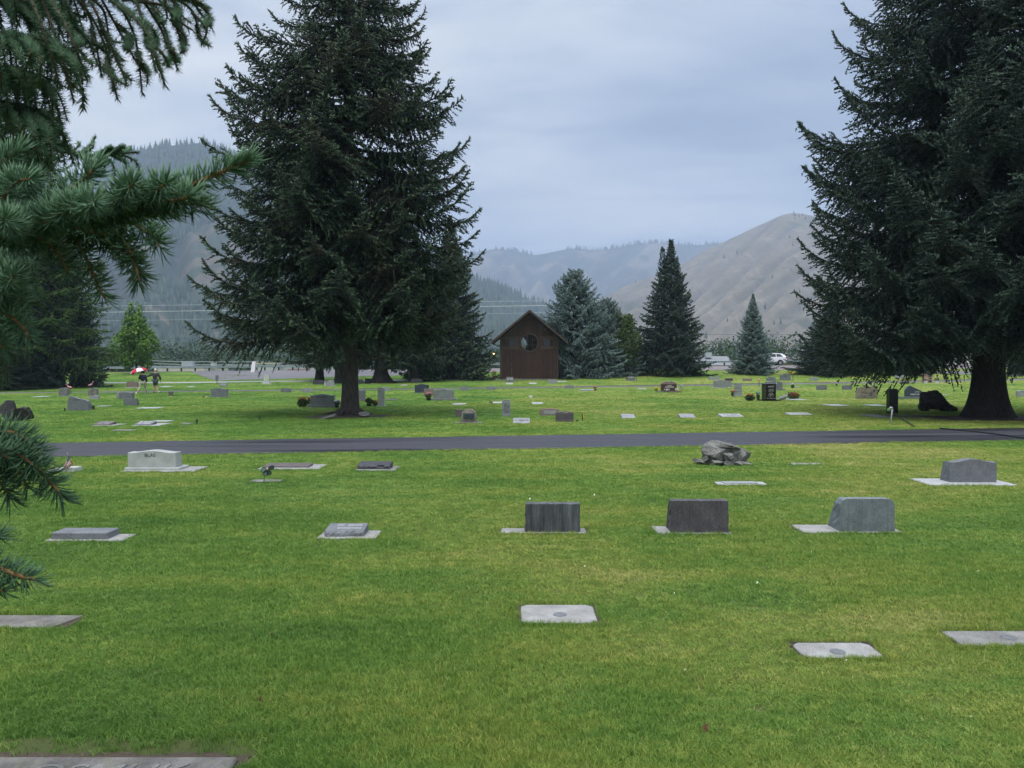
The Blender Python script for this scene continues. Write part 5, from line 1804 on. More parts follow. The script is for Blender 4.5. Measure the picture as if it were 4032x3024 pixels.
H("wide grey headstone on a base with a pot of pink flowers at its left", 1706, 1786, 1532, 1569, "serp", "granite_grey", 0.24, base=(1693, 1798, 8))
H("small grey stone, left of the two in the lawn before the shed", 1810, 1844, 1522, 1538, "round", "granite_grey", 0.16)
H("small grey stone, right of the two in the lawn before the shed", 1915, 1952, 1520, 1536, "round", "granite_grey", 0.16)
H("grey stone with white plaque panels standing at the shed's foot", 1994, 2022, 1484, 1501, "flat", "granite_mid", 0.2, base=(1989, 2029, 3), text=[panel(-.42, -.15, .25, .8, "slab_white", d=.01), panel(-.05, .42, .25, .8, "slab_white", d=.01)])
H("low pale lettered stone at the right corner of the shed", 2158, 2194, 1495, 1510, "round", "granite_light", 0.2, text=[C_(-.4, .4, .3, .8, 2, "carve_grey", 5)])
H("small grey stone in the lawn below the shed's right side", 2224, 2260, 1516, 1531, "serp", "granite_grey", 0.16)
H("grey headstone flanked by two dark vases, below the small leafy tree", 2470, 2501, 1482, 1496, "round", "granite_mid", 0.2, base=(2465, 2510, 3), text=[C_(-.35, .35, .55, .85, 1, "carve_white", 6)])
H("brown red stone peeking out behind the pale rock monument", 1793, 1822, 1613, 1642, "flat", "granite_mauve", 0.2)
H("mauve headstone with pale inscription panel, behind the brown lettered stone", 2125, 2202, 1608, 1637, "peak", "granite_pink", 0.2, text=[panel(-.28, .35, .25, .7, "granite_light", d=.006), C_(-.26, .33, .28, .68, 2, "granite_mauve", 8)])
H("brown headstone with etched white picture and lettering, by the low blue pot", 2188, 2259, 1619, 1662, "peak", "granite_mauve", 0.2, text=[panel(-.46, .46, .28, .8, "granite_brown_dark", d=.004), C_(-.44, -.12, .3, .78, 3, "carve_white", 9, .9), C_(-.05, .44, .32, .76, 4, "carve_white", 10, .8), C_(-.15, .2, .82, .9, 1, "carve_white", 11)])
H("narrow grey arched tablet with eight carved lines, in the middle lawn", 1977, 2010, 1573, 1641, "arch", "granite_grey", 0.12, text=[C_(-.38, .38, .2, .78, 8, "carve_dark", 12)])
o = H("pale rock monument with blue bronze plaque, right of the brown red stone", 1815, 1876, 1612, 1664, mat="rock_pale", t0=0.34, t1=0.26, rough=0.035, custom=[(-1, .78), (-.8, .86), (-.5, .96), (0, 1), (.5, .97), (.8, .86), (1, .74)], taper=0.86, base=(1790, 1898, 3), base_mat="concrete",
      text=[lambda o, w, h, z0, y: MB().box(-.36 * w, .36 * w, y - .05, y + .03, z0 + .3 * h, z0 + .7 * h).build("bronze_plaque", M["bronze"], o, bevel=.006), lambda o, w, h, z0, y: carved_lines(o, -.3 * w, .3 * w, z0 + .36 * h, z0 + .66 * h, 3, y - .052, M["carve_dark"], 4)])
# right far group
H("pale lettered stone with angled sides, below left of the small narrow spruce", 2793, 2833, 1483, 1496, "round", "granite_light", 0.2, taper=1.1, text=[C_(-.35, .35, .3, .8, 2, "carve_grey", 13)])
H("grey stone with red brown inset, behind the wide bowed headstone", 2852, 2887, 1489, 1500, "flat", "granite_grey", 0.2, text=[panel(-.38, .42, .12, .88, "granite_red", "inset_panel")])
H("low pinkish stone below the small narrow spruce", 2926, 2960, 1490, 1500, "flat", "granite_pink", 0.2)
H("grey stone with stepped left top, behind the wide stone with a cross", 3020, 3054, 1484, 1500, "shoulder", "granite_mid", 0.22)
H("grey headstone with a carved name on a base, beside the yellow flower on a rod", 3074, 3114, 1474, 1495, "round", "granite_mid", 0.24, base=(3070, 3125, 3), text=[C_(-.3, .3, .55, .8, 1, "carve_dark", 14, .95)])
H("whitish stone alone in the back row right of the yellow flower on a rod", 3190, 3223, 1485, 1499, "peak", "granite_light", 0.2, taper=0.94)
H("wide grey headstone with bowed top, left of the square pillar stone", 2812, 2866, 1496, 1526, "serp", "granite_grey", 0.26, base=(2801, 2877, 2), base_mat="slab_white")
H("narrow grey stone half hidden at the right of the wide bowed headstone", 2858, 2880, 1500, 1524, "flat", "granite_grey", 0.2)
H("tall square pillar stone of stacked grey blocks with a pink flower vase at its left", 2896, 2922, 1510, 1556, "flat", "granite_light", 0.3, base=(2893, 2928, 5), text=[lambda o, w, h, z0, y: MB().box(-w / 2 - .01, w / 2 + .01, y - .012, y + .31, z0 + h * .96, z0 + h + .02).build("cap_stone", M["granite_light"], o), lambda o, w, h, z0, y: MB().box(-w / 2 - .004, w / 2 + .004, y - .006, y + .05, z0 + h * .60, z0 + h * .625).build("joint", M["carve_dark"], o), lambda o, w, h, z0, y: MB().box(-w / 2 - .004, w / 2 + .004, y - .006, y + .05, z0 + h * .33, z0 + h * .35).build("joint", M["carve_dark"], o)])


def cross_mark(o, w, h, z0, y):
    MB().box(w * .13, w * .13 + .03, y - .01, y + .01, z0 + h * .62, z0 + h * .92).box(w * .13 - .07, w * .13 + .1, y - .009, y + .01, z0 + h * .66, z0 + h * .69).build("carved_cross", M["carve_white"], o)


H("broad grey headstone with small carved cross, behind the black BOSLEY pillar", 3016, 3082, 1500, 1532, "serp", "granite_mid", 0.3, base=(3008, 3093, 5), text=[cross_mark])
H("small grey stone with white label, tucked left behind the black BOSLEY pillar", 2999, 3014, 1517, 1536, "flat", "granite_light", 0.2)
H("small grey headstone with pale left side, left of two near the tan MUELLER stone", 3219, 3256, 1515, 1536, "round", "granite_mid", 0.3, taper=0.97)
H("small grey headstone with pale left side, right of two near the tan MUELLER stone", 3320, 3356, 1516, 1535, "round", "granite_mid", 0.3, taper=0.97)
H("tan rough edged stone carved MUELLER, leaning to the right", 3372, 3455, 1522, 1571, mat="sandstone", t0=0.28, t1=0.24, rough=0.018, custom=[(-1, .93), (-.5, .95), (0, .97), (.5, .99), (.9, 1), (1, .93)], skew=0.10, taper=.92, text=[T_("MUELLER", .0, .42, .15, "carve_dark", 0.95), C_(-.3, .35, .08, .34, 2, "granite_dark", 15, .6)])


def lane_text(o, w, h, z0, y):
    lettering("Lane", o, w * .18, y - .004, z0 + h * .38, .15 * h, M["carve_white"])
    carved_lines(o, -.3 * w, .42 * w, z0 + .12 * h, z0 + .3 * h, 1, y, M["carve_white"], 16, fill=.85)


H("navy pentagon stone with white script Lane, left of the dark boulder", 3569, 3632, 1518, 1562, mat="granite_navy", t0=0.22, rough=0.008, custom=[(-1, .62), (-.75, .88), (-.55, 1), (-.3, .92), (0, .82), (.5, .66), (1, .48)], base=(3548, 3640, 9), base_mat="granite_mid", text=[lane_text])
H("tall black arched tablet standing in dark mulch behind the bent pipe", 3502, 3536, 1530, 1628, "arch", "granite_black", 0.3, taper=1.04)
b_ = gnd(3700, 1622); kb = b_.y / F
o = empty("boulder_monument", b_, "large dark boulder with stony ledge at its right, next to the thick flared trunk", "boulder")
rock(o, "boulder", (3690 - 3700) * kb, .5, 34 * kb, 62 * kb, .6, 58 * kb, 541, M["rock_dark"], rough=.15)
rock(o, "boulder", (3650 - 3700) * kb, .3, 18 * kb, 34 * kb, .4, 30 * kb, 542, M["rock_dark"])
rock(o, "boulder", (3715 - 3700) * kb, .5, 44 * kb, 42 * kb, .5, 44 * kb, 546, M["rock_dark"], rough=.12)
for i, (px, s_) in enumerate(((3735, 24), (3752, 20), (3768, 17), (3782, 13), (3745, 26))):
    rock(o, "boulder", (px - 3700) * kb, .3 + .1 * i, s_ * kb * .7, s_ * kb * 1.0, .3, s_ * kb * 1.0, 550 + i, M["rock_dark"])
H("pale grey stone with white foot, under the far right boughs beside the white post", 3565, 3603, 1458, 1478, "round", "granite_grey", 0.22, base=(3562, 3607, 2))
H("low whitish stone below the little spruce at the right", 3526, 3571, 1477, 1491, "round", "granite_light", 0.2)
H("pinkish brown tall stone flanked by two white flower vases", 3634, 3669, 1467, 1507, "flat", "granite_pink", 0.24)
H("low wide brown block left of the pinkish brown tall stone", 3546, 3579, 1504, 1512, "flat", "granite_mauve", 0.2)
H("grey etched stone cut by the right edge, beyond the thick flared trunk", 4008, 4060, 1537, 1563, "round", "granite_light", 0.25)
# the heart topped red stone
H("red granite headstone with carved rough top and white script, among yellow and white flowers", 2604, 2665, 1512, 1540, "flat", "granite_red", 0.26, base=(2592, 2682, 5), base_mat="granite_pink",
  text=[lambda o, w, h, z0, y: link("carved_top", stone_mesh(w * 1.04, h * .42, "dip", .27, .27, M["granite_pink"], rough=.03, seed=77, custom=[(-1, .25), (-.8, .5), (-.55, .75), (-.3, .92), (-.12, 1), (0, .62), (.14, 1), (.35, .9), (.6, .7), (.8, .5), (1, .2)]), o, (0, y - .01, z0 + h * .98)),
        C_(-.2, .22, .70, .86, 1, "carve_white", 17, .9), C_(-.38, .42, .46, .68, 1, "carve_white", 18, .95)])


# the BOSLEY pillar, turned so that its left side shows
def bosley():
    g = gnd(3036, 1580); k = g.y / F
    o = empty("headstone", g, "polished black square pillar carved BOSLEY in white, between red flower clumps", "headstone", G_UP, rz=math.radians(5))
    w = 40 * k; h = 62 * k
    MB().box(-w * .85, w * .85, -.1, w * 1.35, -.05, 0.09).build("base", M["granite_black"], o, bevel=.01)
    MB().box(-w / 2, w / 2, 0, w * 1.1, .09, .09 + h).build("die", M["granite_black"], o, bevel=.008)
    MB().box(-w / 2 - .02, w / 2 + .02, -.02, w * 1.1 + .02, .09 + h, .13 + h).build("cap", M["granite_mid"], o, bevel=.008)
    lettering("BOSLEY", o, 0, -.004, .09 + h * .80, .085 * h, M["carve_white"])
    lettering("LARRY", o, 0, -.004, .09 + h * .64, .05 * h, M["carve_white"])
    carved_lines(o, -.36 * w, .36 * w, .09 + h * .5, .09 + h * .62, 2, 0, M["carve_grey"], 19)
    carved_lines(o, -.42 * w, .42 * w, .09 + h * .06, .09 + h * .12, 1, 0, M["carve_grey"], 20, fill=.9)
    mb = MB()
    n = 24; cz = .09 + h * .31
    for i in range(n):
        a, b = 2 * PI * i / n, 2 * PI * (i + 1) / n
        q = lambda t, s: (.27 * w * s * math.cos(t), -.006, cz + .15 * h * s * math.sin(t))
        mb.poly([q(a, .9), q(b, .9), q(b, 1), q(a, 1)], [(0, 1, 2, 3)])
    mb.build("emblem_ring", M["carve_grey"], o)
    mb = MB()
    for cx_, cz_, s in ((-.1, .03, .05), (.08, .04, .055), (-.06, -.05, .04)):
        mb.poly([(w * cx_ + s * w * 1.3 * math.cos(t), -.007, cz + h * cz_ + s * h * math.sin(t)) for t in np.linspace(0, 2 * PI, 7)[:-1]], [tuple(range(6))])
    mb.build("emblem", M["carve_grey"], o)
    mb = MB(); mb.poly([(w * .03 + .04 * w * math.cos(t), -.008, cz + .03 * h * math.sin(t)) for t in np.linspace(0, 2 * PI, 7)[:-1]], [tuple(range(6))])
    mb.build("emblem_flame", M["petal_orange"], o)


bosley()

# flat and bevelled markers
slab("brown slab with lettered sloping top on a pale plinth, left lawn beyond the road", 363, 431, 1676, 5, 0.5, "granite_mauve", plate=(353, 448, 1678, 1670), slope=.08, text=(2, "carve_grey"))
slab("grey slab with dark sloping top on a white plinth, right of the brown slab", 526, 594, 1676, 5, 0.5, "granite_mid", plate=(514, 617, 1678, 1668, "slab_white"), slope=.09, text=(2, "carve_white"))
slab("pale wedge with carved letters on its face, between the arched tablet and the brown headstone", 2020, 2088, 1668, 2, 0.5, "granite_light", slope=.16, text=(1, "carve_dark"))
slab("grey wedge marker left of the three wedges along the right lawn", 2449, 2503, 1647, 2, 0.5, "granite_light", slope=.13, text=(2, "carve_grey"))
slab("grey wedge marker second from the left along the right lawn", 2679, 2741, 1646, 3, 0.5, "granite_light", slope=.12, text=(2, "carve_grey"))
slab("pale framed slab with dark lettered top, along the right lawn below the BOSLEY pillar", 2843, 2930, 1643, 4, 0.7, "slab_white", slope=.07, text=(2, "carve_dark"))
slab("pale slab with brownish top, rightmost along the right lawn", 3112, 3202, 1635, 3, 0.7, "slab_white", slope=.05, text=(2, "carve_grey"))
slab("low grey kerb stone with a flower pot at its right end", 2283, 2339, 1540, 5, 0.25, "granite_light", slope=.05)
FL = [
    (531, 615, 1610, 1606, "slab_white", "white flush marker below the stacked pair of grey stones at the left"),
    (121, 166, 1564, 1561, "slab_white", "white flush marker left of the flamingos"),
    (374, 413, 1602, 1599, "concrete_pale", "thin flush strip right of the flower basket"),
    (584, 658, 1663, 1658, "slab_white", "white flush marker just behind the grey slab at the left"),
    (434, 520, 1699, 1695, "concrete", "sunken flush strip between the two slabs and the road"),
    (709, 745, 1672, 1669, "concrete", "tiny flush stone left of the first small cone vase"),
    (623, 659, 1524.5, 1521.5, "slab_white", "white flush marker just right of the man in shorts"),
    (733, 755, 1524, 1521.5, "slab_white", "short white flush marker left of the sign post"),
    (1516, 1555, 1577, 1572, "granite_brown_dark", "brown flush marker right of the tall white tablet"),
    (1780, 1830, 1595, 1590, "slab_white", "white flush marker left of the tablet with carved lines"),
    (1573, 1599, 1519, 1515, "concrete_pale", "short pale flush marker under the back row spruces"),
    (1940, 1977, 1589, 1584, "slab_white", "white flush marker touching the tablet with carved lines"),
    (2096, 2140, 1592, 1586, "slab_white", "bright flush marker below the small white sign"),
    (1991, 2020, 1514, 1509, "slab_white", "white flush marker at the shed's left foot"),
    (2084, 2114, 1513, 1508, "slab_white", "white flush marker before the middle of the shed"),
    (2196, 2232, 1504, 1501, "slab_white", "white flush strip at the shed's right corner"),
    (3133, 3156, 1526, 1522, "concrete", "grey flush marker beside the small green flower plant"),
    (3116, 3180, 1576, 1571, "slab_white", "white flush marker in front of the right red flower clump"),
    (3281, 3348, 1600, 1594, "slab_white", "white flush marker left of the tan MUELLER stone"),
    (3441, 3500, 1600, 1595, "slab_white", "white flush marker touching the tall black tablet"),
    (3453, 3512, 1645, 1635, "granite_mid", "blue grey flush slab beside the bent pipe"),
    (2519, 2550, 1534, 1530, "concrete_pale", "faint flush stone left of the yellow flowers"),
    (3723, 3736, 1556, 1552, "slab_white", "small white flush stone behind the dark boulder"),
    (3170, 3192, 1475, 1472, "concrete", "faint flush stone at the foot of the broad spruce's left skirt"),
    (3424, 3450, 1515, 1512, "concrete_pale", "faint flush stone above the tan MUELLER stone"),
]
for (x0, x1, yn, yf, mt, lab) in FL:
    marker(lab, x0, x1, yn, yf, mt, 0.035)
# tilted flat rocks round the root plate of the big spruce
rl = gnd(1290, 1650)
o = empty("flat_rock", rl, "pale flat rock leaning on the left root of the large spruce", "rock")
rock(o, "slab", 0, 0.2, .08, .42, .3, .09, 601, M["rock_grey"], (0, -.25, .3))
rl = gnd(1437, 1643)
o = empty("flat_rock", rl, "rounded rock wedged against the right root of the large spruce", "rock")
rock(o, "slab", 0, 0.2, .1, .30, .3, .16, 602, M["rock_grey"], (0, .2, .3))
g_ = gnd(1378, 1640)
rr_ = random.Random(3)
mb = MB()
for i in range(13):
    a = rr_.uniform(PI * 1.0, PI * 2.0) if i < 9 else rr_.uniform(0, PI)
    l = rr_.uniform(.7, 1.5)
    mb.tube([(0.35 * math.cos(a), .35 * math.sin(a), .22), (.6 * math.cos(a), .6 * math.sin(a), .10), (l * math.cos(a + .2), l * math.sin(a + .2), -.02)], [.11, .07, .025], 7)
mb.build("roots", M["bark"], t1)

# ------------------------------------------------------------------ flowers, vases and small ornaments
def blossoms(seed, n, cx, cz, rx, rz, size, y=0.0, ry=None, flat=False):
    """Many small petal faces clustered into flower heads."""
    rg = np.random.default_rng(seed)
    ry = ry or rx * .7
    V = []; Fc = []
    for i in range(n):
        d = norm(rg.normal(0, 1, 3)); d[1] = -abs(d[1]) if rg.random() < .7 else d[1]
        c = np.array([cx, y, cz]) + d * np.array([rx, ry, rz]) * rg.uniform(.6, 1)
        for p in range(6):
            a = 2 * PI * p / 6 + rg.uniform(0, .5)
            s = size * rg.uniform(.8, 1.2)
            u = norm(np.cross(d, [0.1, .2, 1])); w_ = np.cross(d, u)
            e = u * math.cos(a) + w_ * math.sin(a); f = u * math.cos(a + .5) + w_ * math.sin(a + .5)
            b = len(V)
            V += [tuple(c), tuple(c + (e * s + d * s * .4)), tuple(c + (f * s + d * s * .5))]
            Fc.append((b, b + 1, b + 2))
    return V, Fc


def bouquet(label, px, py, wpx, hpx, cols, seed, pot=None, group="flower arrangements at the graves", name="flower_bouquet", leaf_n=260, density=26, yo=0.0):
    g = gnd(px, py); k = g.y / F
    g = Vector((g.x, g.y + yo, g.z)) if not yo else Vector((g.x, g.y + yo, h1(g.x, g.y + yo)))
    w, h = wpx * k, hpx * k
    o = empty(name, g, label, "flowers", group)
    pz = 0
    if pot:
        pm, pf = pot; pz = h * pf
        MB().lathe([(w * .22, 0), (w * .3, pz * .9), (w * .34, pz * .92), (w * .34, pz), (w * .28, pz), (w * .26, pz * .9)], 14, (0, 0, 0)).build("pot", M[pm], o)
    link("foliage", leafy("foliage", seed, leaf_n, [(0, 0, pz + (h - pz) * .42, w * .46, w * .34, (h - pz) * .45)], min(.045, w * .12), M["leaf_dark"]), o)["kind"] = "stuff"
    for i, (mt, fr, cx_, cz_, sx_, sz_) in enumerate(cols):
        V, Fc = blossoms(seed + i, int(density * fr), cx_ * w, pz + (h - pz) * cz_, sx_ * w, sz_ * (h - pz), min(.04, w * .13), ry=w * .3)
        me = bpy.data.meshes.new("blossoms"); me.from_pydata(V, [], Fc); me.materials.append(M[mt])
        tag(link("blossoms", me, o), kind="stuff")
    return o


bouquet("bushy green plant topped with dark red flowers, left of the BRADSHAW stone", 1192, 1604, 50, 44, [("red", 1.2, 0, .8, .42, .22)], 1, leaf_n=600)
bouquet("tall red flowers against the left end of the BRADSHAW stone", 1217, 1596, 18, 36, [("red", 1.2, 0, .6, .4, .45)], 2)
bouquet("white and lilac flowers in a dark pot between the BRADSHAW stone and the big trunk", 1327, 1607, 26, 34, [("petal_lilac", .8, .1, .7, .4, .3), ("petal_white", .5, -.2, .55, .35, .3)], 3, ("black", .35))
bouquet("leafy green pot plant with a yellow spike, right of the big trunk", 1453, 1600, 34, 38, [("yellow", .25, .1, 1.0, .1, .25), ("red", .15, -.2, .6, .3, .2)], 4, ("black", .25), leaf_n=420)
bouquet("bright yellow and red flowers beside the tall white tablet", 1477, 1599, 28, 30, [("yellow", .9, .15, .65, .35, .25), ("red", .7, -.25, .3, .35, .25)], 5)
bouquet("pink flowers in a black pot at the left end of the wide grey headstone", 1687, 1577, 30, 33, [("pink", 1.0, 0, .65, .42, .35)], 6, ("black", .3))
bouquet("dry reddish basket with white blooms beside the NORTON boulder stone", 363, 1614, 22, 27, [("petal_white", .4, .05, .75, .2, .2), ("dry_leaf", 1.0, 0, .2, .48, .15)], 7)
bouquet("red geraniums in a tall red pot at the shed's left corner", 1945, 1496, 27, 38, [("red", 1.1, 0, .75, .4, .25)], 8, ("terracotta", .45))
bouquet("low pot of pinkish flowers at the end of the kerb stone below the shed", 2344, 1538, 18, 19, [("pink", .8, -.1, .75, .35, .25)], 9, ("terracotta", .4), leaf_n=60)
bouquet("bunch of golden yellow flowers left of the red granite headstone", 2585, 1543, 22, 21, [("yellow", 1.5, 0, .7, .45, .3)], 10, leaf_n=60)
bouquet("bunch of white flowers in front of the red granite headstone", 2624, 1545, 30, 16, [("petal_white", 1.4, 0, .6, .5, .4)], 11, leaf_n=60)
bouquet("white and cream flowers at the right foot of the red granite headstone", 2665, 1547, 16, 19, [("petal_white", 1.2, 0, .6, .45, .4)], 12, leaf_n=60)
bouquet("yellow flowers with tall blue green leaves at the far right of the red granite headstone", 2683, 1544, 20, 28, [("yellow", .8, 0, .25, .4, .2), ("petal_white", .4, 0, .5, .3, .2), ("petal_teal", .8, .1, .85, .3, .35)], 13, leaf_n=60)
bouquet("single yellow bloom lying on the lawn left of the golden bunch", 2553, 1545, 6, 5, [("yellow", .5, 0, .5, .4, .4)], 14, leaf_n=5)
bouquet("single yellow bloom on the lawn before the red granite headstone's right end", 2661, 1549, 8, 5, [("yellow", .6, 0, .5, .4, .4)], 15, leaf_n=5)
bouquet("coral pink flowers in a dark tapered vase at the pillar stone's left", 2884, 1561, 20, 27, [("pink", .9, 0, .7, .45, .4), ("petal_orange", .5, 0, .7, .4, .4)], 16, ("metal_dark", .55), leaf_n=50)
bouquet("red geranium clump left of the black BOSLEY pillar", 2952, 1579, 46, 31, [("red", 1.3, -.05, .75, .42, .25)], 17, leaf_n=600)
bouquet("silvery blue plant in a dark tapered pot just left of the BOSLEY pillar", 2985, 1577, 24, 37, [("petal_teal", 1.6, 0, .55, .45, .4)], 18, ("metal_dark", .6), leaf_n=30)
bouquet("big clump of red geraniums right of the BOSLEY pillar", 3124, 1573, 58, 33, [("red", 2.2, 0, .6, .46, .4)], 19, leaf_n=600)
bouquet("small pot with mixed flowers standing beside the grey flush marker behind the geraniums", 3121, 1528, 17, 17, [("petal_white", .2, -.1, 1, .1, .1), ("red", .2, .3, .6, .2, .2)], 20, leaf_n=200)
bouquet("orange and cream flowers in a white vase left of the pinkish brown stone", 3637, 1510, 20, 27, [("petal_orange", .9, 0, .7, .45, .4), ("petal_white", .5, 0, .6, .4, .35)], 21, ("white", .4), leaf_n=60, yo=-.4)
bouquet("orange and cream flowers in a white vase right of the pinkish brown stone", 3680, 1510, 22, 29, [("petal_orange", .8, 0, .65, .45, .35), ("petal_white", .6, 0, .7, .4, .35)], 22, ("white", .4), leaf_n=120, yo=-.4)
bouquet("low orange flowers in front of the pale grey stone by the white post", 3592, 1482, 20, 9, [("petal_orange", .8, 0, .6, .45, .4), ("yellow", .5, 0, .6, .4, .4)], 23, leaf_n=60, yo=-.3)
bouquet("tiny red and white flowers at the left end of the wide blue grey headstone", 805, 1564, 17, 5, [("red", .5, -.2, .5, .3, .4), ("petal_white", .3, .3, .4, .2, .3)], 24, leaf_n=10)
bouquet("dried brown and cream flower bunch at the left end of a flush marker", 1932, 1591, 16, 17, [("petal_white", .25, -.1, .5, .35, .35), ("dry_leaf", .6, 0, .6, .4, .4)], 25, leaf_n=40)
bouquet("small rusty ornament at the left end of the bright flush marker", 2089, 1593, 8, 8, [("dry_leaf", .6, 0, .5, .45, .45)], 26, leaf_n=15)
bouquet("tiny orange flowers at the foot of the shed beside the plaque stone", 2034, 1504, 10, 14, [("petal_orange", .5, 0, .7, .4, .3)], 27, leaf_n=40)
bouquet("few red blooms at the right foot of the stone beside the big trunk", 1427, 1580, 10, 8, [("red", .3, 0, .6, .4, .3)], 28, leaf_n=20)


def stem_flower(label, px, py, hpx, mat, seed, leaf=True):
    g = gnd(px, py); k = g.y / F; h = hpx * k
    o = empty("flower_on_rod", g, label, "flowers", "flowers on rods")
    MB().tube([(0, 0, 0), (0.02, 0, h * .5), (-.01, 0, h * .85)], [.02, .035, .015], 6).build("rod", M["leaf_dark"], o)
    V, Fc = blossoms(seed, 16, 0, h * .88, h * .16, h * .13, h * .07)
    me = bpy.data.meshes.new("blossoms"); me.from_pydata(V, [], Fc); me.materials.append(M[mat])
    tag(link("blossoms", me, o), kind="stuff")


stem_flower("pink flower cluster on a tall leafy rod, left of the broad stone with a cross", 2988, 1528, 38, "pink", 31)
stem_flower("yellow flower on a dark rod beside the back row headstone with a carved name", 3122, 1497, 33, "yellow", 32)


def cone_vase(label, px, py, w, h, rz=0.0):
    g = gnd(px, py); k = g.y / F
    o = tag(MB().lathe([(w * .28 * k, -.03), (w * .5 * k, h * k), (w * .42 * k, h * k), (w * .22 * k, h * .3 * k)], 14).build("cone_vase", M["metal_dark"], None, g), label, "vase", "small metal cone vases")


cone_vase("small dark cone vase alone beyond the road, left of the large spruce's shade", 775, 1669, 9, 18)
cone_vase("small grey cone vase in the shade left of the large spruce", 1022, 1655, 8, 14)
cone_vase("small dark cone vase left of the NORTON boulder stone", 255, 1619, 7, 13)
cone_vase("dark vase at the left side of the stone below the small leafy tree", 2467, 1496, 4, 9)
cone_vase("dark vase at the right side of the stone below the small leafy tree", 2505, 1496, 4, 9)
g = gnd(2272, 1660); k = g.y / F
tag(MB().lathe([(5 * k, 0), (6 * k, 6 * k), (5 * k, 6 * k), (4 * k, 3 * k)], 12).build("low_pot", M["bronze"], None, g), "low blue pot right of the brown lettered headstone", "pot")
g = gnd(2293, 1658); k = g.y / F
o = empty("marker_post", g, "thin green stake with yellow tape right of the brown lettered headstone", "stake")
MB().box(-.02, .02, -.02, .02, -.05, 28 * k).build("stake", M["leaf_dark"], o)
MB().box(.02, .05, -.012, .012, 14 * k, 29 * k).build("tape", M["yellow"], o)
g = gnd(2088, 1577); k = g.y / F
o = empty("grave_sign", g, "tiny white card sign on a thin stake in the middle lawn", "sign")
MB().tube([(0, 0, 0), (0, 0, 14 * k)], .01, 5).build("stake", M["galv"], o)
MB().box(-7 * k, 7 * k, -.01, .01, 12 * k, 20 * k).build("card", M["white"], o, rot=(0, .12, 0))
# white figurine
g = gnd(1280, 1519); k = g.y / F
o = empty("figurine", g, "white stone figurine beside the pale blue grey lettered headstone", "figurine")
MB().lathe([(4 * k, 0), (4 * k, 4 * k), (2 * k, 5 * k), (3 * k, 8 * k), (2.2 * k, 12 * k), (1.2 * k, 13 * k), (2 * k, 15 * k), (1.4 * k, 17.5 * k), (.2 * k, 18.5 * k)], 12).build("body", M["marble_white"], o)
# flamingos
for px, py, fl, lab in ((273, 1548, 1, "pink plastic flamingo bending its neck to the left stone"), (356, 1545, -1, "pink plastic flamingo with raised head behind the right stone")):
    g = gnd(px, py + 4); g = gy(px, g.y + (0.2 if fl == 1 else 1.2)); k = g.y / F
    o = empty("garden_flamingo", g, lab, "garden flamingo", "pink flamingos")
    s = 0.66
    link("body", BODY["flamingo"].copy(), o, (0, 0, .52 if fl == 1 else .62), (0, 0 if fl == 1 else -.15, 0), (s * fl, s, s)).data.materials.append(M["flamingo"])
    MB().tube([(.04, 0, .5), (.05, 0, 0)], .012, 5).tube([(.1, .03, .5), (.1, .03, 0)], .012, 5).build("legs", M["black"], o)
# goose
g = gnd(3083, 1580)
o = empty("goose_decoy", g, "grey goose figure leaning its head to the red geraniums, right of the BOSLEY pillar", "goose figure")
me = BODY["goose"].copy(); me.materials.append(M["granite_grey"])
link("body", me, o, (0, 0, .0), (0, 0, .1), (1.05, 1, 1.0))
MB().lathe([(.0, -.04), (.045, 0), (.04, .05), (.0, .08)], 10).build("head_patch", M["black"], o, (.35, 0.04, .49))
MB().tube([(-.36, 0, .06), (-.25, 0, .1)], [.02, .07], 6).build("tail", M["black"], o)

# flag on a stick in a white stone
g = gnd(275, 1862); k = g.y / F
o = empty("grave_marker", g, "white block marker that carries a small flag, half hidden by the near boughs", "grave marker", G_FLAT)
MB().box(-.20, .10, 0, .28, -.04, .10).build("block", M["marble_white"], o, bevel=.01)
MB().box(-.45, -.21, .02, .3, -.04, .07).build("foot", M["concrete_pale"], o, bevel=.01)
addfoot(g.x - .45, g.x + .1, g.y, g.y + .3)


def mat_flag():
    m, nt_, b = new_mat("flag_cloth", 0.8, 0.2)
    at_ = N(nt_, "ShaderNodeAttribute", attribute_name="UVf")
    sp = N(nt_, "ShaderNodeSeparateXYZ"); L(nt_, at_.outputs["Vector"], sp.inputs[0])
    st = math_node(nt_, "MODULO", math_node(nt_, "MULTIPLY", sp.outputs[1], 6.5), 1.0)
    red = math_node(nt_, "LESS_THAN", st, 0.5)
    c = mix_col(nt_, red, (0.68, 0.68, 0.68), (0.36, 0.03, 0.05))
    inc = math_node(nt_, "MULTIPLY", math_node(nt_, "LESS_THAN", sp.outputs[0], 0.4), math_node(nt_, "GREATER_THAN", sp.outputs[1], 0.46))
    vo = N(nt_, "ShaderNodeTexVoronoi", i_Scale=1.0); mp_ = N(nt_, "ShaderNodeMapping"); mp_.inputs["Scale"].default_value = (15, 10, 1)
    L(nt_, at_.outputs["Vector"], mp_.inputs[0]); L(nt_, mp_.outputs[0], vo.inputs["Vector"])
    vo.inputs["Randomness"].default_value = 0.0
    star = math_node(nt_, "LESS_THAN", vo.outputs[0], 0.25)
    canton = mix_col(nt_, star, (0.02, 0.03, 0.09), (0.65, 0.65, 0.65))
    L(nt_, mix_col(nt_, inc, c, canton), b.inputs["Base Color"])
    return m


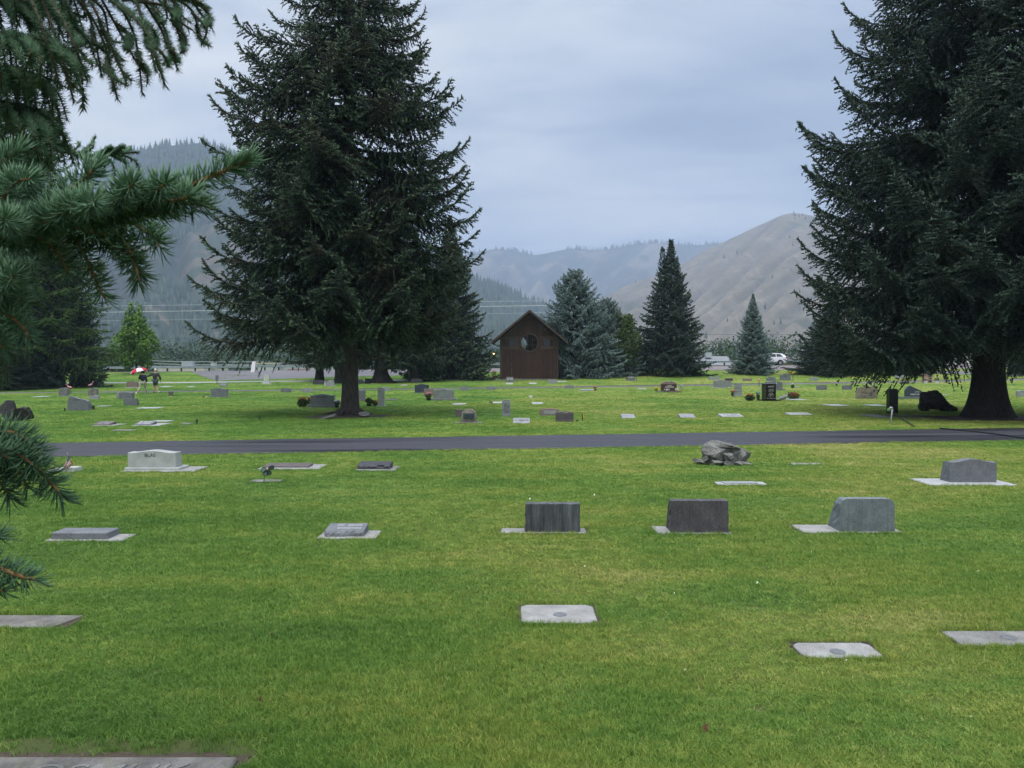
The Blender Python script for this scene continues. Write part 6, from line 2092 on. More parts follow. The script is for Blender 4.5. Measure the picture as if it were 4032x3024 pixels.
fo = empty("grave_flag", Vector((g.x + .0, g.y - .01, .0)), "stars and stripes flag hanging limp on a white stick at the white block", "flag")
MB().tube([(0.0, 0, 0.0), (-.035, 0, .40)], .005, 6).build("stick", M["white"], fo)
nu_, nv_ = 26, 16
V = []; UV = []
for j in range(nv_ + 1):
    for i in range(nu_ + 1):
        u, v = i / nu_, j / nv_
        # hangs from the stick and falls in folds
        sx = -.032 + .012 * v
        top = np.array([sx, 0, .20 + .19 * v])
        fall = u * .27
        side = -1 if v < .55 else 1
        x = top[0] + (-.10 * math.sin(u * 1.3) * (1 - v) + .10 * u * v) + .012 * math.sin(u * 14 + v * 3)
        y = -.02 + .02 * math.sin(u * 11 + v * 4) * u
        z = top[2] - fall * (.55 + .35 * v) 
        V.append((x, y, z)); UV.append((u, v))
Q = [(j * (nu_ + 1) + i, j * (nu_ + 1) + i + 1, (j + 1) * (nu_ + 1) + i + 1, (j + 1) * (nu_ + 1) + i) for j in range(nv_) for i in range(nu_)]
me = np_mesh("cloth", V, Q=Q, mats=[mat_flag()], smooth=True)
a_ = me.attributes.new("UVf", "FLOAT_VECTOR", "POINT")
a_.data.foreach_set("vector", np.array([(u, v, 0) for u, v in UV], np.float32).ravel())
link("cloth", me, fo)

# metal flower ornament
g = gnd(1038, 1897); k = g.y / F
o = empty("metal_flower_ornament", g, "metal garden flower ornament with green glassy petals and gold centre on a thin rod", "garden ornament")
MB().tube([(0, 0, -.02), (4 * k, 0, 22 * k), (10 * k, 0, 48 * k)], .006, 6).build("rod", M["leaf_dark"], o)
cx_, cz_ = 16 * k, 49 * k


def petal(ang, ln_, wd, mat):
    n = 16
    pts = []
    for i in range(n):
        t = 2 * PI * i / n
        r_ = ln_ * .5 * (1 + math.cos(t)); s_ = wd * .5 * math.sin(t) * (0.65 + .35 * math.cos(t) * 1)
        pts.append((cx_ + r_ * math.cos(ang) - s_ * math.sin(ang), cz_ + r_ * math.sin(ang) + s_ * math.cos(ang)))
    p = MB().prism(pts, -.006, .004).build("petal", mat, o)
    mb = MB(); mb.tube([(x, -.004, z) for x, z in pts + pts[:1]], .0055, 5, False)
    mb.build("rim", M["black"], p)


pa = simple("petal_pale_green", (0.16, 0.26, 0.23), 0.4, 0.4, scale=60)
pb = simple("petal_dark_green", (0.03, 0.065, 0.045), 0.4, 0.4, scale=60)
pm = simple("petal_mid_green", (0.11, 0.18, 0.15), 0.4, 0.4, scale=60)
petal(math.radians(190), 24 * k, 30 * k, pa); petal(math.radians(243), 28 * k, 26 * k, pm); petal(math.radians(295), 24 * k, 26 * k, pb); petal(math.radians(22), 28 * k, 22 * k, pb)
MB().lathe([(.001, -.012), (.014, -.008), (.018, 0), (.014, .008), (.001, .012)], 12).build("centre", simple("gold", (.6, .42, .12), .35, .5, .6), o, (cx_, -.012, cz_), (PI / 2, 0, 0))

# fallen leaves and pale buds
for px, py, s, lab in ((1024, 2778, 8, "small curled rust brown leaf on the lawn at the left"), (2777, 2895, 16, "brown oak coloured leaf on the near lawn"), (1070, 2517, 5, "tiny dark leaf scrap with yellow edge in the left lawn")):
    g = gnd(px, py); k = g.y / F
    mb = MB()
    n = 9
    pts = [(0, 0, .025)]
    for i in range(n):
        a = 2 * PI * i / n
        r_ = s * k * (1 if i % 2 else .6)
        pts.append((r_ * math.cos(a), .3 * s * k * math.sin(a) , .035 + r_ * .9 * math.sin(a) + .01 * (i % 3)))
    mb.poly(pts, [(0, 1 + i, 1 + (i + 1) % n) for i in range(n)])
    tag(mb.build("fallen_leaf", M["dry_leaf"], None, g), lab, "leaf", "fallen leaves")
rr_ = random.Random(5)
V = []; Fc = []
for (px, py) in ((2272, 2313), (2698, 2668), (3332, 2630), (2200, 2258), (2410, 2195), (2982, 2316), (2655, 2358), (2865, 2312), (3735, 2518), (3822, 2857), (2087, 1978), (2340, 1962), (2303, 2250), (2890, 2393), (3195, 2192), (3850, 2270), (2750, 2183), (3560, 2450), (1905, 1548)):
    g = gnd(px, py); k = g.y / F; s = rr_.uniform(3, 6.5) * k
    b = len(V); a = rr_.uniform(0, 6.28)
    dx, dy = math.cos(a) * s, math.sin(a) * s
    V += [(g.x - dx, g.y - dy, .045), (g.x + dy * .5, g.y - dx * .5, .055), (g.x + dx, g.y + dy, .05 + s), (g.x - dy * .5, g.y + dx * .5, .06)]
    Fc.append((b, b + 1, b + 2, b + 3))
me = bpy.data.meshes.new("clover_buds"); me.from_pydata(V, [], Fc); me.materials.append(simple("bud", (.55, .6, .42), .8))
tag(link("clover_buds", me), kind="stuff")

# ------------------------------------------------------------------ pipe, hoses, signs
g = gnd(3507, 1672); k = g.y / F
o = empty("hydrant_pipe", g, "bent grey water pipe with a green valve, in front of the tall black tablet", "water pipe")
MB().tube([(0, 0, -.05), (3 * k, 0, 35 * k), (6 * k, 0, 60 * k), (5 * k, 0, 66 * k), (0, 0, 68 * k), (-5 * k, 0, 64 * k)], [.02, .026, .034, .034, .034, .03], 10).build("pipe", M["galv"], o, smooth=True)
MB().lathe([(.03, -.05), (.06, -.02), (.06, .03), (.03, .06)], 12).build("valve", simple("valve_green", (.1, .22, .08), .5), o, (-8 * k, 0, 58 * k))


def hose(name, label, pts, r, z=0.03):
    P = [gnd(*p) for p in pts]
    arr = [Vector((p.x, p.y, p.z + z)) for p in P]
    out = []
    for i in range(len(arr) - 1):
        for s_ in range(6):
            out.append(arr[i].lerp(arr[i + 1], s_ / 6))
    out.append(arr[-1])
    tag(MB().tube(out, r, 6).build(name, M["rubber_hose"], smooth=True), label, "hose", "hoses on the lawn and road")


hose("garden_hose", "thin dark hose running from the tall black tablet down the lawn to the road", [(3518, 1630), (3535, 1642), (3555, 1657), (3575, 1668), (3590, 1679), (3600, 1684)], .018, .05)
hose("garden_hose", "dark hose lying slantwise across the asphalt road at the right", [(3700, 1690), (3745, 1694), (3850, 1704), (3920, 1713), (3985, 1722), (4060, 1733)], .025, .035)
g = gnd(855, 1514); k = g.y / F
o = empty("sign_post", g, "small grey square sign seen from behind on a dark post", "sign")
MB().tube([(0, 0, -.05), (-.02, 0, 34 * k)], .03, 6).build("post", M["metal_dark"], o)
MB().box(-6 * k, 6 * k, -.05, -.02, 16 * k, 36 * k).build("sign_plate", M["granite_mid"], o)
g = gy(997, 100.5); k = g.y / F
o = empty("folding_sign", g, "white folding sign board standing by the driveway mouth", "sign")
MB().poly([(-.25, -.3, 0), (.25, -.3, 0), (.3, 0, 1.35), (-.1, 0, 1.35), (-.25, -.26, 0), (.25, -.26, 0), (.3, .04, 1.35), (-.1, .04, 1.35)], [(0, 1, 2, 3), (7, 6, 5, 4), (0, 4, 5, 1), (1, 5, 6, 2), (2, 6, 7, 3), (3, 7, 4, 0)]).build("panel", M["white"], o)
MB().poly([(-.25, .4, 0), (.25, .4, 0), (.3, .06, 1.3), (-.1, .06, 1.3), (-.25, .44, 0), (.25, .44, 0), (.3, .1, 1.3), (-.1, .1, 1.3)], [(0, 1, 2, 3), (7, 6, 5, 4), (0, 4, 5, 1), (1, 5, 6, 2), (2, 6, 7, 3), (3, 7, 4, 0)]).build("panel", M["white"], o)
g = gnd(3541, 1474); k = g.y / F
tag(MB().box(-6 * k, 6 * k, -.1, .1, -.05, 17 * k).mesh and MB().box(-5 * k, 5 * k, -.15, .15, -.05, 17 * k).build("utility_box", M["white"], None, g, bevel=.02), "small white utility box left of the little spruce at the right", "utility box")

# ------------------------------------------------------------------ guardrail
rail = empty("guardrail", (0, 114.6, 0), "long galvanized guardrail along the far side of the highway", "guardrail")
prof = [(0, .78), (-.04, .76), (-.04, .70), (.04, .66), (.04, .60), (-.04, .56), (-.04, .50), (0, .47)]
px0 = -70
for i in range(36):
    x0 = px0 + 4.0 * i; x1 = x0 + 3.995
    za, zb_ = h1(x0, 114.6), h1(x1, 114.6)
    V = [(x0, y, za + z) for y, z in prof] + [(x1, y, zb_ + z) for y, z in prof]
    n = len(prof)
    mb = MB(); mb.poly(V, [(j, n + j, n + j + 1, j + 1) for j in range(n - 1)])
    mb.build("rail_beam", M["steel"], rail)
    for q in (0.5, 2.5):
        xx = x0 + q; z_ = h1(xx, 114.6)
        MB().box(xx - .09, xx + .09, .06, .26, z_ - .3, z_ + .74).build("post", M["wood_dark"], rail)

# ------------------------------------------------------------------ wires beyond the highway
wires = [
    [(-700, 1226), (350, 1211), (780, 1196), (2060, 1186), (2275, 1184)],
    [(-700, 1246), (370, 1233), (760, 1221), (1930, 1207), (2275, 1201)],
    [(-700, 1280), (380, 1269), (770, 1253), (1920, 1235), (2275, 1229)],
    [(-700, 1345), (380, 1338), (650, 1332), (1000, 1325), (1930, 1334), (2800, 1313), (3180, 1314), (4500, 1330)],
]
Yw = 150
wlab = ("top pale power line crossing before the hills", "second, brightest power line crossing before the hills", "third, faint power line crossing before the hills", "lowest dark power line just above the valley trees")
for i, w_ in enumerate(wires):
    P = [at(x, y, Yw) for x, y in w_]
    fine = []
    xs_ = [p.x for p in P]; zs_ = [p.z for p in P]
    cf = np.polyfit(xs_, zs_, 2 if i < 3 else 3)
    for x in np.linspace(min(xs_), max(xs_), 60): fine.append((x, Yw, float(np.polyval(cf, x))))
    tag(MB().tube(fine, (.024, .042, .018, .024)[i], 4, False).build("power_line", M["galv"] if i < 3 else M["metal_dark"]), wlab[i], "power line", "power lines")
P0 = (min(at(x, y, Yw).x for x, y in wires[0]), max(at(x, y, Yw).x for x, y in wires[0]))
for i, x in enumerate(P0):
    z_ = h1(x, Yw)
    tag(MB().tube([(0, 0, -.5), (0, 0, at(0, 1180, Yw).z - z_)], [.2, .12], 10).build("utility_pole", M["wood_dark"], None, (x, Yw, z_)), ("utility pole carrying the power lines beyond the left edge", "utility pole hidden behind the silvery blue spruce where the power lines end")[i], "utility pole", "utility poles")
# thin service wires and a lamp in the valley on the left
for i, (y0_, y1_) in enumerate(((1420, 1427), (1431, 1438))):
    P = [at(590, y0_, 180), at(720, (y0_ + y1_) / 2 + 1, 180), at(1060, y1_ - 2, 180)]
    tag(MB().tube(P, .035, 4, False).build("service_wire", M["galv"]), ("upper thin service wire over the low flat roof", "lower thin service wire over the low flat roof")[i], "wire", "service wires")

# ------------------------------------------------------------------ low buildings beyond the highway
M["wall_tan"] = simple("wall_tan", (.32, .27, .18), .9, scale=1)
M["wall_white"] = simple("wall_white", (.55, .55, .58), .9, var=.06, scale=1)
M["wall_cream"] = simple("wall_cream", (.5, .46, .42), .9, var=.06, scale=1)
M["roof_grey"] = simple("roof_grey", (.22, .23, .25), .9, scale=1)
M["roof_dark"] = simple("roof_dark", (.06, .06, .07), .9, scale=1)
M["roof_red"] = simple("roof_red", (.12, .04, .035), .9, scale=1)
M["glass_dark"], _, _b = new_mat("glass_dark", 0.12, 0.5, (0.02, 0.025, 0.03))


def shed_building(label, x0, x1, ytop, Y, depth, wall, roof, gable=False, units=(), windows=0, over=.3, roof_h=None):
    xa, xb = (x0 - 2016) / F * Y, (x1 - 2016) / F * Y
    top = at(0, ytop, Y).z
    zg = h1((xa + xb) / 2, Y)
    o = empty("roadside_building", ((xa + xb) / 2, Y, zg), label, "building", "low buildings beyond the highway")
    w = (xb - xa) / 2; h = top - zg
    if gable:
        rh = roof_h or 1.3
        MB().box(-w, w, 0, depth, 0, h - rh).build("walls", M[wall], o)
        # roof slopes away from the viewer
        MB().poly([(-w - over, -over, h - rh), (w + over, -over, h - rh), (w + over, depth / 2, h), (-w - over, depth / 2, h), (w + over, depth + over, h - rh), (-w - over, depth + over, h - rh),
                   (-w - over, -over, h - rh - .2), (w + over, -over, h - rh - .2), (w + over, depth + over, h - rh - .2), (-w - over, depth + over, h - rh - .2)],
                  [(0, 1, 2, 3), (3, 2, 4, 5), (6, 7, 1, 0), (9, 8, 7, 6), (5, 4, 8, 9), (7, 8, 4, 2, 1), (0, 3, 5, 9, 6)]).build("roof", M[roof], o)
    else:
        MB().box(-w, w, 0, depth, 0, h - .25).build("walls", M[wall], o)
        MB().box(-w - over, w + over, -over, depth + over, h - .25, h).build("roof", M[roof], o)
    for ux, uw, uh in units:
        MB().box(ux - uw / 2, ux + uw / 2, depth * .3, depth * .3 + 1.2, h - .3, h + uh).build("rooftop_unit", M["galv"], o)
    for i in range(windows):
        x = -w + (i + .5) * 2 * w / windows
        f = MB().box(x - .55, x + .55, -.05, .03, h * .4, h * .4 + 1.0).build("window", M["white"], o)
        MB().box(x - .45, x + .45, -.07, -.052, h * .4 + .1, h * .4 + .9).build("pane", M["glass_dark"], f)
    return o


shed_building("low flat roofed cream building beyond the rail, right of the walkers", 620, 805, 1446, 165, 14, "wall_cream", "roof_dark", over=.0, units=((-0.4, 2.4, 1.3), (5.0, .9, 1.0)), windows=4)
shed_building("white building behind the rail under the large spruce's left boughs", 1085, 1262, 1430, 150, 12, "wall_white", "roof_dark", windows=3)
shed_building("smaller white building at the driveway's left beyond the rail", 1015, 1080, 1428, 146, 8, "wall_white", "wall_cream", windows=1)
shed_building("low red roofed hut showing beneath the rail left of the big trunk", 1120, 1190, 1454, 128, 6, "wall_cream", "roof_red", gable=True, roof_h=.9)
shed_building("long grey roofed building with two rooftop units, right of the double topped spruce", 2755, 2890, 1401, 150, 12, "wall_tan", "roof_grey", gable=True, units=((-2.4, .8, .7), (-.6, 1.1, .7)), windows=3, roof_h=1.7)
shed_building("tan building with dark sloping roof just right of the white car", 3082, 3140, 1404, 135, 9, "wall_tan", "roof_dark", gable=True, windows=1, roof_h=1.0)
shed_building("white building seen between the thick flared trunk and the little spruce", 3700, 3850, 1392, 150, 12, "wall_white", "roof_grey", windows=3)
shed_building("cream house with brown roof, hidden between the maple and the walkers", 500, 575, 1440, 170, 9, "wall_cream", "roof_dark", gable=True, windows=1)

# ------------------------------------------------------------------ the brown shed
def the_shed():
    YS = gnd(2085, 1497).y
    k = YS / F
    xL, xR = (1972 - 2016) * k, (2197 - 2016) * k
    xc = (xL + xR) / 2; w = (xR - xL) / 2
    zb = h1(xc, YS)
    o = empty("shed", (xc, YS, zb), "dark brown wooden shed with steep gable roof and round window", "shed")
    D = 6.2
    Z = lambda y: (1440 - y) * k + CAM_H - zb
    z_e, z_p = Z(1333), Z(1232)      # wall height at the corners, at the peak
    z0 = Z(1491)
    zc = Z(1349); ro = 32 * k
    wood = new_mat("shed_wood", .85, .2)
    m, nt_, b = wood
    v = coords(nt_, "World", (14, 14, .8))
    n_ = noise(nt_, 1.2, 6, .7, v)
    oi = N(nt_, "ShaderNodeObjectInfo")
    c = ramp(nt_, n_, [(.3, (.026, .014, .011)), (.55, (.05, .028, .022)), (.75, (.08, .047, .036))])
    c = mix_col(nt_, 1.0, c, ramp(nt_, oi.outputs["Random"], [(0, .8), (1, 1.2)]), "MULTIPLY")
    L(nt_, c, b.inputs["Base Color"]); bump(nt_, b, n_, .4, .01)
    trim = simple("shed_trim", (.058, .038, .031), .8)
    roofm = simple("shed_roof", (.035, .03, .03), .9)
    # foundation
    MB().box(-w + .02, w, .02, D, -.4, z0).build("foundation", M["concrete"], o)
    # vertical boards, cut round the windows
    wins = [((2018 - 2016) * k - xc, 13 * k, Z(1362), Z(1337)), ((2153 - 2016) * k - xc, 13 * k, Z(1362), Z(1337))]
    cxw = (2085 - 2016) * k - xc
    nb = 26
    bw = 2 * w / nb
    roof_z = lambda x: z_e + (z_p - z_e) * (1 - abs(x) / w)
    for wall_y, th, name in ((0, -.03, "board"), (D - .03, .03, "back_board")):
        cxw = (2085 - 2016) * k - xc - (ro * 1.2 if wall_y else 0)
        for i in range(nb):
            a = -w + i * bw + .006; e = a + bw - .012
            zt = [roof_z(a), roof_z(e)]
            m_ = (a + e) / 2
            segs = []
            dxs = [x - cxw for x in (a, m_, e)]
            if min(abs(d) for d in dxs) < ro * .999:
                hh = [math.sqrt(max(0, ro * ro - d * d)) for d in dxs]
                segs.append(([(a, z0), (e, z0), (e, zc - hh[2]), (m_, zc - hh[1]), (a, zc - hh[0])]))
                top = [(a, zc + hh[0]), (m_, zc + hh[1]), (e, zc + hh[2]), (e, zt[1])]
                if a < 0 < e: top.append((0, z_p))
                segs.append(top + [(a, zt[0])])
            else:
                hit = [q for q in wins if a < q[0] + q[1] and e > q[0] - q[1]]
                if hit:
                    q = hit[0]
                    if wall_y: segs.append([(a, z0), (e, z0), (e, zt[1]), (a, zt[0])])
                    else: segs.append([(a, z0), (e, z0), (e, q[2]), (a, q[2])]); segs.append([(a, q[3]), (e, q[3]), (e, zt[1]), (a, zt[0])])
                else:
                    pts = [(a, z0), (e, z0), (e, zt[1])]
                    if a < 0 < e: pts.append((0, z_p))
                    segs.append(pts + [(a, zt[0])])
            for s_ in segs: MB().prism(s_, wall_y + (0.0 if i % 2 else .006), wall_y + .05).build(name, m, o)
    cxw = (2085 - 2016) * k - xc
    # side walls
    for sx in (-1, 1):
        for j in range(20):
            y0_ = .05 + j * (D - .1) / 20
            MB().box(sx * w - (.04 if sx > 0 else 0), sx * w + (.04 if sx < 0 else 0), y0_ + .006, y0_ + (D - .1) / 20 - .006, z0, z_e).build("side_board", m, o)
    MB().box(-w + .05, w - .05, .06, D - .04, z0 - .02, z0 + .02).build("floor", M["wood_dark"], o)
    # corner boards, belt rails, round casing
    for sx in (-1, 1): MB().box(sx * w - .09, sx * w + .03 if sx > 0 else sx * w + .09, -.035, -.002, z0, z_e - .02).build("corner_board", trim, o)
    for (za, zb_) in ((Z(1337), Z(1324)), (Z(1376), Z(1363))):
        for sx in (-1, 1):
            xa = cxw + sx * 41 * k; xb = sx * (w - .1)
            MB().box(min(xa, xb), max(xa, xb), -.045, -.003, za, zb_).build("belt_rail", trim, o)
    for (x_, hw, za, zb_) in wins:
        for sx in (-1, 1): MB().box(x_ + sx * hw - .04, x_ + sx * hw + .04, -.05, -.003, za + .003, zb_ - .003).build("window_stile", trim, o)
        wn = MB().box(x_ - hw + .04, x_ + hw - .04, .02, .045, za, zb_).build("window", M["glass_dark"], o)
    mb = MB(); n = 48
    V = []
    for y_ in (-.06, .0):
        for r_ in (ro, ro * 1.16):
            for i in range(n): V.append((cxw + r_ * math.cos(2 * PI * i / n), y_, zc + r_ * math.sin(2 * PI * i / n)))
    Fc = []
    for i in range(n):
        j = (i + 1) % n
        Fc += [(i, j, n + j, n + i), (2 * n + i, 3 * n + i, 3 * n + j, 2 * n + j), (i, 2 * n + i, 2 * n + j, j), (n + i, n + j, 3 * n + j, 3 * n + i)]
    mb.poly(V, Fc)
    cas = mb.build("round_window", trim, o)
    mull = simple("mullion", (.08, .05, .045), .7)
    for a_, b_2 in (((-.25, -1), (-.25, 1)), ((.35, -1), (.35, 1)), ((-1, .33), (1, .33)), ((-1, -.3), (1, -.3))):
        l = 1
        if a_[0] == b_2[0]:
            hh = math.sqrt(1 - a_[0] ** 2) * ro
            MB().box(cxw + a_[0] * ro - .02, cxw + a_[0] * ro + .02, -.01, .02, zc - hh, zc + hh).build("mullion", mull, cas)
        else:
            hh = math.sqrt(1 - a_[1] ** 2) * ro
            MB().box(cxw - hh, cxw + hh, -.008, .018, zc + a_[1] * ro - .02, zc + a_[1] * ro + .02).build("mullion", mull, cas)
    gl, gn, gb = new_mat("window_glass", .03, .5, (.8, .85, .85))
    gb.inputs["Transmission Weight"].default_value = 1.0; gb.inputs["IOR"].default_value = 1.02
    mb = MB(); mb.poly([(cxw + ro * math.cos(2 * PI * i / n), .03, zc + ro * math.sin(2 * PI * i / n)) for i in range(n)], [tuple(range(n))])
    mb.build("pane", gl, cas)
    # roof
    ov = 36 * k; zr_e = Z(1346) ; pk = Z(1221)
    ex = 150 * k
    for sx in (-1, 1):
        V = [(0, -.75, pk), (sx * ex, -.75, zr_e), (sx * ex, D + .6, zr_e), (0, D + .6, pk), (0, -.75, pk - .17), (sx * (ex - .03), -.75, zr_e - .14), (sx * (ex - .03), D + .6, zr_e - .14), (0, D + .6, pk - .17)]
        MB().poly(V, [(0, 1, 2, 3), (7, 6, 5, 4), (0, 4, 5, 1), (1, 5, 6, 2), (2, 6, 7, 3), (3, 7, 4, 0)]).build("roof", roofm, o)
        V = [(0, -.80, pk - .02), (sx * ex, -.80, zr_e - .02), (sx * ex, -.755, zr_e - .02), (0, -.755, pk - .02), (0, -.80, pk - .27), (sx * ex, -.80, zr_e - .26), (sx * ex, -.755, zr_e - .26), (0, -.755, pk - .27)]
        MB().poly(V, [(0, 1, 2, 3), (7, 6, 5, 4), (0, 4, 5, 1), (1, 5, 6, 2), (2, 6, 7, 3), (3, 7, 4, 0)]).build("barge_board", trim, o)
        # brackets under the eaves
        xb = sx * w * .52; zb_ = roof_z(xb)
        MB().box(xb - .08, xb + .08, -.74, -.05, zb_ - .55, zb_ - .3).build("bracket", m, o)
    MB().tube([(-ex + .1, -.3, zr_e - .12), (-ex + .35, -.3, zr_e - .3), (-w - .05, -.2, zr_e - .42)], .05, 8).build("downpipe", M["black"], o)
    # door frame on the left side with dark doors, and the gooseneck lamp
    MB().box(-w - .07, -w - .005, .5, 3.1, z0, z0 + 2.5).build("side_door", M["black"], o)
    lm = empty_part = MB().tube([(-w - .02, 1.0, 3.45), (-w - .35, 1.0, 3.5), (-w - .72, 1.0, 3.2), (-w - .75, 1.0, 2.9)], .025, 6).build("lamp_arm", M["black"], o)
    MB().lathe([(.05, .12), (.09, .1), (.24, 0), (.23, -.01)], 16).build("lamp_shade", M["metal_dark"], lm, (-w - .75, 1.0, 2.78))
    em = bpy.data.materials.new("lamp_bulb"); em.use_nodes = True
    eb = em.node_tree.nodes["Principled BSDF"]; eb.inputs["Emission Color"].default_value = (1, .55, .2, 1); eb.inputs["Emission Strength"].default_value = 6
    MB().lathe([(.01, .05), (.06, .02), (.07, -.03), (.01, -.07)], 12).build("bulb", em, lm, (-w - .75, 1.0, 2.75))


the_shed()

# ------------------------------------------------------------------ cars
def car_paint(name, col):
    m, nt_, b = new_mat(name, .3, .5, col)
    b.inputs["Coat Weight"].default_value = .5
    return m


def suv(label, X, Y, heading, col, scale=1.0):
    """Side on sport utility: nose toward -X when heading is 0."""
    o = empty("parked_car" if heading else "car", (X, Y, h1(X, Y) + .035), label, "car", "white cars", rz=heading)
    paint = car_paint("car_paint", col)
    L_ = 4.75
    # cross sections along the length: (x, half width, z bottom, z belt, z roof, roof half width)
    xs = [(-2.37, .62, .42, .72, .74, .55), (-2.25, .82, .30, .86, .90, .72), (-1.9, .92, .28, .98, 1.02, .80), (-1.25, .95, .26, 1.05, 1.08, .82), (-.9, .96, .26, 1.07, 1.16, .80), (-.2, .96, .26, 1.08, 1.60, .68), (.3, .96, .26, 1.09, 1.67, .66),
          (1.1, .96, .26, 1.11, 1.67, .66), (1.75, .95, .28, 1.14, 1.60, .64), (2.1, .93, .32, 1.14, 1.40, .66), (2.3, .88, .38, 1.08, 1.16, .74), (2.37, .8, .5, .98, 1.0, .72)]
    V = []
    for x, hw, zb, zm, zt, rw in xs:
        V += [(x, -hw * .9, zb), (x, -hw, zb + .2), (x, -hw, (zb + zm) / 2), (x, -hw * .965, zm), (x, -rw, zt), (x, rw, zt), (x, hw * .965, zm), (x, hw, (zb + zm) / 2), (x, hw, zb + .2), (x, hw * .9, zb)]
    Fc = []; n = 10
    for i in range(len(xs) - 1):
        for j in range(n):
            Fc.append((i * n + j, (i + 1) * n + j, (i + 1) * n + (j + 1) % n, i * n + (j + 1) % n))
    Fc.append(tuple(range(n))); Fc.append(tuple((len(xs) - 1) * n + j for j in range(n))[::-1])
    mb = MB(); mb.poly(V, Fc)
    body = mb.build("body", paint, o, smooth=False)
    mod = None
    # side glass, set a little proud on the leaning upper sides
    def side_at(x, f, s):
        a = [q[0] for q in xs]
        hw = np.interp(x, a, [q[1] for q in xs]) * .965; rw = np.interp(x, a, [q[5] for q in xs]); zm = np.interp(x, a, [q[3] for q in xs]); zt = np.interp(x, a, [q[4] for q in xs])
        return (x, s * (hw + (rw - hw) * f + .012), zm + (zt - zm) * f)
    for s in (-1, 1):
        for (xa, xb, xc_, xd) in ((-.75, -.05, -.08, -.2), (.02, .85, .85, .02), (.93, 1.85, 1.45, .93)):
            pts = [side_at(xa, .10, s), side_at(xb, .10, s), side_at(xc_, .84, s), side_at(xd, .84, s)]
            mb = MB(); mb.poly(pts, [(0, 1, 2, 3)]); mb.build("side_window", M["glass_dark"], o)
        # sill and arches
        MB().box(-1.0, 1.0, s * .965 - .01, s * .965 + .01, .24, .40).build("sill_trim", M["black"], o)
        for wx in (-1.42, 1.42):
            pts = [(wx + .43 * math.cos(t), s * .97, .36 + .43 * math.sin(t)) for t in np.linspace(-.25, PI + .25, 18)] 
            mb = MB(); mb.poly(pts, [tuple(range(len(pts)))]); mb.build("wheel_arch", M["black"], o)
            wh = MB().lathe([(.20, -.11), (.355, -.10), (.365, 0), (.355, .11), (.20, .11)], 24).build("wheel", M["black"], o, (wx, s * .93, .36), (PI / 2, 0, 0))
            mb = MB()
            mb.lathe([(.06, .105 * -s), (.07, .12 * -s), (.02, .125 * -s)], 10)
            for q in range(5):
                a = 2 * PI * q / 5
                mb.poly([(.03 * math.cos(a - 1), .03 * math.sin(a - 1), -s * .118), (.25 * math.cos(a - .2), .25 * math.sin(a - .2), -s * .118), (.25 * math.cos(a + .2), .25 * math.sin(a + .2), -s * .118), (.03 * math.cos(a + 1), .03 * math.sin(a + 1), -s * .118)], [(0, 1, 2, 3)])
            mb.build("rim", M["galv"], wh)
        MB().box(2.12, 2.36, s * .80 - .1, s * .80 + .1, .98, 1.12).build("tail_light", M["red"], o)
        MB().box(-2.36, -2.1, s * .70 - .12, s * .70 + .12, .72, .82).build("headlight", M["galv"], o)
    mb = MB(); mb.poly([(-.92, -.74, 1.17), (-.92, .74, 1.17), (-.25, .64, 1.57), (-.25, -.64, 1.57)], [(0, 1, 2, 3)])
    mb.build("windscreen", M["glass_dark"], o, (-.03, 0, .02))
    mb = MB(); mb.poly([(2.09, -.62, 1.42), (2.09, .62, 1.42), (1.80, .60, 1.6), (1.80, -.60, 1.6)], [(0, 1, 2, 3)])
    mb.build("rear_window", M["glass_dark"], o, (.03, 0, .01))
    return o


Xs = (3022 - 2016) / F * 109
suv("white sport utility car driving left on the highway behind the small narrow spruce", Xs, 109, 0, (.75, .76, .78))
gp = gy(85, 92)
suv("white parked car behind the low dark conifer at the left", gp.x, 92, 2.9, (.6, .62, .65))

# ------------------------------------------------------------------ the two walkers
M["skin"] = simple("skin", (.42, .24, .17), .6)
M["navy_cloth"] = simple("navy_cloth", (.012, .018, .04), .85)
M["charcoal_cloth"] = simple("charcoal_cloth", (.03, .032, .042), .85)
M["khaki"] = simple("khaki", (.33, .34, .24), .85)
M["denim"] = simple("denim", (.05, .07, .1), .85)
M["hair_white"] = simple("hair_white", (.6, .57, .48), .8)
M["shoe_white"] = simple("shoe_white", (.6, .6, .5), .7)
M["hair_dark"] = simple("hair_dark", (.05, .035, .025), .8)


def dress(me, mat):
    me = me.copy(); me.materials.clear(); me.materials.append(mat); return me


def head_bits(o, z, y, hairm, x=0.0):
    # face looks away from the viewer (+Y)
    MB().lathe([(.001, -.02), (.075, .0), (.105, .06), (.107, .12), (.085, .17), (.04, .205), (.001, .215)], 16).build("hair", hairm, o, (x, y - .012, z - .07))
    MB().tube([(x, y + .10, z + .02), (x, y + .125, z - .01), (x, y + .10, z - .025)], [.008, .014, .012], 6).build("nose", M["skin"], o)
    for s in (-1, 1):
        MB().lathe([(.001, -.01), (.012, 0), (.001, .01)], 8).build("eye", M["carve_dark"], o, (x + s * .033, y + .093, z + .025))
        MB().lathe([(.001, -.03), (.018, -.015), (.02, .015), (.001, .03)], 8).build("ear", M["skin"], o, (x + s * .098, y, z + .01))
    MB().tube([(x - .025, y + .098, z - .055), (x + .025, y + .098, z - .055)], .005, 5).build("mouth", M["red"], o)


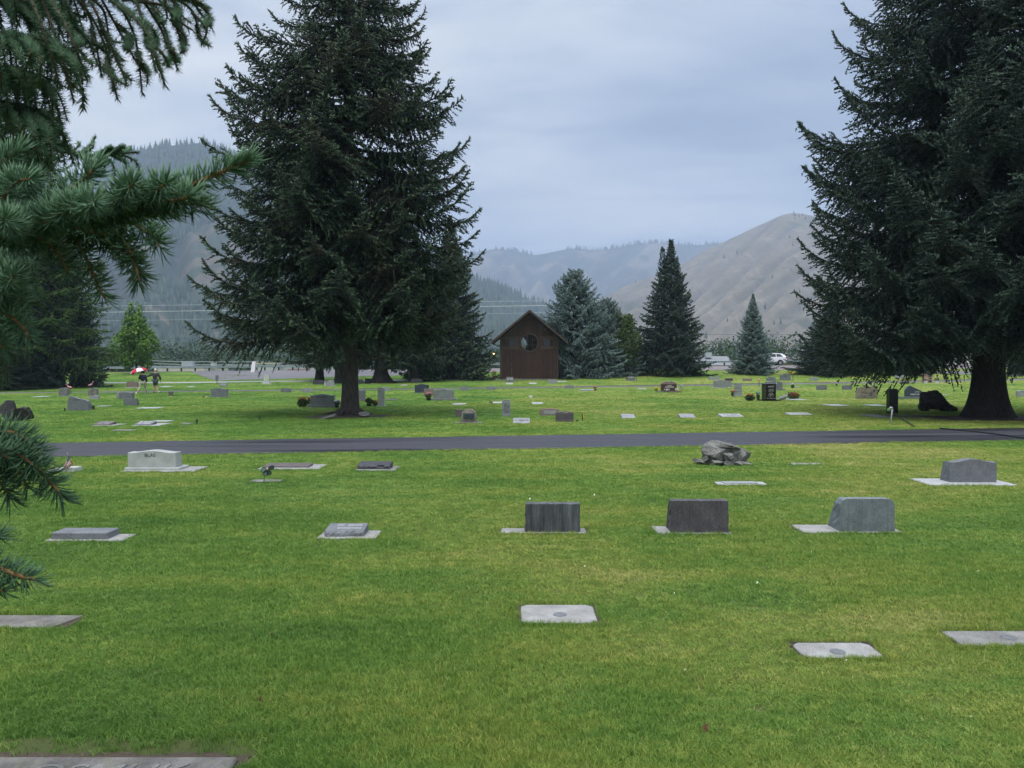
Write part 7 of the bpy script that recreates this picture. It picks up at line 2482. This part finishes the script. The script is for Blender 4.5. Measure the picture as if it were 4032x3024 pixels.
gw = gnd(563, 1552)
o = empty("person", gw, "person in navy jacket and khaki cropped trousers walking under the striped umbrella", "person", rz=.25)
link("body", dress(BODY["woman"], M["skin"]), o)
link("jacket", dress(BODY["woman_jacket"], M["navy_cloth"]), o)
link("trousers", dress(BODY["woman_trousers"], M["khaki"]), o)
head_bits(o, 1.60, .07, M["hair_dark"])
link("shoe", dress(BODY["shoe"], M["shoe_white"]), o, (-.40, -.30, .04), (.5, 0, .3))
link("shoe", dress(BODY["shoe"], M["shoe_white"]), o, (.22, .24, .0), (0, 0, -.2))
link("hand", dress(BODY["hand"], M["skin"]), o, (-.24, .26, 1.24), (2.6, 0, .3), (1, 1, 1))
link("hand", dress(BODY["hand"], M["skin"]), o, (.24, .04, .84))
# umbrella held over the left shoulder
u = empty("umbrella", (gw.x - .28, gw.y + .22, gw.z), "red and white striped umbrella tilted left above the person in navy", "umbrella", rz=0)
MB().tube([(0, 0, 1.10), (-.20, 0, 1.92)], .009, 6).build("shaft", M["metal_dark"], u)
MB().tube([(.03, 0, 1.06), (0, 0, 1.10), (-.02, 0, 1.2)], .016, 6).build("handle", M["black"], u)
ax = Vector((-.30, 0, 1)).normalized(); tip = Vector((-.20, 0, 1.92))
e1_ = Vector((1, 0, .30)).normalized(); e2_ = Vector((0, 1, 0))
for q in range(8):
    a0, a1_ = 2 * PI * q / 8 + .2, 2 * PI * (q + 1) / 8 + .2
    V = []
    for i in range(6):
        f = i / 5; r_ = .62 * math.sin(f * PI / 2 * .95); dz = -.34 * (1 - math.cos(f * PI / 2))
        for j in range(5):
            a = a0 + (a1_ - a0) * j / 4
            rr2 = r_ * (1 - .05 * math.sin(j / 4 * PI) * f)
            V.append(tuple(tip + (e1_ * math.cos(a) + e2_ * math.sin(a)) * rr2 + ax * dz))
    Fc = [(i * 5 + j, i * 5 + j + 1, (i + 1) * 5 + j + 1, (i + 1) * 5 + j) for i in range(5) for j in range(4)]
    mb = MB(); mb.poly(V, Fc)
    mb.build("panel", M["umb_red"] if q % 2 and "umb_red" in M else (M.setdefault("umb_red", simple("umb_red", (.55, .02, .045), .6, var=.05)) if q % 2 else M.setdefault("umb_white", simple("umb_white", (.75, .76, .85), .6, var=.04))), u)
    d_ = e1_ * math.cos(a0) + e2_ * math.sin(a0)
    MB().tube([tip + ax * -.03, tip + d_ * .35 + ax * -.13, tip + d_ * .61 + ax * -.33], .004, 4).build("rib", M["metal_dark"], u)
MB().tube([tip, tip + ax * .07], .008, 6).build("ferrule", M["metal_dark"], u)

gm = gnd(612, 1547)
o = empty("person", gm, "white haired man in charcoal jacket and shorts, one arm on his companion's back", "person", rz=.1)
link("body", dress(BODY["man"], M["skin"]), o)
link("jacket", dress(BODY["man_jacket"], M["charcoal_cloth"]), o)
link("shorts", dress(BODY["man_shorts"], M["denim"]), o)
head_bits(o, 1.75, .08, M["hair_white"], -.01)
link("shoe", dress(BODY["shoe"], M["black"]), o, (-.12, .05, 0), (0, 0, .1))
link("shoe", dress(BODY["shoe"], M["shoe_white"]), o, (.26, -.10, .04), (.3, 0, -.4))
link("hand", dress(BODY["hand"], M["skin"]), o, (-.66, .06, 1.27), (0, 1.35, 0))
link("hand", dress(BODY["hand"], M["skin"]), o, (.38, .02, .95))

# ------------------------------------------------------------------ grass: tufts of real blades, one object
def tuft_mesh(seed, n, rad, h0, h1_, lean=.55, wid=.0022):
    rg = np.random.default_rng(seed)
    a = rg.uniform(0, 2 * PI, n); r = rad * np.sqrt(rg.random(n))
    B = np.stack([r * np.cos(a), r * np.sin(a), 0 * r - .005], -1)
    hh = rg.uniform(h0, h1_, n)
    d = rg.normal(0, lean, (n, 2))
    mid = B + np.stack([d[:, 0] * hh * .35, d[:, 1] * hh * .35, hh * .6], -1)
    tip = B + np.stack([d[:, 0] * hh * 1.0, d[:, 1] * hh * 1.0, hh * rg.uniform(.75, 1.0, n)], -1)
    s = rg.uniform(0, 2 * PI, n)
    w = np.stack([np.cos(s), np.sin(s), 0 * s], -1) * (wid * rg.uniform(.7, 1.3, n))[:, None]
    V = np.stack([B - w, B + w, mid - w * .8, mid + w * .8, tip], 1).reshape(-1, 3)
    o = np.arange(n)[:, None] * 5
    T = np.concatenate([o + [0, 1, 3], o + [0, 3, 2], o + [2, 3, 4]])
    return np_mesh("tuft", V, T=T, mats=[M["blade"]])


def grass_field():
    rg = np.random.default_rng(12)
    pts = []
    def band(y0, y1, dens, ext=.70):
        n = int((ext * (y0 + y1)) * (y1 - y0) * dens)
        Y = rg.uniform(y0, y1, n)
        X = rg.uniform(-1, 1, n) * ext * Y
        return X, Y
    bands = [(3.3, 5.5, 1900), (5.5, 7, 1450), (7, 9, 1000), (9, 12, 600), (12, 16, 300), (16, 22, 170), (22, 30, 85), (30, 42, 40), (42, 60, 18), (60, 97, 7)]
    XS, YS, S = [], [], []
    for y0, y1, dn_ in bands:
        X, Y = band(y0, y1, dn_)
        XS.append(X); YS.append(Y)
        wide = max(1.0, (y0 / 5.5) ** .55)
        S.append(np.full(len(X), wide))
    X = np.concatenate(XS); Y = np.concatenate(YS); S = np.concatenate(S)
    ok = ~on_road(X, Y, -0.05 + 0.06 * value2(X * 3.1, Y * 3.1, 9)) & ~on_lane(X, Y)
    ok &= ~((Y > 96.5 + 0 * X) & (X > -40))
    for (x0, x1, y0, y1) in FOOT:
        ok &= ~((X > x0 - .0) & (X < x1 + .0) & (Y > y0 + .012) & (Y < y1))
    for (x0, x1, y0, y1, pr_) in THIN:
        ok &= ~((X > x0) & (X < x1) & (Y > y0) & (Y < y1) & (rg.random(len(X)) < pr_))
    # the walkway and drives stay clear
    for pl, wd in ((wk, 2.0),):
        px_ = [p.x for p in pl]; py_ = [p.y for p in pl]
        yy = np.interp(X, px_, py_)
        ok &= ~((Y > yy - .05) & (Y < yy + wd) & (X > px_[0]) & (X < px_[-1]))
    px_ = [p.x for p in dn]; py_ = [p.y for p in dn]
    ok &= ~((X > px_[0]) & (X < px_[-1]) & (Y > np.interp(X, px_, py_)))
    px_ = [p.x for p in dr]; ya = np.interp(X, px_, [p.y for p in dr]); yb = np.interp(X, [p.x for p in df], [p.y for p in df])
    ok &= ~((X > px_[0]) & (Y > ya) & (Y < yb))
    X, Y, S = X[ok], Y[ok], S[ok]
    # uneven mowing height
    hv = 1 + .22 * value2(X * 1.3, Y * 1.3, 3) + .15 * value2(X * 4.5, Y * 4.5, 4)
    # longer uncut grass against stones
    for (x0, x1, y0, y1) in FOOT:
        if y0 > 30: continue
        dx = np.maximum(np.maximum(x0 - X, X - x1), 0); dy = np.maximum(np.maximum(y0 - Y, Y - y1), 0)
        hv += .25 * (np.hypot(dx, dy) < .09)
    Z = hgt(X, Y)
    n = len(X)
    me = bpy.data.meshes.new("grass")
    me.vertices.add(n)
    me.vertices.foreach_set("co", np.stack([X, Y, Z], -1).astype(np.float32).ravel())
    for nm, val in (("rz", rg.uniform(0, 2 * PI, n)), ("sx", S * rg.uniform(.85, 1.15, n)), ("sz", np.clip(hv, .5, 1.6) * rg.uniform(.8, 1.2, n) * S ** .35), ("pick", rg.integers(0, 3, n))):
        a = me.attributes.new(nm, "FLOAT" if nm != "pick" else "INT", "POINT")
        a.data.foreach_set("value", np.asarray(val, np.float32 if nm != "pick" else np.int32))
    o = tag(link("grass", me), kind="stuff")
    ng = bpy.data.node_groups.new("grass_tufts", "GeometryNodeTree")
    ng.interface.new_socket("Geometry", in_out="INPUT", socket_type="NodeSocketGeometry")
    ng.interface.new_socket("Geometry", in_out="OUTPUT", socket_type="NodeSocketGeometry")
    gi = ng.nodes.new("NodeGroupInput"); go = ng.nodes.new("NodeGroupOutput")
    jn = ng.nodes.new("GeometryNodeJoinGeometry")
    def nattr(name, typ):
        q = ng.nodes.new("GeometryNodeInputNamedAttribute"); q.data_type = typ; q.inputs["Name"].default_value = name
        return q.outputs["Attribute"]
    rzv, sx, sz, pk = nattr("rz", "FLOAT"), nattr("sx", "FLOAT"), nattr("sz", "FLOAT"), nattr("pick", "INT")
    cr = ng.nodes.new("ShaderNodeCombineXYZ"); ng.links.new(rzv, cr.inputs[2])
    cs = ng.nodes.new("ShaderNodeCombineXYZ"); ng.links.new(sx, cs.inputs[0]); ng.links.new(sx, cs.inputs[1]); ng.links.new(sz, cs.inputs[2])
    for i in range(3):
        src = bpy.data.objects.new("tuft", tuft_mesh(70 + i, 22, .045, .015, .042, wid=.0019))
        oi = ng.nodes.new("GeometryNodeObjectInfo"); oi.inputs["Object"].default_value = src
        cmp_ = ng.nodes.new("FunctionNodeCompare"); cmp_.data_type = "INT"; cmp_.operation = "EQUAL"; cmp_.inputs[3].default_value = i
        ng.links.new(pk, cmp_.inputs[2])
        ip = ng.nodes.new("GeometryNodeInstanceOnPoints")
        ng.links.new(gi.outputs[0], ip.inputs["Points"]); ng.links.new(cmp_.outputs[0], ip.inputs["Selection"])
        ng.links.new(oi.outputs["Geometry"], ip.inputs["Instance"]); ng.links.new(cr.outputs[0], ip.inputs["Rotation"]); ng.links.new(cs.outputs[0], ip.inputs["Scale"])
        ng.links.new(ip.outputs[0], jn.inputs[0])
    ng.links.new(jn.outputs[0], go.inputs[0])
    md = o.modifiers.new("tufts", "NODES"); md.node_group = ng
    print("tufts", n)


grass_field()
